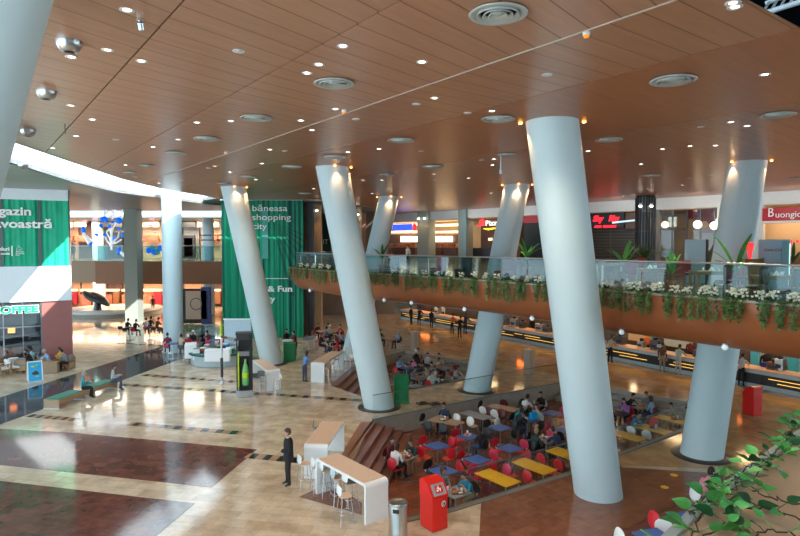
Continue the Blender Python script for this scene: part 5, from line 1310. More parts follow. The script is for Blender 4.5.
# ================================================================ white bar tables with rounded corners
def bar_table(a, b, w, h, lb, group='white bar tables'):
    a = Vector(a); b = Vector(b); c = (a+b)/2; L = (b-a).length; an = atan2((b-a).y, (b-a).x); t = thing('bar_table', lb, 'bar table', (c.x, c.y, 0), an, group)
    r_ = .12; th = .07; out = [(-L/2, 0)]
    for k in range(7): q = pi - k*pi/12; out.append((-L/2+r_+r_*cos(q), h-r_+r_*sin(q)))
    for k in range(7): q = pi/2 - k*pi/12; out.append((L/2-r_+r_*cos(q), h-r_+r_*sin(q)))
    out += [(L/2, 0), (L/2-th, 0)]
    ri = r_-th+.02
    for k in range(5): q = k*pi/8; out.append((L/2-th-ri+ri*cos(q), h-th-ri+ri*sin(q)))
    for k in range(5): q = pi/2+k*pi/8; out.append((-L/2+th+ri+ri*cos(q), h-th-ri+ri*sin(q)))
    out += [(-L/2+th, 0)]
    mb = MB(); n = len(out); vs = [(x, -w/2, z) for x, z in out] + [(x, w/2, z) for x, z in out]
    mb.add(vs, [tuple(range(n)), tuple(range(2*n-1, n-1, -1))]); mb.add(vs, [(i, (i+1)%n, n+(i+1)%n, n+i) for i in range(n)])
    mb.build('frame', 'white_plastic', t)
    mb = MB(); mb.box((0,0,h+.003), (L-2*r_-.02, w-.03, .008)); mb.build('tabletop', 'beige_top', t)
    return t, a, b
bar_table((-2.70,18.65), (-2.42,21.3), .78, 1.1, 'long white bar table with beige top behind the man in the dark suit')
bar_table((-2.25,17.75), (-.62,15.75), .76, 1.1, 'nearest white bar table with beige top, between the stools and the brown steps')
bar_table((-4.50,31.9), (-3.75,35.4), .78, 1.1, 'white bar table with wooden top where the woman in blue leans')
bar_table((-8.0,33.0), (-6.5,30.1), .70, 1.08, 'pale bar table beside the black display totem')
def stool_proto():
    t = thing('bar_stool', 'x', 'stool'); mb = MB(); mb.pad((0,.0,.76), .38, .36, .03, e=3.4); mb.build('seat', 'beige_top', t)
    R_ = Matrix.Rotation(radians(82), 3, 'X'); mb = MB(); mb.pad((0,-.18,.93), .38, .24, .022, R=R_, e=4.5, bow=-.02); mb.build('backrest', 'white_plastic', t)
    for sx in (-1, 1):
        for sy in (-1, 1): mb = MB(); mb.tube([(sx*.13, sy*.12, .75), (sx*.21, sy*.20, 0)], .011, 6); mb.build('leg', 'chrome', t)
    mb = MB(); mb.tube([(-.18,.18,.3),(.18,.18,.3),(.18,-.18,.3),(-.18,-.18,.3),(-.18,.18,.3)], .009, 6); mb.build('footrest', 'chrome', t)
    mb = MB(); mb.tube([(-.1,-.15,.75),(-.1,-.19,.88)], .01, 5); mb.tube([(.1,-.15,.75),(.1,-.19,.88)], .01, 5); mb.build('back_support', 'chrome', t)
    return reg(t)
ST = stool_proto()
def stool(x, y, ang, lb, group, mats=None): return dup(ST, (x, y, 0), ang, lb, 'bar stool', group, mats=mats)
# stools before the nearest bar table: rows seen against the floor
for i, (px, py, da, nm) in enumerate([(304.5,487.5,-.15,'just right of the man in the dark suit'),(318,491,-.2,'second from the man in the dark suit'),(327,495,-.25,'third from the man in the dark suit'),(338,503,-.2,'fourth from the man in the dark suit'),(350,508,-.1,'under the near end of the bar table, farther one'),(345,523,-.2,'nearest to the camera, at the near end of the bar table')]):
    x, y = G(px, py); stool(x, y, AV-pi/2-.35+da+.5 if False else (AV-pi/2)+da, 'white bar stool '+nm, 'bar stools at the nearest bar table', {'seat': 'beige_top' if i not in (4,) else 'shop_grey', 'backrest': 'white_plastic' if i not in (3,) else 'kiosk_blue'})
for i, (x, y, a_) in enumerate([(-3.02,21.5,-pi/2),(-3.3,19.9,-pi/2)]):
    if i == 0: stool(x, y, a_+.1, 'grey bar stool beyond the bar table behind the man in the suit', 'bar stools', {'seat': 'shop_grey', 'backrest': 'charcoal'})
for i, (px, py) in enumerate([(326,382),(331.5,377),(336,372),(340,367.5),(343.5,363)]):
    x, y = G(px, py); stool(x, y, pi/2, 'bar stool right of the wooden-topped bar table, '+ORD[i]+' from the front', 'bar stools at the wooden-topped bar table')
for i, (px, py) in enumerate([(350,372),(354,366)]):
    x, y = G(px, py); stool(x, y, pi*.8, 'loose bar stool at the left foot of the second column, '+ORD[i]+' from the front', 'loose bar stools')
x, y = G(277.5, 395); stool(x, y, pi/2+.5, 'white bar stool at the right end of the pale bar table by the totem', 'bar stools')
for i, (px, py) in enumerate([(257,393),(262,390)]):
    x, y = G(px, py); stool(x, y, 0, 'metal-legged stool in front of the pale bar table by the totem, '+('left' if i == 0 else 'right')+' one', 'bar stools', {'backrest': 'shop_grey', 'seat': 'shop_grey'})
# high tables and red bar stools around the straight column
def high_table(px, py, lb, m_='blue_top', h=1.0):
    x, y = G(px, py); t = thing('high_table', lb, 'table', (x, y, 0)); mb = MB(); mb.lathe([(0,h),(.38,h),(.38,h+.03),(0,h+.03)], n=28); mb.build('tabletop', m_, t)
    mb = MB(); mb.tube([(0,0,.02),(0,0,h)], .035, 10); mb.build('pedestal', 'steel', t); mb = MB(); mb.lathe([(.27,0),(.26,.03),(0,.04)], n=24); mb.build('foot', 'steel', t); return x, y
HS = [(173,359,'high blue table at the foot of the straight round column'),(187,357,'high blue table right of the straight round column'),(215,354.5,'high blue table behind the round kiosk'),(130,340,'high table left of the straight column, by the square pillar'),(150,340,'high table between the square pillar and the round column')]
for px, py, lb in HS: high_table(px, py, lb, 'blue_top' if px > 160 else 'black')
SS = [(168,359,'red_shell','red bar stool at the left of the straight column'),(182,360.5,'black','black bar stool at the right foot of the straight column'),(190,360,'red_shell','red bar stool second right of the straight column'),(196,355.5,'red_shell','red bar stool beside the person in a white cap'),
      (209,355,'red_shell','red bar stool left behind the round kiosk'),(222,355,'red_shell','red bar stool behind the pole of the kiosk'),(121,339,'black','black bar stool far left of the square pillar'),(126,341,'black','second black bar stool left of the square pillar'),(134.5,341,'red_shell','red bar stool in front of the square pillar'),
      (146,339,'red_shell','red bar stool right of the square pillar'),(155,340,'maroon_shell','dark red bar stool left of the round column'),(160,341,'charcoal','dark bar stool closest left of the round column')]
for px, py, m_, lb in SS:
    x, y = G(px, py); stool(x, y, random.uniform(-.4,.4), lb, 'red and black bar stools at the left', {'seat': m_, 'backrest': m_})
    
# ================================================================ bins and boxes
def red_bin(x, y, rz, lb, s_=1.0, detail=True):
    t = thing('waste_bin', lb, 'bin', (x, y, 0), rz, 'red waste bins'); t.scale = (s_,)*3
    mb = MB(); P_ = [(-.27,-.30),(.0,-.34),(.27,-.30),(.27,.30),(-.27,.30)]; mb.prism(P_, .03, .92); mb.build('body', 'bin_red', t, bevel=.025)
    mb = MB(); prof = [(-.30,.90),(-.31,.98),(-.10,1.29),(.12,1.38),(.30,1.36),(.30,.90)]; n = len(prof)
    vs = [(-.285, y_, z_) for y_, z_ in prof]+[(.285, y_, z_) for y_, z_ in prof]; mb.add(vs, [tuple(range(n-1,-1,-1)), tuple(range(n, 2*n))]); mb.add(vs, [(i, (i+1)%n, n+(i+1)%n, n+i) for i in range(n)]); mb.build('hood', 'bin_red', t, bevel=.02)
    c = Vector((0,-.205,1.135)); tl = atan2(.31, .21)
    mb = MB(); mb.box((0,0,0), (.44,.33,.02)); o = mb.build('flap', 'bin_grey', t, bevel=.008); o.location = c + Vector((0,-.012,.008)); o.rotation_euler = (tl, 0, 0)
    mb = MB(); mb.box((0,0,0), (.24,.20,.012)); o = mb.build('pictogram_plate', 'bin_red', t); o.location = c+Vector((.0,-.024,.017)); o.rotation_euler = (tl,0,0)
    mb = MB(); mb.box((.0,.02,0), (.035,.08,.01), .2); mb.box((.04,-.02,0), (.03,.09,.01), -.3); mb.ball((-.005,.078,0), (.02,.02,.006), 10); mb.box((-.06,-.03,0), (.06,.05,.01)); mb.box((-.04,.03,0),(.06,.02,.01),-.6); o = mb.build('pictogram', 'letter_white', t); o.location = c+Vector((0,-.031,.022)); o.rotation_euler = (tl,0,0)
    mb = MB(); mb.lathe([(0,0),(.085,0),(.085,.012),(0,.012)], n=28); o = mb.build('round_badge', 'white_plastic', t); o.location = (.10,-.315,.75); o.rotation_euler = (pi/2, 0, radians(8))
    mb = MB(); mb.tube([(-.035,.045,0),(-.045,-.01,0),(-.015,-.045,0),(.03,-.03,0),(.045,.04,0)], .012, 6); mb.tube([(-.01,.05,0),(.0,0,0),(.02,.03,0)], .009, 5); o = mb.build('badge_mark', 'charcoal', t); o.location = (.10,-.33,.75); o.rotation_euler = (pi/2, 0, radians(8))
    mb = MB(); mb.box((0,-.0,.015), (.5,.56,.03)); mb.build('foot', 'charcoal', t)
    return t
red_bin(.90, 15.46, radians(34), 'large red waste bin with grey flap in front of the sunken seating area', .94)
x, y = G(752, 414.5); red_bin(x, y, radians(200), 'red waste bin near the food counter, right of the rightmost column', .95)
t = thing('steel_bin', 'round stainless steel bin at the bottom edge, beside the nearest bar table', 'bin', (-.05, 14.75, 0))
mb = MB(); mb.lathe([(.235,.03),(.24,.06),(.24,.93),(.235,.95)], n=36); mb.build('body', 'steel', t)
mb = MB(); mb.lathe([(.245,.93),(.25,.97),(.225,.985),(.18,.965),(0,.96)], n=36); mb.build('lid', mat('lid_steel', (.32,.34,.33), .3, .9), t)
mb = MB()
for j in range(5): q = radians(-118)+j*.13; mb.box((cos(q)*.243, sin(q)*.243, .83), (.035,.012,.10), q+pi/2)
mb.build('dark_label', 'black', t)
mb = MB()
for j in range(6): q = radians(-118)+j*.1; mb.box((cos(q)*.242, sin(q)*.242, .48), (.028,.012,.5), q+pi/2)
mb.build('pale_label', 'kiosk_blue', t)
def green_box(px, py, w, d, h, rz, lb):
    x, y = G(px, py); t = thing('green_box', lb, 'box', (x, y, 0), rz, 'green boxes'); mb = MB(); mb.box((0,d/2,h/2), (w,d,h-.02)); mb.build('body', 'green_box', t, bevel=.01); mb = MB(); mb.box((0,d/2,h), (w+.02,d+.02,.03)); mb.build('lid', 'green_box', t); return t
green_box(401.3, 404.5, .70, .5, 1.33, .03, 'green square box beside the foot of the second column')
green_box(289, 361.5, .70, .6, 1.15, 0, 'green square box behind the foot of the third column')
x, y = G(287, 360); t = thing('tray_stack', 'white tray stack on the green box behind the third column', 'trays', (x, y+.3, 1.17)); mb = MB(); mb.pad((0,0,.03), .7, .45, .06, e=4); mb.build('tray', 'white_plastic', t); mb = MB(); mb.pad((0,0,.1), .6, .4, .05, e=4); mb.build('tray', 'white_plastic', t)
for px, py, h_, lb in [(415, 351, 1.33, 'pale stone post on the glossy floor above the rear seating area'), (530, 374.5, 1.4, 'beige stone post right of the back column')]:
    x, y = G(px, py); t = thing('stone_post', lb, 'post', (x, y+.25, 0), AV, 'stone posts'); mb = MB(); mb.box((0,0,h_/2), (.46,.46,h_)); mb.build('shaft', 'bollard_stone', t, bevel=.02); mb = MB(); mb.box((0,0,h_+.015), (.50,.50,.04)); mb.build('cap', 'beige_top', t)
for px, py, lb in [(430.5,400.5,'left small floor box with plants on the floor before the back column'),(435,403,'right small floor box before the back column')][:0]: pass
for i, (px, py) in enumerate([(422.5, 404), (435, 404.5)]):
    x, y = G(px, py); t = thing('floor_tray', 'small dark tray lying on the floor behind the stone wall, '+('left' if i == 0 else 'right')+' one', 'tray', (x, y, 0), .4); mb = MB(); mb.box((0,0,.04), (.5,.35,.07)); mb.build('body', 'shop_brown', t); mb = MB(); mb.ball((0,0,.08), (.2,.13,.05), 10); mb.build('contents', 'charcoal', t)

# ================================================================ benches, A-board, coffee terrace
def bench(px, py, L, w, rz, lb):
    x, y = G(px, py); t = thing('bench', lb, 'bench', (x, y, 0), rz, 'green-topped benches'); # local x along the bench
    mb = MB(); mb.box((L/2, w/2, .40), (L, w, .06)); mb.build('top_board', 'bench_wood', t, bevel=.008); mb = MB(); mb.pad((L/2, w/2, .45), L*.97, w*.9, .05, e=12, n=32); mb.build('green_cushion', 'bench_green', t)
    for xx in (.03, L-.03): mb = MB(); mb.box((xx, w/2, .19), (.06, w-.04, .38)); mb.build('side_panel', 'bench_wood', t)
    mb = MB(); mb.box((L/2, w/2, .2), (L-.2, .05, .1)); mb.box((L/2, .03, .30), (L-.1, .04, .12)); mb.build('rail', 'wood_light', t)
    for xx in (.03, L-.03): mb = MB(); mb.box((xx, w/2, .02), (.1, w, .04)); mb.build('foot', 'kiosk_blue', t)
    return t
bench(59.5, 409.5, 1.75, .82, radians(81), 'nearer green-topped bench on which the person in teal sits')
bench(95, 396.5, 1.65, .8, radians(77), 'farther green-topped bench with the person in a light top')
x, y = G(35, 380); t = thing('a_board', 'blue folding advertising board standing on the blue-black floor path', 'sign', (x, y, 0), radians(38))
for s_ in (-1, 1):
    mb = MB(); mb.box((0,0,.52), (.66,.03,1.04)); o = mb.build('panel', 'blue_sign' if s_ < 0 else 'blue_sign', t); o.location = (0, s_*.24, 0); o.rotation_euler = (s_*radians(13), 0, 0)
    mb = MB(); 
    for xx in (-.34,.34): mb.box((xx,0,.52), (.05,.05,1.1))
    mb.box((0,0,1.06), (.72,.05,.05)); o = mb.build('frame', 'white_plastic', t); o.location = (0, s_*.245, 0); o.rotation_euler = (s_*radians(13), 0, 0)
mb = MB(); mb.ball((0,0,.42), (.17,.02,.09), 14); mb.ball((.02,0,.50), (.09,.02,.05), 10); o = mb.build('cup_picture', 'wood_dark', t); o.location = (0,-.27,0); o.rotation_euler = (radians(-13),0,0)
mb = MB(); mb.ball((-.08,0,.80), (.10,.015,.05), 10); mb.ball((.1,0,.85), (.07,.015,.04), 10); mb.ball((.1,0,.25), (.12,.015,.03), 10); o = mb.build('drawing', 'lime', t); o.location = (0,-.27,0); o.rotation_euler = (radians(-13),0,0)
def armchair_proto():
    t = thing('armchair', 'x', 'armchair')
    for sx in (-1, 1): mb = MB(); mb.box((sx*.33,0,.32), (.07,.66,.06)); mb.box((sx*.33,-.28,.33), (.07,.07,.66)); mb.box((sx*.33,.28,.3), (.07,.07,.6)); mb.box((sx*.33,0,.60), (.08,.68,.05)); mb.build('side_frame', 'wood_light', t)
    mb = MB(); mb.pad((0,.03,.38), .60, .62, .14, e=6); mb.build('seat', 'shop_grey', t); mb = MB(); mb.pad((0,-.27,.64), .60, .50, .12, R=Matrix.Rotation(radians(75), 3, 'X'), e=6); mb.build('backrest', 'shop_grey', t)
    mb = MB(); mb.box((0,-.33,.45), (.62,.04,.6)); mb.build('back_frame', 'wood_light', t)
    return reg(t)
AR = armchair_proto()
ACH = [(3,372,2.6,'armchair at the far left edge in front of the coffee shop','white_plastic'),(14,370,-2.4,'sunlit armchair second from the left edge','white_plastic'),(24,369,0,'dark-cushioned wooden armchair left of the A-board','shop_grey'),(34,366,2.0,'wooden armchair right behind the A-board','shop_grey'),(48,367,-.4,'wooden armchair in front of the red wall, left one','shop_grey'),(56,364,3.0,'wooden armchair of the person in light blue','shop_grey'),(67,366,1.6,'wooden armchair at the right corner of the red wall','shop_grey')]
for px, py, a_, lb, m_ in ACH: x, y = G(px, py+3); dup(AR, (x, y, 0), a_, lb, 'armchair', 'coffee shop armchairs', mats={'seat': m_, 'backrest': m_})
x, y = G(45, 373); t = thing('wooden_planter', 'low wooden divider box beside the A-board', 'divider', (x, y, 0), .1); mb = MB(); mb.box((0,0,.32), (1.5,.35,.62)); mb.build('body', 'bench_wood', t, bevel=.01); mb = MB(); mb.box((0,0,.65), (1.56,.4,.05)); mb.build('cap', 'wood_light', t)
for i, (px, py) in enumerate([(9, 367), (40, 364)]):
    x, y = G(px, py); t = thing('low_table', 'small round coffee table in front of the coffee shop, '+('left' if i == 0 else 'right')+' one', 'table', (x, y, 0)); mb = MB(); mb.lathe([(0,.5),(.32,.5),(.32,.53),(0,.53)], n=24); mb.build('tabletop', 'wood_light', t); mb = MB(); mb.tube([(0,0,0),(0,0,.5)], .04, 8); mb.build('pedestal', 'dark_steel', t)

# ================================================================ round kiosk, pole, totem
kx, ky = G(221, 362); t = thing('round_kiosk', 'round pale blue sales kiosk with a dark green rim and white counters', 'kiosk', (kx, ky, 0))
mb = MB(); mb.lathe([(1.75,.0),(1.85,.10),(1.80,.62),(1.95,.66)], n=56); mb.build('base_ring', 'kiosk_blue', t)
mb = MB(); mb.lathe([(1.95,.66),(2.0,.70),(2.0,.78),(1.9,.80),(1.4,.80)], n=56); mb.build('rim', mat('kiosk_rim', (.01,.10,.08), .25), t)
mb = MB(); mb.lathe([(1.4,.35),(1.4,.82)], n=40); mb.lathe([(0,.36),(1.4,.36)], n=40); mb.build('inner_well', 'charcoal', t)
mb = MB(); mb.box((.35,-1.72,.78), (1.5,.6,.72), .05); mb.build('front_counter', 'white_plastic', t, bevel=.02)
mb = MB(); mb.box((-1.75,-.5,.85), (.7,1.1,.85), .3); mb.build('side_counter', 'white_plastic', t, bevel=.02)
mb = MB(); mb.box((.78,1.1,1.35), (1.75,.10,2.5)); mb.build('back_screen', 'kiosk_blue', t); mb = MB(); mb.box((.78,1.1,2.62), (1.85,.16,.08)); mb.build('screen_cap', 'white_plastic', t)
R = random.Random(3); KG = []
for i, (dx_, dy_, nm, m_) in enumerate([(-.9,-.7,'brown wicker basket','wood_mid'),(-.4,-.9,'white paper stack','white_plastic'),(-.9,.1,'grey cash register','bin_grey'),(.2,-.5,'dark toolbox','charcoal'),(.75,-.6,'green bottle crate','green_box'),(-1.2,-1.1,'white bowl','white_plastic'),(.1,.6,'yellow and blue toy parcel','blue_sign'),(.8,0,'pale display case','kiosk_blue')]):
    z_ = .37; w_ = R.uniform(.4,.6); h_ = R.uniform(.5,.75); g = thing(nm.replace(' and ', ' ').replace(' ', '_'), nm+' standing inside the round kiosk', 'goods', (kx+dx_, ky+dy_, z_), R.uniform(-.5,.5)); mb = MB(); mb.box((0,0,h_/2), (w_,w_*.8,h_)); mb.build('body', m_, g, bevel=.03); mb = MB(); mb.pad((0,0,h_+.03), w_*.9, w_*.7, .06, e=4); mb.build('lid', 'shop_grey' if i % 2 else 'white_plastic', g)
x, y = G(222, 383.5); t = thing('kiosk_pole', 'slim pole with a yellow-green head and a horizontal sign arm, left of the black totem', 'pole', (x, y, 0))
mb = MB(); mb.tube([(0,0,.0),(0,0,3.2)], .055, 12); mb.build('shaft', 'steel', t); mb = MB(); mb.tube([(0,0,.35),(0,0,1.4)], .075, 12); mb.build('dark_sleeve', 'charcoal', t); mb = MB(); mb.tube([(0,0,2.65),(0,0,3.22)], .085, 12); mb.build('lime_head', 'lime', t); mb = MB(); mb.lathe([(.14,0),(.13,.12),(.06,.14)], n=16); mb.build('foot', 'steel', t)
tx, ty2 = G(243.5, 397.5)
mb = MB(); mb.tube([(0,0,2.55),(tx-x-.3, ty2-y, 2.85)], .07, 8); mb.build('sign_arm', 'wood_dark', t)
for k in range(3): f = .55+k*.16; q = Vector(((tx-x-.3)*f, (ty2-y)*f-.1, 2.55+.3*f)); mb = MB(); mb.ball(q, (.10,.05,.10), 12); mb.build('round_sign', 'bin_grey', t)
t = thing('display_totem', 'tall black display totem showing a green bottle', 'totem', (tx, ty2+.3, 0), radians(14))
mb = MB(); mb.box((0,0,.17), (.82,.62,.34)); mb.build('base', 'steel', t, bevel=.01)
mb = MB(); mb.box((.30,0,1.75), (.16,.55,2.85)); mb.build('side_post', 'black', t); mb = MB(); mb.box((-.37,0,1.75), (.05,.5,2.85)); mb.build('side_post', 'charcoal', t)
mb = MB(); mb.box((0,.2,1.75), (.6,.10,2.85)); mb.build('back_panel', 'black', t); mb = MB(); mb.box((0,-.02,3.15), (.84,.66,.08)); mb.box((-.04,-.1,2.98), (.66,.34,.28)); mb.build('cap', 'charcoal', t)
mb = MB(); mb.box((-.03,-.05,2.15), (.62,.34,.22)); mb.build('shelf', 'shop_grey', t); mb = MB(); mb.box((-.30,-.22,1.35), (.07,.04,1.75)); mb.build('lime_strip', 'lime', t)
mb = MB(); mb.lathe([(0,.55),(.15,.57),(.17,.8),(.17,1.25),(.12,1.5),(.05,1.68),(.05,1.85),(0,1.86)], n=24); o = mb.build('bottle', 'bottle_green', t); o.location = (.03,-.08,0)
mb = MB(); mb.lathe([(.173,.95),(.173,1.2)], n=24); mb.build('bottle_label', 'lime', t).location = (.03,-.08,0)
# cafe fence in front of the green tower
x, y = G(197, 345); g = thing('low_fence', 'low steel fence with glass behind the red bar stools', 'fence', (x, y+3, 0)); 
for i in range(6): mb = MB(); mb.box((-1.2+i*.9,0,.55), (.05,.05,1.1)); mb.build('post', 'steel', g)
mb = MB(); mb.tube([(-1.2,0,1.1),(3.3,0,1.1)], .03, 6); mb.build('rail', 'steel', g); mb = MB(); mb.box((1.05,0,.55), (4.4,.02,.85)); mb.build('glass_panel', 'glass_blue', g)
x, y = G(191, 341); t = thing('potted_shrub', 'green shrub in a low pot right of the straight round column', 'plant', (x, y, 0)); mb = MB(); mb.lathe([(.25,0),(.32,.45),(.28,.45),(.26,.4),(0,.4)], n=20); mb.build('pot', 'charcoal', t); mb = MB(); R = random.Random(9)
for i in range(160): a = R.uniform(0, 2*pi); e = R.uniform(-.2,1.4); rr = R.uniform(.1,.75); mb.leaf((rr*cos(a)*cos(e), rr*sin(a)*cos(e), .75+rr*sin(e)*.8), (cos(a), sin(a), R.uniform(-.3,.8)), (0,0,1), .2, .12)
mb.build('foliage', 'leaf', t)
# ================================================================ upper restaurant terrace
def wchair_proto():
    t = thing('dining_chair', 'x', 'chair'); mb = MB(); mb.pad((0,0,.46), .44, .43, .07, e=5); mb.build('seat', 'upholstery_red', t); mb = MB(); mb.pad((0,-.21,.76), .42, .46, .05, R=Matrix.Rotation(radians(84), 3, 'X'), e=6); mb.build('backrest', 'upholstery_red', t)
    for sx in (-1, 1):
        mb = MB(); mb.box((sx*.19,.18,.21), (.04,.04,.43)); mb.build('leg', 'wood_mid', t); mb = MB(); mb.box((sx*.19,-.19,.47), (.04,.04,.95)); mb.build('leg', 'wood_mid', t)
    mb = MB(); mb.box((0,-.0,.41), (.40,.38,.04)); mb.build('seat_frame', 'wood_mid', t); return reg(t)
def wtable_proto():
    t = thing('wooden_table', 'x', 'table'); mb = MB(); mb.box((0,0,.735), (1.2,.8,.035)); mb.build('tabletop', 'wood_light', t, bevel=.005); mb = MB(); mb.box((0,0,.68), (1.1,.7,.08)); mb.build('apron', 'wood_light', t)
    for sx in (-1, 1):
        for sy in (-1, 1): mb = MB(); mb.box((sx*.55, sy*.35, .36), (.07,.07,.72)); mb.build('leg', 'wood_light', t)
    return reg(t)
WC = wchair_proto(); WT = wtable_proto()
for i, (px, py, a_, lb, m_) in enumerate([(650,268.3,-.15,'wooden terrace table with white napkins, first from the central column','wood_light'),(712,271,-.1,'wooden terrace table in front of the rightmost column','wood_light'),(777,275.5,-.1,'terrace table with pale legs in front of the tall silver fridge','wood_light'),(612,263.8,.0,'white-legged terrace table just right of the central column','white_plastic'),(670,262,0,'wooden table in the second row, left of the pale fridge','wood_mid')]):
    x, y = G(px, py, ZU+.75); dup(WT, (x, y, ZU), a_, lb, 'table', 'terrace tables', mats={'leg': m_})
    if i < 3:
        t = thing('table_setting', 'cups and folded napkins on the '+['first','second','third'][i]+' wooden terrace table', 'tableware', (x, y, ZU+.755)); R = random.Random(i)
        for k in range(4): mb = MB(); mb.lathe([(.03,0),(.04,.10),(.035,.10),(.028,.01)], n=10); mb.build('cup', 'white_plastic', t).location = (R.uniform(-.3,.3), R.uniform(-.2,.2), 0)
        mb = MB(); mb.add([(-.09,-.05,0),(.09,-.05,0),(0,.03,.14),(-.09,.08,0),(.09,.08,0)], [(0,1,2),(3,2,4),(0,2,3),(1,4,2)]); mb.build('napkin', 'letter_white', t)
DC = [(629,272.5,0,'red terrace chair left of the first wooden table'),(643,266,pi,'red terrace chair behind the first wooden table'),(663,271,pi/2+1.5,'red terrace chair at the right end of the first wooden table'),(676,272,.2,'dark red terrace chair between the first and second wooden tables'),(688,270,-.9,'bright red terrace chair left of the second wooden table'),(701,267,pi,'red terrace chair behind the second wooden table'),
      (724,277,.3,'red-seated terrace chair in front of the second wooden table'),(735.5,273.5,1.5,'dark red terrace chair right of the second wooden table, left of a pair'),(744,274,-1.3,'dark red terrace chair right of the second wooden table, right of a pair'),(757,281,.5,'brown terrace chair left of the silver fridge'),(607,267,.2,'dark terrace chair directly right of the central column'),(790,284,.4,'dark terrace chair at the right edge of the terrace'),(757,271.5,2.7,'chair with a blue seat cushion left of the silver fridge')]
for px, py, a_, lb in DC: x, y = G(px, py, ZU+.6); dup(WC, (x, y, ZU), a_, lb, 'chair', 'terrace chairs', mats={'seat': 'cloth_blue'} if 'blue' in lb else {'seat': 'wood_dark', 'backrest': 'wood_dark'} if 'brown' in lb or 'dark terrace' in lb else None)
yf = 24.5; xx = (698.5-400)/F*yf; t = thing('tall_fridge', 'pale blue tall refrigerator left of the rightmost column on the terrace', 'fridge', (xx, yf+.3, ZU), -.45)
mb = MB(); mb.box((0,0,.92), (.78,.72,1.82)); mb.build('cabinet', 'fridge_blue', t, bevel=.02); mb = MB(); mb.box((.44,0,.92), (.1,.72,1.82)); mb.build('side_edge', 'charcoal', t); mb = MB(); mb.box((-.3,-.38,1.0), (.03,.04,.6)); mb.build('handle', 'steel', t)
yf = 21.5; xx = (774-400)/F*yf; t = thing('tall_fridge', 'silver-blue tall refrigerator with small red lettering at the right of the terrace', 'fridge', (xx, yf, ZU), -.35)
mb = MB(); mb.box((0,.02,.90), (.86,.70,1.80)); mb.build('cabinet', 'fridge_blue', t, bevel=.02); mb = MB(); mb.box((.28,-.35,.90), (.26,.05,1.7)); mb.build('glass_door', mat('fridge_edge', (.25,.45,.5), .15), t); mb = MB(); mb.box((.40,-.375,.90), (.03,.03,1.5)); mb.build('light_strip', mat('strip_cyan', (.5,.85,.85), .4, emit=.8), t)
text('Coca-Cola', .14, t.matrix_world @ Vector((0,0,0)) + Vector(t.location)*0 + Matrix.Rotation(-.35, 3, 'Z') @ Vector((-.41,-.345,1.38)) + t.location, facerot(-.35), 'cloth_red', parent=t, shear=.25)
# palms, cabinet
def palm(px, y, zt, spread, lb, z0=ZU, h=1.9, n=9, potr=.2, seed=1, m_='leaf'):
    x = (px-400)/F*y; t = thing('potted_palm', lb, 'plant', (x, y, z0), 0, 'potted palms'); R = random.Random(seed)
    mb = MB(); mb.lathe([(potr*.75,0),(potr,.38),(potr*.9,.38),(potr*.85,.34),(0,.34)], n=20); mb.build('pot', 'pot', t); mb = MB(); mb.tube([(0,0,.33),(.02,0,.33+h*.25)], [.035,.025], 8); mb.build('stem', 'wood_mid', t)
    mb = MB()
    for k in range(n):
        a = 2*pi*k/n+R.uniform(-.3,.3); up = R.uniform(.55,1.15); L = h*R.uniform(.55,.8); p0 = Vector((0,0,.33+h*.18)); pts = []
        for i in range(9): f = i/8; pts.append(p0 + Vector((cos(a)*spread*f**1.3, sin(a)*spread*f**1.3, L*up*(f-.42*f*f*(1.6-up)))))
        for i in range(8):
            d = pts[i+1]-pts[i]; sd = d.cross(Vector((0,0,1))).normalized(); w0 = .075*sin(pi*(i+.3)/8.6)+.01; w1 = .075*sin(pi*(i+1.3)/8.6)+.005
            mb.add([pts[i]-sd*w0, pts[i]+Vector((0,0,-.02)), pts[i]+sd*w0, pts[i+1]+sd*w1, pts[i+1]+Vector((0,0,-.02)), pts[i+1]-sd*w1], [(0,1,4,5),(1,2,3,4)], 0, True)
    mb.build('fronds', m_, t); return t
palm(736, 18.0, 0, .75, 'tall slender palm in front of the rightmost column on the terrace', h=2.05, n=7, seed=4)
palm(623, 27, 0, .7, 'yellow-green palm on the terrace right of the central column', h=1.9, n=7, seed=2, m_='leaf_bright')
palm(644, 33, 0, .8, 'bushy dark palm at the foot of the ribbed pillar', h=1.7, n=16, seed=3, m_='leaf_dark')
palm(629, 31.5, 0, .6, 'bushy dark palm left of the ribbed pillar', h=1.7, n=16, seed=33, m_='leaf_dark')
palm(672.5, 20.5, 0, .3, 'spiky potted plant between the first and second terrace tables', h=1.3, n=9, seed=5, m_='leaf_bright')
palm(382, 36, 0, .6, 'leafy potted palm at the foot of the far slim column', h=2.0, n=8, seed=6)
palm(527, 33, 0, .8, 'palm behind the glass between the back and the central column', h=2.4, n=10, seed=7, m_='leaf_bright')
palm(707, 25.8, 0, .3, 'dark leafy plant beside the pale refrigerator', h=1.8, n=7, seed=8, m_='leaf_dark')
palm(793, 30, 0, .5, 'dark palm at the right edge in front of the cafe', h=1.8, n=9, seed=9, m_='leaf_dark')
yf = 21.1; xx = (756-400)/F*yf; t = thing('wooden_cabinet', 'low wooden cabinet between the rightmost column and the silver fridge', 'cabinet', (xx, yf+.2, ZU), -.3); mb = MB(); mb.box((0,0,.55), (.62,.5,1.1)); mb.build('body', 'wood_mid', t, bevel=.01); mb = MB(); mb.box((0,-.26,.5), (.5,.03,.8)); mb.build('door', 'wood_light', t)
tag(MB().lathe([(.05,0),(.10,.35),(.13,.55),(.0,.6)], n=14).build('red_vase', 'sign_bright_red', loc=(xx-.1, yf+.2, ZU+1.11)), 'tall red cone-shaped vase on the wooden cabinet by the rightmost column', 'vase')
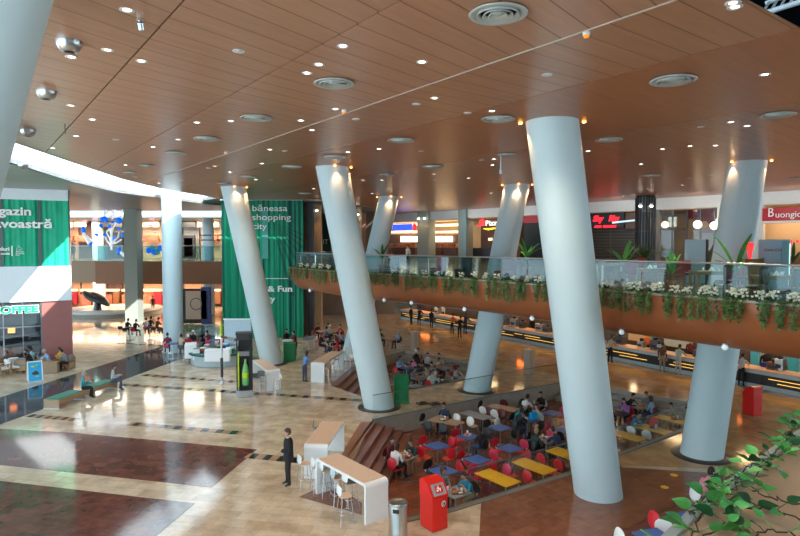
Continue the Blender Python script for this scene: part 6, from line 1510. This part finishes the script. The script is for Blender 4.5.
# banquette seen through the glass at mid balcony
for i, (px0, px1, m_, nm) in enumerate([(384,398,'charcoal','dark'),(430,445,'sign_red','dark red'),(494,515,'upholstery_red','red'),(455,470,'charcoal','black')]):
    pa = edge_px(-1.3, 6, (px0+px1)/2); y = pa.y+.6; xa, xb = (px0-400)/F*y, (px1-400)/F*y; t = thing('banquette', nm+' upholstered bench behind the balcony glass, '+ORD[[0,1,3,2][i]]+' from the left', 'bench', ((xa+xb)/2, y, ZU), atan2((be[4]-be[3]).y, (be[4]-be[3]).x)); mb = MB(); mb.pad((0,0,.42), (xb-xa), .5, .14, e=7); mb.build('seat', m_, t); mb = MB(); mb.box((0,.25,.55), ((xb-xa)*.98,.1,.9)); mb.build('backrest', m_, t, bevel=.03); mb = MB(); mb.box((0,0,.17), ((xb-xa)*.9,.4,.34)); mb.build('plinth', 'wood_dark', t)
# ================================================================ people
V = Vector
def skeleton(kind):
    """joints (pos, radius) and bones (a, b, region); figure looks to +y, origin on the floor under it"""
    J = {}; 
    def j(n, x, y, z, r, r2=None): J[n] = (V((x, y, z)), r, r2 or r)
    if kind in ('sit', 'lean', 'high'):
        h = {'sit': .54, 'lean': .54, 'high': .86}[kind]; f = {'sit': .04, 'lean': .20, 'high': .10}[kind]
        j('pel', 0, 0, h, .135, .12); j('wai', 0, .01+f*.3, h+.17, .125, .115); j('che', 0, .0+f*.9, h+.37, .145, .12); j('nb', 0, .0+f*1.2, h+.50, .075); j('nek', 0, .015+f*1.35, h+.57, .052)
        hd = V((0, .035+f*1.5, h+.69))
        for s, n in ((-1, 'L'), (1, 'R')):
            sh = V((s*.175, f*1.05, h+.44)); 
            if kind == 'lean': el = sh+V((s*.08, .18, -.22)); wr = V((s*.10, .50, h+.27)) if s > 0 else V((s*.09, .40, h+.34))
            else: el = sh+V((s*.07, .06, -.27)); wr = V((s*.13, .34, h+.24)) if s > 0 else V((s*.05, .32, h+.26))
            if kind == 'high': el = sh+V((s*.07, .10, -.25)); wr = V((s*.12, .36, h+.28))
            J['sh'+n] = (sh, .062, .062); J['el'+n] = (el, .046, .046); J['wr'+n] = (wr, .031, .031); d = (wr-el).normalized(); J['pa'+n] = (wr+d*.065, .034, .022)
            hp = V((s*.095, .02, h-.02)); kn = V((s*.13, .43, h-.02 if kind != 'high' else h-.12)); an = V((s*.13, .42+(.0 if s > 0 else -.08), .08 if kind != 'high' else .36)); to = an+V((s*.02, .15, -.04))
            J['hp'+n] = (hp, .10, .095); J['kn'+n] = (kn, .065, .06); J['an'+n] = (an, .042, .042); J['he'+n] = (an+V((0,-.03,-.035)), .038, .038); J['to'+n] = (to, .036, .028)
    else:
        f = {'stand': 0, 'counter': .10, 'suit': -.01, 'walk': .03}[kind]
        j('pel', 0, 0, .95, .135, .12); j('wai', 0, f*.3, 1.12, .125, .115); j('che', 0, f*.8, 1.32, .15, .12); j('nb', 0, f*1.1, 1.46, .08); j('nek', 0, .01+f*1.2, 1.53, .054); hd = V((0, .03+f*1.35, 1.655))
        for s, n in ((-1, 'L'), (1, 'R')):
            sh = V((s*.185, f, 1.39))
            if kind == 'counter': el = sh+V((s*.07, .16, -.22)); wr = sh+V((s*.0, .38, -.27))
            elif kind == 'suit': el = sh+V((s*.09, -.03, -.29)); wr = V((s*.04, .20, 1.08))
            elif kind == 'walk': el = sh+V((s*.05, -.08*s, -.28)); wr = sh+V((s*.05, -.02*s+.08, -.52))
            else: el = sh+V((s*.05, -.02, -.29)); wr = sh+V((s*.06, .05, -.54))
            J['sh'+n] = (sh, .066, .066); J['el'+n] = (el, .048, .048); J['wr'+n] = (wr, .031, .031); d = (wr-el).normalized(); J['pa'+n] = (wr+d*.065, .034, .022)
            st = .16*s if kind == 'walk' else .03*s
            hp = V((s*.095, 0, .90)); kn = V((s*.10, st*.6+.02, .49)); an = V((s*.10, st, .085)); to = an+V((s*.03, .155, -.045))
            J['hp'+n] = (hp, .102, .10); J['kn'+n] = (kn, .066, .064); J['an'+n] = (an, .044, .044); J['he'+n] = (an+V((0,-.035,-.04)), .04, .038); J['to'+n] = (to, .038, .03)
    B = [('pel','wai',1),('wai','che',1),('che','nb',1),('nb','nek',0)]
    for n in 'LR': B += [('che','sh'+n,1),('sh'+n,'el'+n,1),('el'+n,'wr'+n,4),('wr'+n,'pa'+n,0),('pel','hp'+n,2),('hp'+n,'kn'+n,2),('kn'+n,'an'+n,2),('an'+n,'he'+n,3),('an'+n,'to'+n,3)]
    return J, B, hd
def seg_d(p, a, b):
    ab = b-a; t = max(0, min(1, (p-a).dot(ab)/ab.length_squared)); return (p-(a+ab*t)).length
def make_body(kind, hair='short', fat=1.0):
    J, B, hd = skeleton(kind); names = list(J); me = bpy.data.meshes.new('sk'); me.from_pydata([J[n][0] for n in names], [(names.index(a), names.index(b)) for a, b, _ in B], [])
    o = bpy.data.objects.new('sk', me); COL.objects.link(o)
    md = o.modifiers.new('s', 'SKIN'); md.use_smooth_shade = True; md.branch_smoothing = .4
    for i, n in enumerate(names):
        sv = me.skin_vertices[0].data[i]; k = fat if n in ('pel','wai','che') else 1; sv.radius = (J[n][1]*k, J[n][2]*k); sv.use_root = (n == 'pel')
    o.modifiers.new('u', 'SUBSURF').levels = 1
    bpy.context.view_layer.update(); ev = o.evaluated_get(bpy.context.evaluated_depsgraph_get()); em = bpy.data.meshes.new_from_object(ev)
    mb = MB(); vs = [v.co.copy() for v in em.vertices]; mb.v = [tuple(v) for v in vs]
    for p in em.polygons:
        c = V(p.center); best = min(B, key=lambda b: seg_d(c, J[b[0]][0], J[b[1]][0])-J[b[0]][1]*.3)
        mb.f.append(tuple(p.vertices)); mb.m.append(best[2]); mb.s.append(True)
    bpy.data.objects.remove(o)
    # fingers
    for n, s in (('L', -1), ('R', 1)):
        wr, pa, el = J['wr'+n][0], J['pa'+n][0], J['el'+n][0]; d = (pa-wr).normalized(); side = d.cross(V((0,0,1))).normalized(); dn = side.cross(d).normalized()
        if dn.z > 0: dn = -dn
        inn = side if side.x*s < 0 else -side
        for k, (off, L) in enumerate([(.030,.072),(.011,.080),(-.009,.074),(-.028,.058)]):
            b0 = pa+inn*off+d*.0; mb.tube([b0, b0+d*.03+inn*off*.1, b0+d*(.03+L*.45)+dn*.012, b0+d*(.03+L*.7)+dn*.035, b0+d*(.03+L*.78)+dn*.052], [.0105,.0100,.0092,.0082,.0055], 6, 0)
        b0 = wr+d*.035+inn*.022; mb.tube([b0, b0+inn*.028+d*.022, b0+inn*.038+d*.052+dn*.012, b0+inn*.034+d*.075+dn*.022], [.014,.012,.010,.007], 6, 0)
    # head with face
    def sculpt(p):
        x, y, z = p; zz = z/.122
        if zz < -.1: x *= 1-.32*(-zz-.1); y *= 1-.10*(-zz-.1) if y > 0 else 1-.42*(-zz-.1)
        if y > 0:
            g = math.exp(-((x/.016)**2+((z+.018)/.026)**2)); y += .020*g
            y += .006*math.exp(-((x/.045)**2+((z-.030)/.010)**2)); y -= .008*(math.exp(-(((abs(x)-.030)/.016)**2+((z-.004)/.013)**2)))
            y += .006*math.exp(-((x/.024)**2+((z+.060)/.012)**2)) + .006*math.exp(-((x/.022)**2+((z+.098)/.015)**2))
        return V((x, y, z))
    mb.ball(hd, (.077, .096, .122), 26, 0, sculpt)
    for s in (-1, 1):
        mb.ball(hd+V((s*.078, -.008, -.010)), (.010, .020, .031), 8, 0); mb.ball(hd+V((s*.030, .078, .004)), (.012, .010, .007), 8, 5)
    mb.ball(hd+V((0, .088, -.060)), (.024, .010, .006), 8, 6)
    hm = MB(); hs = {'short': 1.10, 'long': 1.16, 'bald': 1.04, 'cap': 1.14}[hair]; n = 22; k = 14; vs = []; fs = []
    for i in range(k+1):
        th = pi*i/k
        for q in range(n):
            ph = 2*pi*q/n; p = V((sin(th)*cos(ph)*.077, sin(th)*sin(ph)*.096, cos(th)*.122)); p = V((p.x*hs*1.02, p.y*hs-(.004 if hair != 'cap' else 0), p.z*(hs-.02)+.006)); p *= 1+.018*sin(9*ph+3*th)
            if hair == 'long' and p.y < .01: p.z = p.z if p.z > 0 else p.z*1.6; 
            vs.append(hd+p)
    for i in range(k):
        for q in range(n):
            c = sum((vs[a]-hd for a in (i*n+q, (i+1)*n+q, (i+1)*n+(q+1)%n, i*n+(q+1)%n)), V((0,0,0)))/4
            lim = .045 if c.y > .045 else (.0 if c.y > .0 and hair != 'long' else -.03 if c.y > .0 else (-.085 if hair != 'long' else -.22))
            if hair == 'cap': lim = .03
            if c.z > lim: fs.append((i*n+q, (i+1)*n+q, (i+1)*n+(q+1)%n, i*n+(q+1)%n))
    hm.add(vs, fs, 0, True)
    if hair == 'cap': hm.pad(hd+V((0,.12,.045)), .12, .12, .012, e=2.4)
    return mb, hm, J, hd
PROTO = {}
def person_proto(kind, hair, extra=None):
    key = (kind, hair, extra)
    if key in PROTO: return PROTO[key]
    t = thing('person', 'x', 'person'); mb, hm, J, hd = make_body(kind, hair, 1.0)
    mb.build('body', ['skin_a', 'cloth_black', 'cloth_black', 'shoe', 'cloth_black', 'eye', 'lip'], t); hm.build('hair', 'hair_black', t)
    PROTO[key] = reg(t); return t
PC = [0]
def person(kind, x, y, z, ang, look, lb, group=None, hairk=None, scale=1.0, sleeve=True):
    top, bot, hair = look[:3]; PC[0] += 1
    hk = hairk or ('long' if (hair == 'hair_brown' or hair == 'hair_blond') and PC[0] % 2 else 'cap' if False else 'short')
    sk = 'skin_a' if PC[0] % 3 else 'skin_b'
    return dup(person_proto(kind, hk), (x, y, z), ang, lb, 'person', group, mats={'body': {0: sk, 1: 'cloth_'+top, 2: 'cloth_'+bot, 3: 'shoe', 4: 'cloth_'+top if sleeve else sk, 5: 'eye', 6: 'lip'}, 'hair': hair}, scale=scale)
for x, y, z, fa, (top, bot, hair, kind, desc), where in PEOPLE:
    o = V((sin(fa), -cos(fa)))*.02
    person(kind, x+o.x, y+o.y, z, fa, (top, bot, hair), desc+' seated '+where if where.startswith('at ') else desc+' '+where, 'people seated in the food court', sleeve=PC[0] % 3 != 1, scale=random.uniform(.96, 1.02))
# food trays and drinks on the busy tables
def tray_proto():
    t = thing('food_tray', 'x', 'tray'); mb = MB(); mb.pad((0,0,.012), .40, .29, .02, e=8, dish=.0); mb.build('tray', 'wood_dark', t)
    mb = MB(); mb.box((-.08,.02,.05), (.13,.11,.06)); mb.build('food_box', 'cloth_red', t); mb = MB(); mb.lathe([(.028,.02),(.038,.14),(.0,.14)], c=(.12,.05,0), n=12); mb.build('cup', 'white_plastic', t); mb = MB(); mb.add([(.0,-.1,.026),(.14,-.08,.026),(.15,.0,.03),(.02,.0,.034)], [(0,1,2,3)]); mb.build('napkin', 'letter_white', t); return reg(t)
TY = tray_proto()
for i, (px, py, z, where, c) in enumerate([(403,455,z1,'food-covered table beside the brown steps, left','cloth_yellow'),(407,457,z1,'food-covered table beside the brown steps, right','orange_seat'),(452,491,z1,'grey table right of the red bin, left','cloth_red'),(458,493,z1,'grey table right of the red bin, right','shop_peach'),
    (468,435,z1,'blue table of the person in black','orange_seat'),(546,438,z1,'food-covered table left of the central column','white_plastic'),(525,419,z1,'blue table with the cyan bag','white_plastic'),(532,404,z1,'small table where two people talk','shop_peach'),(654,428,z1,'yellow table of the turquoise diner','shop_brown'),(676,419,z1,'yellow table touching the rightmost column','orange_seat'),
    (638,406,z1,'crowded table by the stone tiers','shop_peach'),(444,420,z1,'tan double table by the stone wall','white_plastic'),(407,367,z2,'blue rear table nearest the second column','shop_peach'),(441,380.5,z2,'dark rear table at the glass','white_plastic'),(461,376,z2,'grey rear table touching the back column','cloth_red'),(427,372.6,z2,'blue rear table at the group middle','white_plastic')]):
    x, y = G(px, py, z+.752); dup(TY, (x, y, z+.751), random.uniform(0, 3), 'tray with food on the '+where, 'tray', 'food trays', mats={'food_box': c, 'tray': 'wood_dark' if i % 2 else 'bin_grey'})
x, y = G(531, 418, z1+.8); t = thing('shopping_bag', 'bright cyan bag on the blue table next to the person in mint', 'bag', (x+.1, y, z1+.751), .5); mb = MB(); mb.box((0,0,.15), (.34,.18,.30)); mb.build('body', mat('bag_cyan', (.0,.35,.75), .5), t, bevel=.02); mb = MB(); mb.tube([(-.08,0,.3),(-.06,0,.4),(.06,0,.4),(.08,0,.3)], .008, 6); mb.build('handle', 'white_plastic', t)
# standing figures
x, y = G(288.5, 485.5); 
t = person('suit', x, y, 0, pi/2+.25, ('black', 'black', 'hair_brown'), 'man in a dark suit standing with folded hands beside the bar stools, looking left', None, 'short', 1.02)
SUIT = t
x, y = G(305.5, 382); person('counter', x-.05, y, 0, -pi/2+.75, ('scrub', 'denim', 'hair_brown'), 'woman in a blue blouse and blue trousers leaning on the white bar table', None, 'long', .95)
x, y = G(331, 369); person('high', x+.0, y, 0, pi/2, ('navy', 'black', 'hair_black'), 'person in a navy jacket on a stool near the woman in blue', None, 'short')
x, y = G(337, 366); person('high', x+.1, y+.3, 0, pi/2, ('red', 'black', 'hair_brown'), 'person in dark red on a stool behind the one in the navy jacket', None, 'long')
x, y = G(317.5, 360); person('high', x, y+1, 0, -pi/2, ('black', 'black', 'hair_brown'), 'person in black leaning over the far left side of that wooden-topped bar table', None, 'short')
x, y = G(283, 357); person('stand', x, y+1.2, 0, -2.2, ('black', 'black', 'hair_black'), 'person in black standing behind the green box by the green tower', None, 'short', .98)
x, y = G(295.5, 357); person('counter', x, y+.2, 0, pi/2, ('maroon', 'black', 'hair_black'), 'person in maroon reaching over the tray stack by the green tower', None, 'short', .98)
Q = [(411,324.5,'black','person in black, first from the left in the counter queue',-2.2),(419,326,'black','person in black, second from the left in the counter queue',-.6),(431.5,328.5,'black','tall person in black, third from the left in the counter queue',-.8),(452,334.5,'orange','person in an orange shirt in the counter queue',-.9),(459.5,338,'black','person in black, just right of the one in orange',-.7),(465,334,'navy','person in navy, last of the counter queue before the back column',-.9),
     (600,361,'lightblue','person in light blue at the counter, partly behind the central column',-.9),(610,363,'beige','person in a beige shirt and dark trousers at the counter right of the central column',-1.0),(662,372,'brown','person in brownish clothes standing at the counter, middle',-.9),(678,375,'mint','person in a mint shirt and pale trousers at the counter left of the rightmost column',-.9),(741,386.5,'palegrey','person in pale grey with black trousers at the counter right of the rightmost column',-.9)]
for px, py, c, lb, a_ in Q:
    x, y = G(px, py); person('stand' if a_ < -2 or 'third' in lb or 'brownish' in lb else 'counter', x, y, 0, a_, (c, 'black' if c not in ('mint', 'brown') else ('palegrey' if c == 'mint' else 'khaki'), 'hair_black' if 'beige' not in lb else 'hair_brown'), lb, 'customers at the food counter', 'short')
# staff behind the counter
for i, (px, c, lb) in enumerate([(443,'white','staff member in white behind the far counter'),(533,'black','staff member in black behind the counter left of the central column'),(648.5,'orange','staff member in a red-orange top behind the counter right of the central column'),(692,'maroon','staff member in maroon behind the counter left of the rightmost column'),(768,'black','staff member in black behind the counter at the right')]):
    p = KP(px, 1.3); person('stand', p.x, p.y, 0, 2.4, (c, 'black', 'hair_black'), lb, 'counter staff', 'short')
# left side
x, y = G(74, 402.5); person('sit', x+.05, y+.65, 0, -1.0, ('teal', 'black', 'hair_grey'), 'grey-haired person in a teal jacket sitting on the nearer green-topped bench', None, 'short')
x, y = G(108, 392.5); person('sit', x+.05, y+.35, 0, -1.1, ('palegrey', 'denim', 'hair_brown'), 'person in a pale pink-grey top sitting on the farther green-topped bench', None, 'short')
x, y = G(57, 371.5); person('lean', x-.4, y, 0, 1.7, ('lightblue', 'khaki', 'hair_grey'), 'person in a light blue shirt sitting in front of the red wall', None, 'short')
x, y = G(59.5, 370); person('sit', x, y+.2, 0, 1.4, ('yellow', 'khaki', 'hair_brown'), 'person in orange-yellow sitting beside the one in light blue', None, 'short')
x, y = G(67.5, 371.5); person('lean', x, y, 0, 1.6, ('grey', 'black', 'hair_black'), 'person in grey leaning back in the armchair at the corner of the red wall', None, 'short')
x, y = G(33, 371); person('lean', x, y, 0, 2.0, ('black', 'black', 'hair_black'), 'person in black sitting just behind the A-board', None, 'short')
x, y = G(27, 371); person('sit', x, y+.5, 0, 1.0, ('mint', 'black', 'hair_black'), 'person in pale clothes in the sun left of the A-board', None, 'short')
x, y = G(8, 373); person('sit', x, y, 0, 1.0, ('brown', 'black', 'hair_brown'), 'person in brown deep in the coffee terrace at the left edge', None, 'short')
for px, py, c, hr, lb in [(168,358,'maroon','hair_black','person in maroon on a red stool at the left foot of the straight column'),(181,359.5,'beige','hair_brown','person in beige on the black stool right of the straight column'),(190,359.5,'red','hair_white','white-haired person in red at the high table right of the straight column'),(195,354.8,'black','hair_white','person in black with a white cap at the high table'),
    (209,354.5,'maroon','hair_black','person in maroon sitting behind the round kiosk'),(135,340.5,'black','hair_black','person in dark clothes on the red stool by the square pillar'),(146,338.5,'palegrey','hair_black','person in pale grey right of the square pillar'),(150,337,'black','hair_black','person in black behind the one in pale grey'),(127,339.5,'black','hair_black','person in black at the high table left of the square pillar'),(157,338,'brown','hair_brown','person in brown left of the straight column')]:
    x, y = G(px, py); person('high', x, y, 0, random.uniform(-.5,.5) if px < 185 else 1.0, (c, 'black', hr), lb, 'people on bar stools at the left', 'cap' if 'cap' in lb else 'short')
for px, py, c, lb in [(153,308,'black','person in dark clothes standing far behind the round podium')]:
    p = W(px, py, 66); person('stand', p[0], p[1], 0, pi, (c, 'black', 'hair_black'), lb)
# upstairs
for px, y, c, hr, lb, kind in [(408,43,'white','hair_brown','person in white with reddish hair on the upper level in front of the lit shop','stand'),(366,43.5,'red','hair_black','person in red on the upper level between the second and far slim column','sit'),(373,44.5,'white','hair_black','person in white beside the one in red upstairs','sit'),(371.5,47,'black','hair_black','person in black further back upstairs, left of the far slim column','stand'),(390,45,'red','hair_black','person in red right of the far slim column upstairs','sit'),(694,36,'black','hair_black','person in dark clothes seated left of the pale refrigerator upstairs','sit'),(442,50,'maroon','hair_black','person in maroon at the counter under the right menu boards upstairs','stand')]:
    person(kind, (px-400)/F*y, y, ZU, random.uniform(0, 3), (c, 'black', hr), lb, 'people on the upper level', 'short', .93)
for px, y, c, lb in [(73,61,'black','person behind the far left gallery glass, in black')]: person('stand', (px-400)/F*y, y, zt_-.02, pi, (c,'black','hair_black'), lb)
# suit details : white shirt front, collar and jacket tails
S_ = SUIT
mb = MB(); mb.lathe([(.058,1.48),(.057,1.495),(.052,1.505)], n=20); o = mb.build('shirt_collar', 'white_plastic', S_)
mb = MB(); n = 28; vs = []
for z, rx, ry in [(.80,.205,.165),(.95,.195,.155),(1.12,.165,.145),(1.30,.195,.150),(1.42,.19,.125),(1.475,.10,.085)]:
    for k in range(n): q = 2*pi*k/n; vs.append((rx*cos(q), ry*sin(q)-.005, z))
fs = [(i*n+k, i*n+(k+1)%n, (i+1)*n+(k+1)%n, (i+1)*n+k) for i in range(5) for k in range(n) if not (i >= 3 and k in (6, 7))]
mb.add(vs, fs, 0, True); mb.build('jacket', 'cloth_black', S_)

# ================================================================ near ledge with ivy at the lower right
zl = 6.35
e = [V(G(560, 600, zl)), V(G(622, 552, zl)), V(G(686, 534, zl)) , V(G(748, 480, zl)), V(G(786, 448, zl)), V(G(830, 415, zl))]
e = [V(G(600, 610, zl)), V(G(655, 552, zl)), V(G(700, 508, zl)), V(G(745, 474, zl)), V(G(786, 443, zl)), V(G(850, 402, zl)), V(G(960, 345, zl))]
e2 = [p + V((1.3, -1.0)) for p in e]
mb = MB(); n = len(e); mb.add([(p.x, p.y, zl) for p in e]+[(p.x, p.y, zl) for p in e2], [(n+i, n+i+1, i+1, i) for i in range(n-1)])
mb.add([(p.x, p.y, zl) for p in e]+[(p.x+.05, p.y-.04, zl-1.2) for p in e], [(i, i+1, n+i+1, n+i) for i in range(n-1)]); struct(mb, 'wall_near_ledge', 'ledge_wood')
mb = MB(); ein = [p + V((.035, -.03)) for p in e]
for a, b in zip(e, e[1:]): d = (b-a).normalized(); nn = V((-d.y, d.x))*.022; mb.prism([a-nn, b-nn, b+nn, a+nn], zl-.02, zl+.012)
struct(mb, 'trim_8', mat('ledge_trim', (.62,.66,.68), .35))
def heart(mb, p, d, up, L, w, mi, curl):
    p = V(p); d = V(d).normalized(); sd = d.cross(V(up)).normalized(); nn = sd.cross(d).normalized(); rows = []
    prof = [(0,0),(.06,.30),(.2,.47),(.4,.48),(.62,.36),(.82,.18),(1,0)]
    vs = []
    for f, ww in prof: 
        c = p + d*L*f - nn*L*.22*f*f*curl
        vs += [c - sd*w*ww + nn*w*.10*ww*2, c - nn*w*.05, c + sd*w*ww + nn*w*.10*ww*2]
    fs = []
    for i in range(len(prof)-1):
        a = i*3; fs += [(a, a+1, a+4, a+3), (a+1, a+2, a+5, a+4)]
    mb.add(vs, fs, mi, True)
def near_ivy(path, seed, lb, nl=16, size=.058):
    R = random.Random(seed); o0 = V((path[0][0], path[0][1], zl)); t = thing('ivy_vine', lb, 'ivy', o0, 0, 'ivy on the near ledge'); pts = []
    for a, b in zip(path, path[1:]):
        for k in range(5): f = k/5; pts.append(V(a).lerp(V(b), f) + V((R.uniform(-.015,.015), R.uniform(-.015,.015), R.uniform(0,.02))) - o0)
    pts.append(V(path[-1])-o0); mb = MB(); mb.tube(pts, .0035, 5); mb.build('stem', 'wood_dark', t)
    for m_, cnt in (('leaf_bright', nl//2), ('leaf_dark', nl//3), ('leaf', nl//4)):
        mb = MB()
        for i in range(cnt):
            p = pts[R.randrange(len(pts))]; a = R.uniform(0, 2*pi); d = V((cos(a), sin(a), R.uniform(-.1,.7))); q = p + d*.04 + V((0,0,.01)); mb.tube([p, q], .0018, 4)
            up = V((R.uniform(-.6,.6), R.uniform(-.9,.1), 1)); s_ = size*R.uniform(.65, 1.25); heart(mb, q, d, up, s_*1.15, s_*.82, 0, R.uniform(.2, 1.2))
        mb.build('foliage', m_, t)
    return t
def LG(px, py, dz=.02): x, y = G(px, py, zl+dz); return (x, y, zl+dz)
near_ivy([LG(672,560), LG(690,535), LG(706,512), LG(722,500)], 1, 'ivy cluster on the white-edged ledge at the very bottom', 16)
near_ivy([LG(690,520,.0), LG(704,500,.03), LG(722,488), LG(741,480)], 2, 'ivy vine crossing the ledge edge with a big pointed leaf at its left', 16)
near_ivy([LG(725,515), LG(744,512), LG(768,512), LG(800,520)], 3, 'dark ivy vine lying across the tan ledge near the bottom right corner', 10)
near_ivy([LG(735,484), LG(745,470), LG(762,463), LG(778,470)], 4, 'ivy clump over the ledge edge, second up from the bottom', 10)
near_ivy([LG(752,495), LG(775,500), LG(800,505), LG(830,512)], 5, 'thin ivy vine in the middle of the ledge at the right edge', 8)
near_ivy([LG(757,470), LG(776,458), LG(795,452), LG(820,450)], 6, 'ivy clump on the ledge edge at middle height of the leaves', 14)
near_ivy([LG(778,448,.03), LG(790,436,.08), LG(800,424,.10), LG(815,418,.1)], 7, 'topmost ivy clump at the right edge of the photo', 20)
near_ivy([LG(700,545), LG(715,532), LG(733,528), LG(750,533)], 12, 'small ivy sprig on the tan ledge just right of the white edge, at the bottom', 10)
near_ivy([LG(718,505), LG(735,490), LG(752,478), LG(768,470)], 13, 'ivy running along the white ledge edge in the middle', 9, .05)
near_ivy([LG(765,462), LG(780,450), LG(797,440), LG(812,432)], 14, 'ivy running along the white ledge edge below the topmost clump', 16, .05)
near_ivy([LG(745,540), LG(765,532), LG(790,536), LG(820,545)], 8, 'ivy vine at the bottom right corner', 8)

# ================================================================ light
w = bpy.data.worlds.new('world'); SC.world = w; w.use_nodes = True
bg = w.node_tree.nodes['Background']; bg.inputs['Color'].default_value = (.66, .87, 1.0, 1); bg.inputs['Strength'].default_value = 3.0
sun = bpy.data.lights.new('sun', 'SUN'); sun.energy = 7; sun.angle = radians(.6); sun.color = (1, .96, .9)
so = bpy.data.objects.new('sun', sun); COL.objects.link(so); so.rotation_euler = V((-.55, .62, -.56)).to_track_quat('-Z', 'Y').to_euler()
# daylight falling through the skylight slot
for i, (a, b) in enumerate(zip(range(1, 9, 2), range(3, 11, 2))):
    pass
mb = MB(); mb.box((28, -3.2, 7.5), (64, .3, 16)); mb.box((60, 8, 7.5), (.3, 24, 16)); struct(mb, 'wall_sun_block', 'offwhite_wall')  # unseen wall added to keep the sun off the near ledge
# downlights' light bundled per bay; extra ones added to brighten terrace, ledge, far wall
R = random.Random(2)
for (x, y) in [(-4, 12), (3, 14), (9, 18), (-8, 22), (0, 22), (14, 26), (-8, 32), (4, 36), (10, 33), (18, 32), (-2, 44), (16, 36), (11, 42), (22, 32), (5, 46), (19, 26), (8, 24), (.3, 6.6), (-3.5, 50)]:
    l = bpy.data.lights.new('downlight_fill', 'SPOT'); l.energy = 520; l.color = (1, .80, .58); l.spot_size = radians(125); l.spot_blend = 1; l.shadow_soft_size = .25
    o = bpy.data.objects.new('downlight_fill_beam', l); COL.objects.link(o); o.location = (x, y, ZC-.1)
SC.view_settings.view_transform = 'Standard'; SC.view_settings.look = 'None'; SC.view_settings.gamma = 1; SC.view_settings.use_curve_mapping = False
SC.view_settings.exposure = 0.75
# pieces of parts hang under their part
SUB = {'pictogram_plate': 'flap', 'pictogram': 'flap', 'badge_mark': 'round_badge', 'bottle_label': 'bottle', 'handle': 'door', 'door_glass': 'door', 'menu_board': 'menu_bulkhead', 'light_strip': 'front_panel', 'back_support': 'backrest', 'screen_cap': 'back_screen', 'cup_picture': 'panel', 'drawing': 'panel', 'lens': 'housing', 'blossom': 'foliage', 'rule': 'banner_cloth', 'pale_strip': 'banner_cloth', 'dark_fold': 'curtain_print', 'green_cushion': 'top_board', 'flower_centre': 'flower_disc', 'inner_well': 'base_ring', 'contents': 'body', 'hub': 'rim'}
for o in list(COL.objects):
    b = o.name.split('.')[0]
    if o.parent and b in SUB and o.parent.parent is None:
        sib = [c for c in o.parent.children if c.name.split('.')[0] == SUB[b]]
        if sib:
            sb = sib[0]; mB = sb.matrix_basis.inverted() @ o.matrix_basis; o.parent = sb; o.matrix_parent_inverse = Matrix.Identity(4); o.matrix_basis = mB
# prototypes never placed are dropped
for o in list(COL.objects):
    if 'proto' in o: 
        kk = [o]+[c for c in o.children_recursive]
        for c in kk: bpy.data.objects.remove(c)
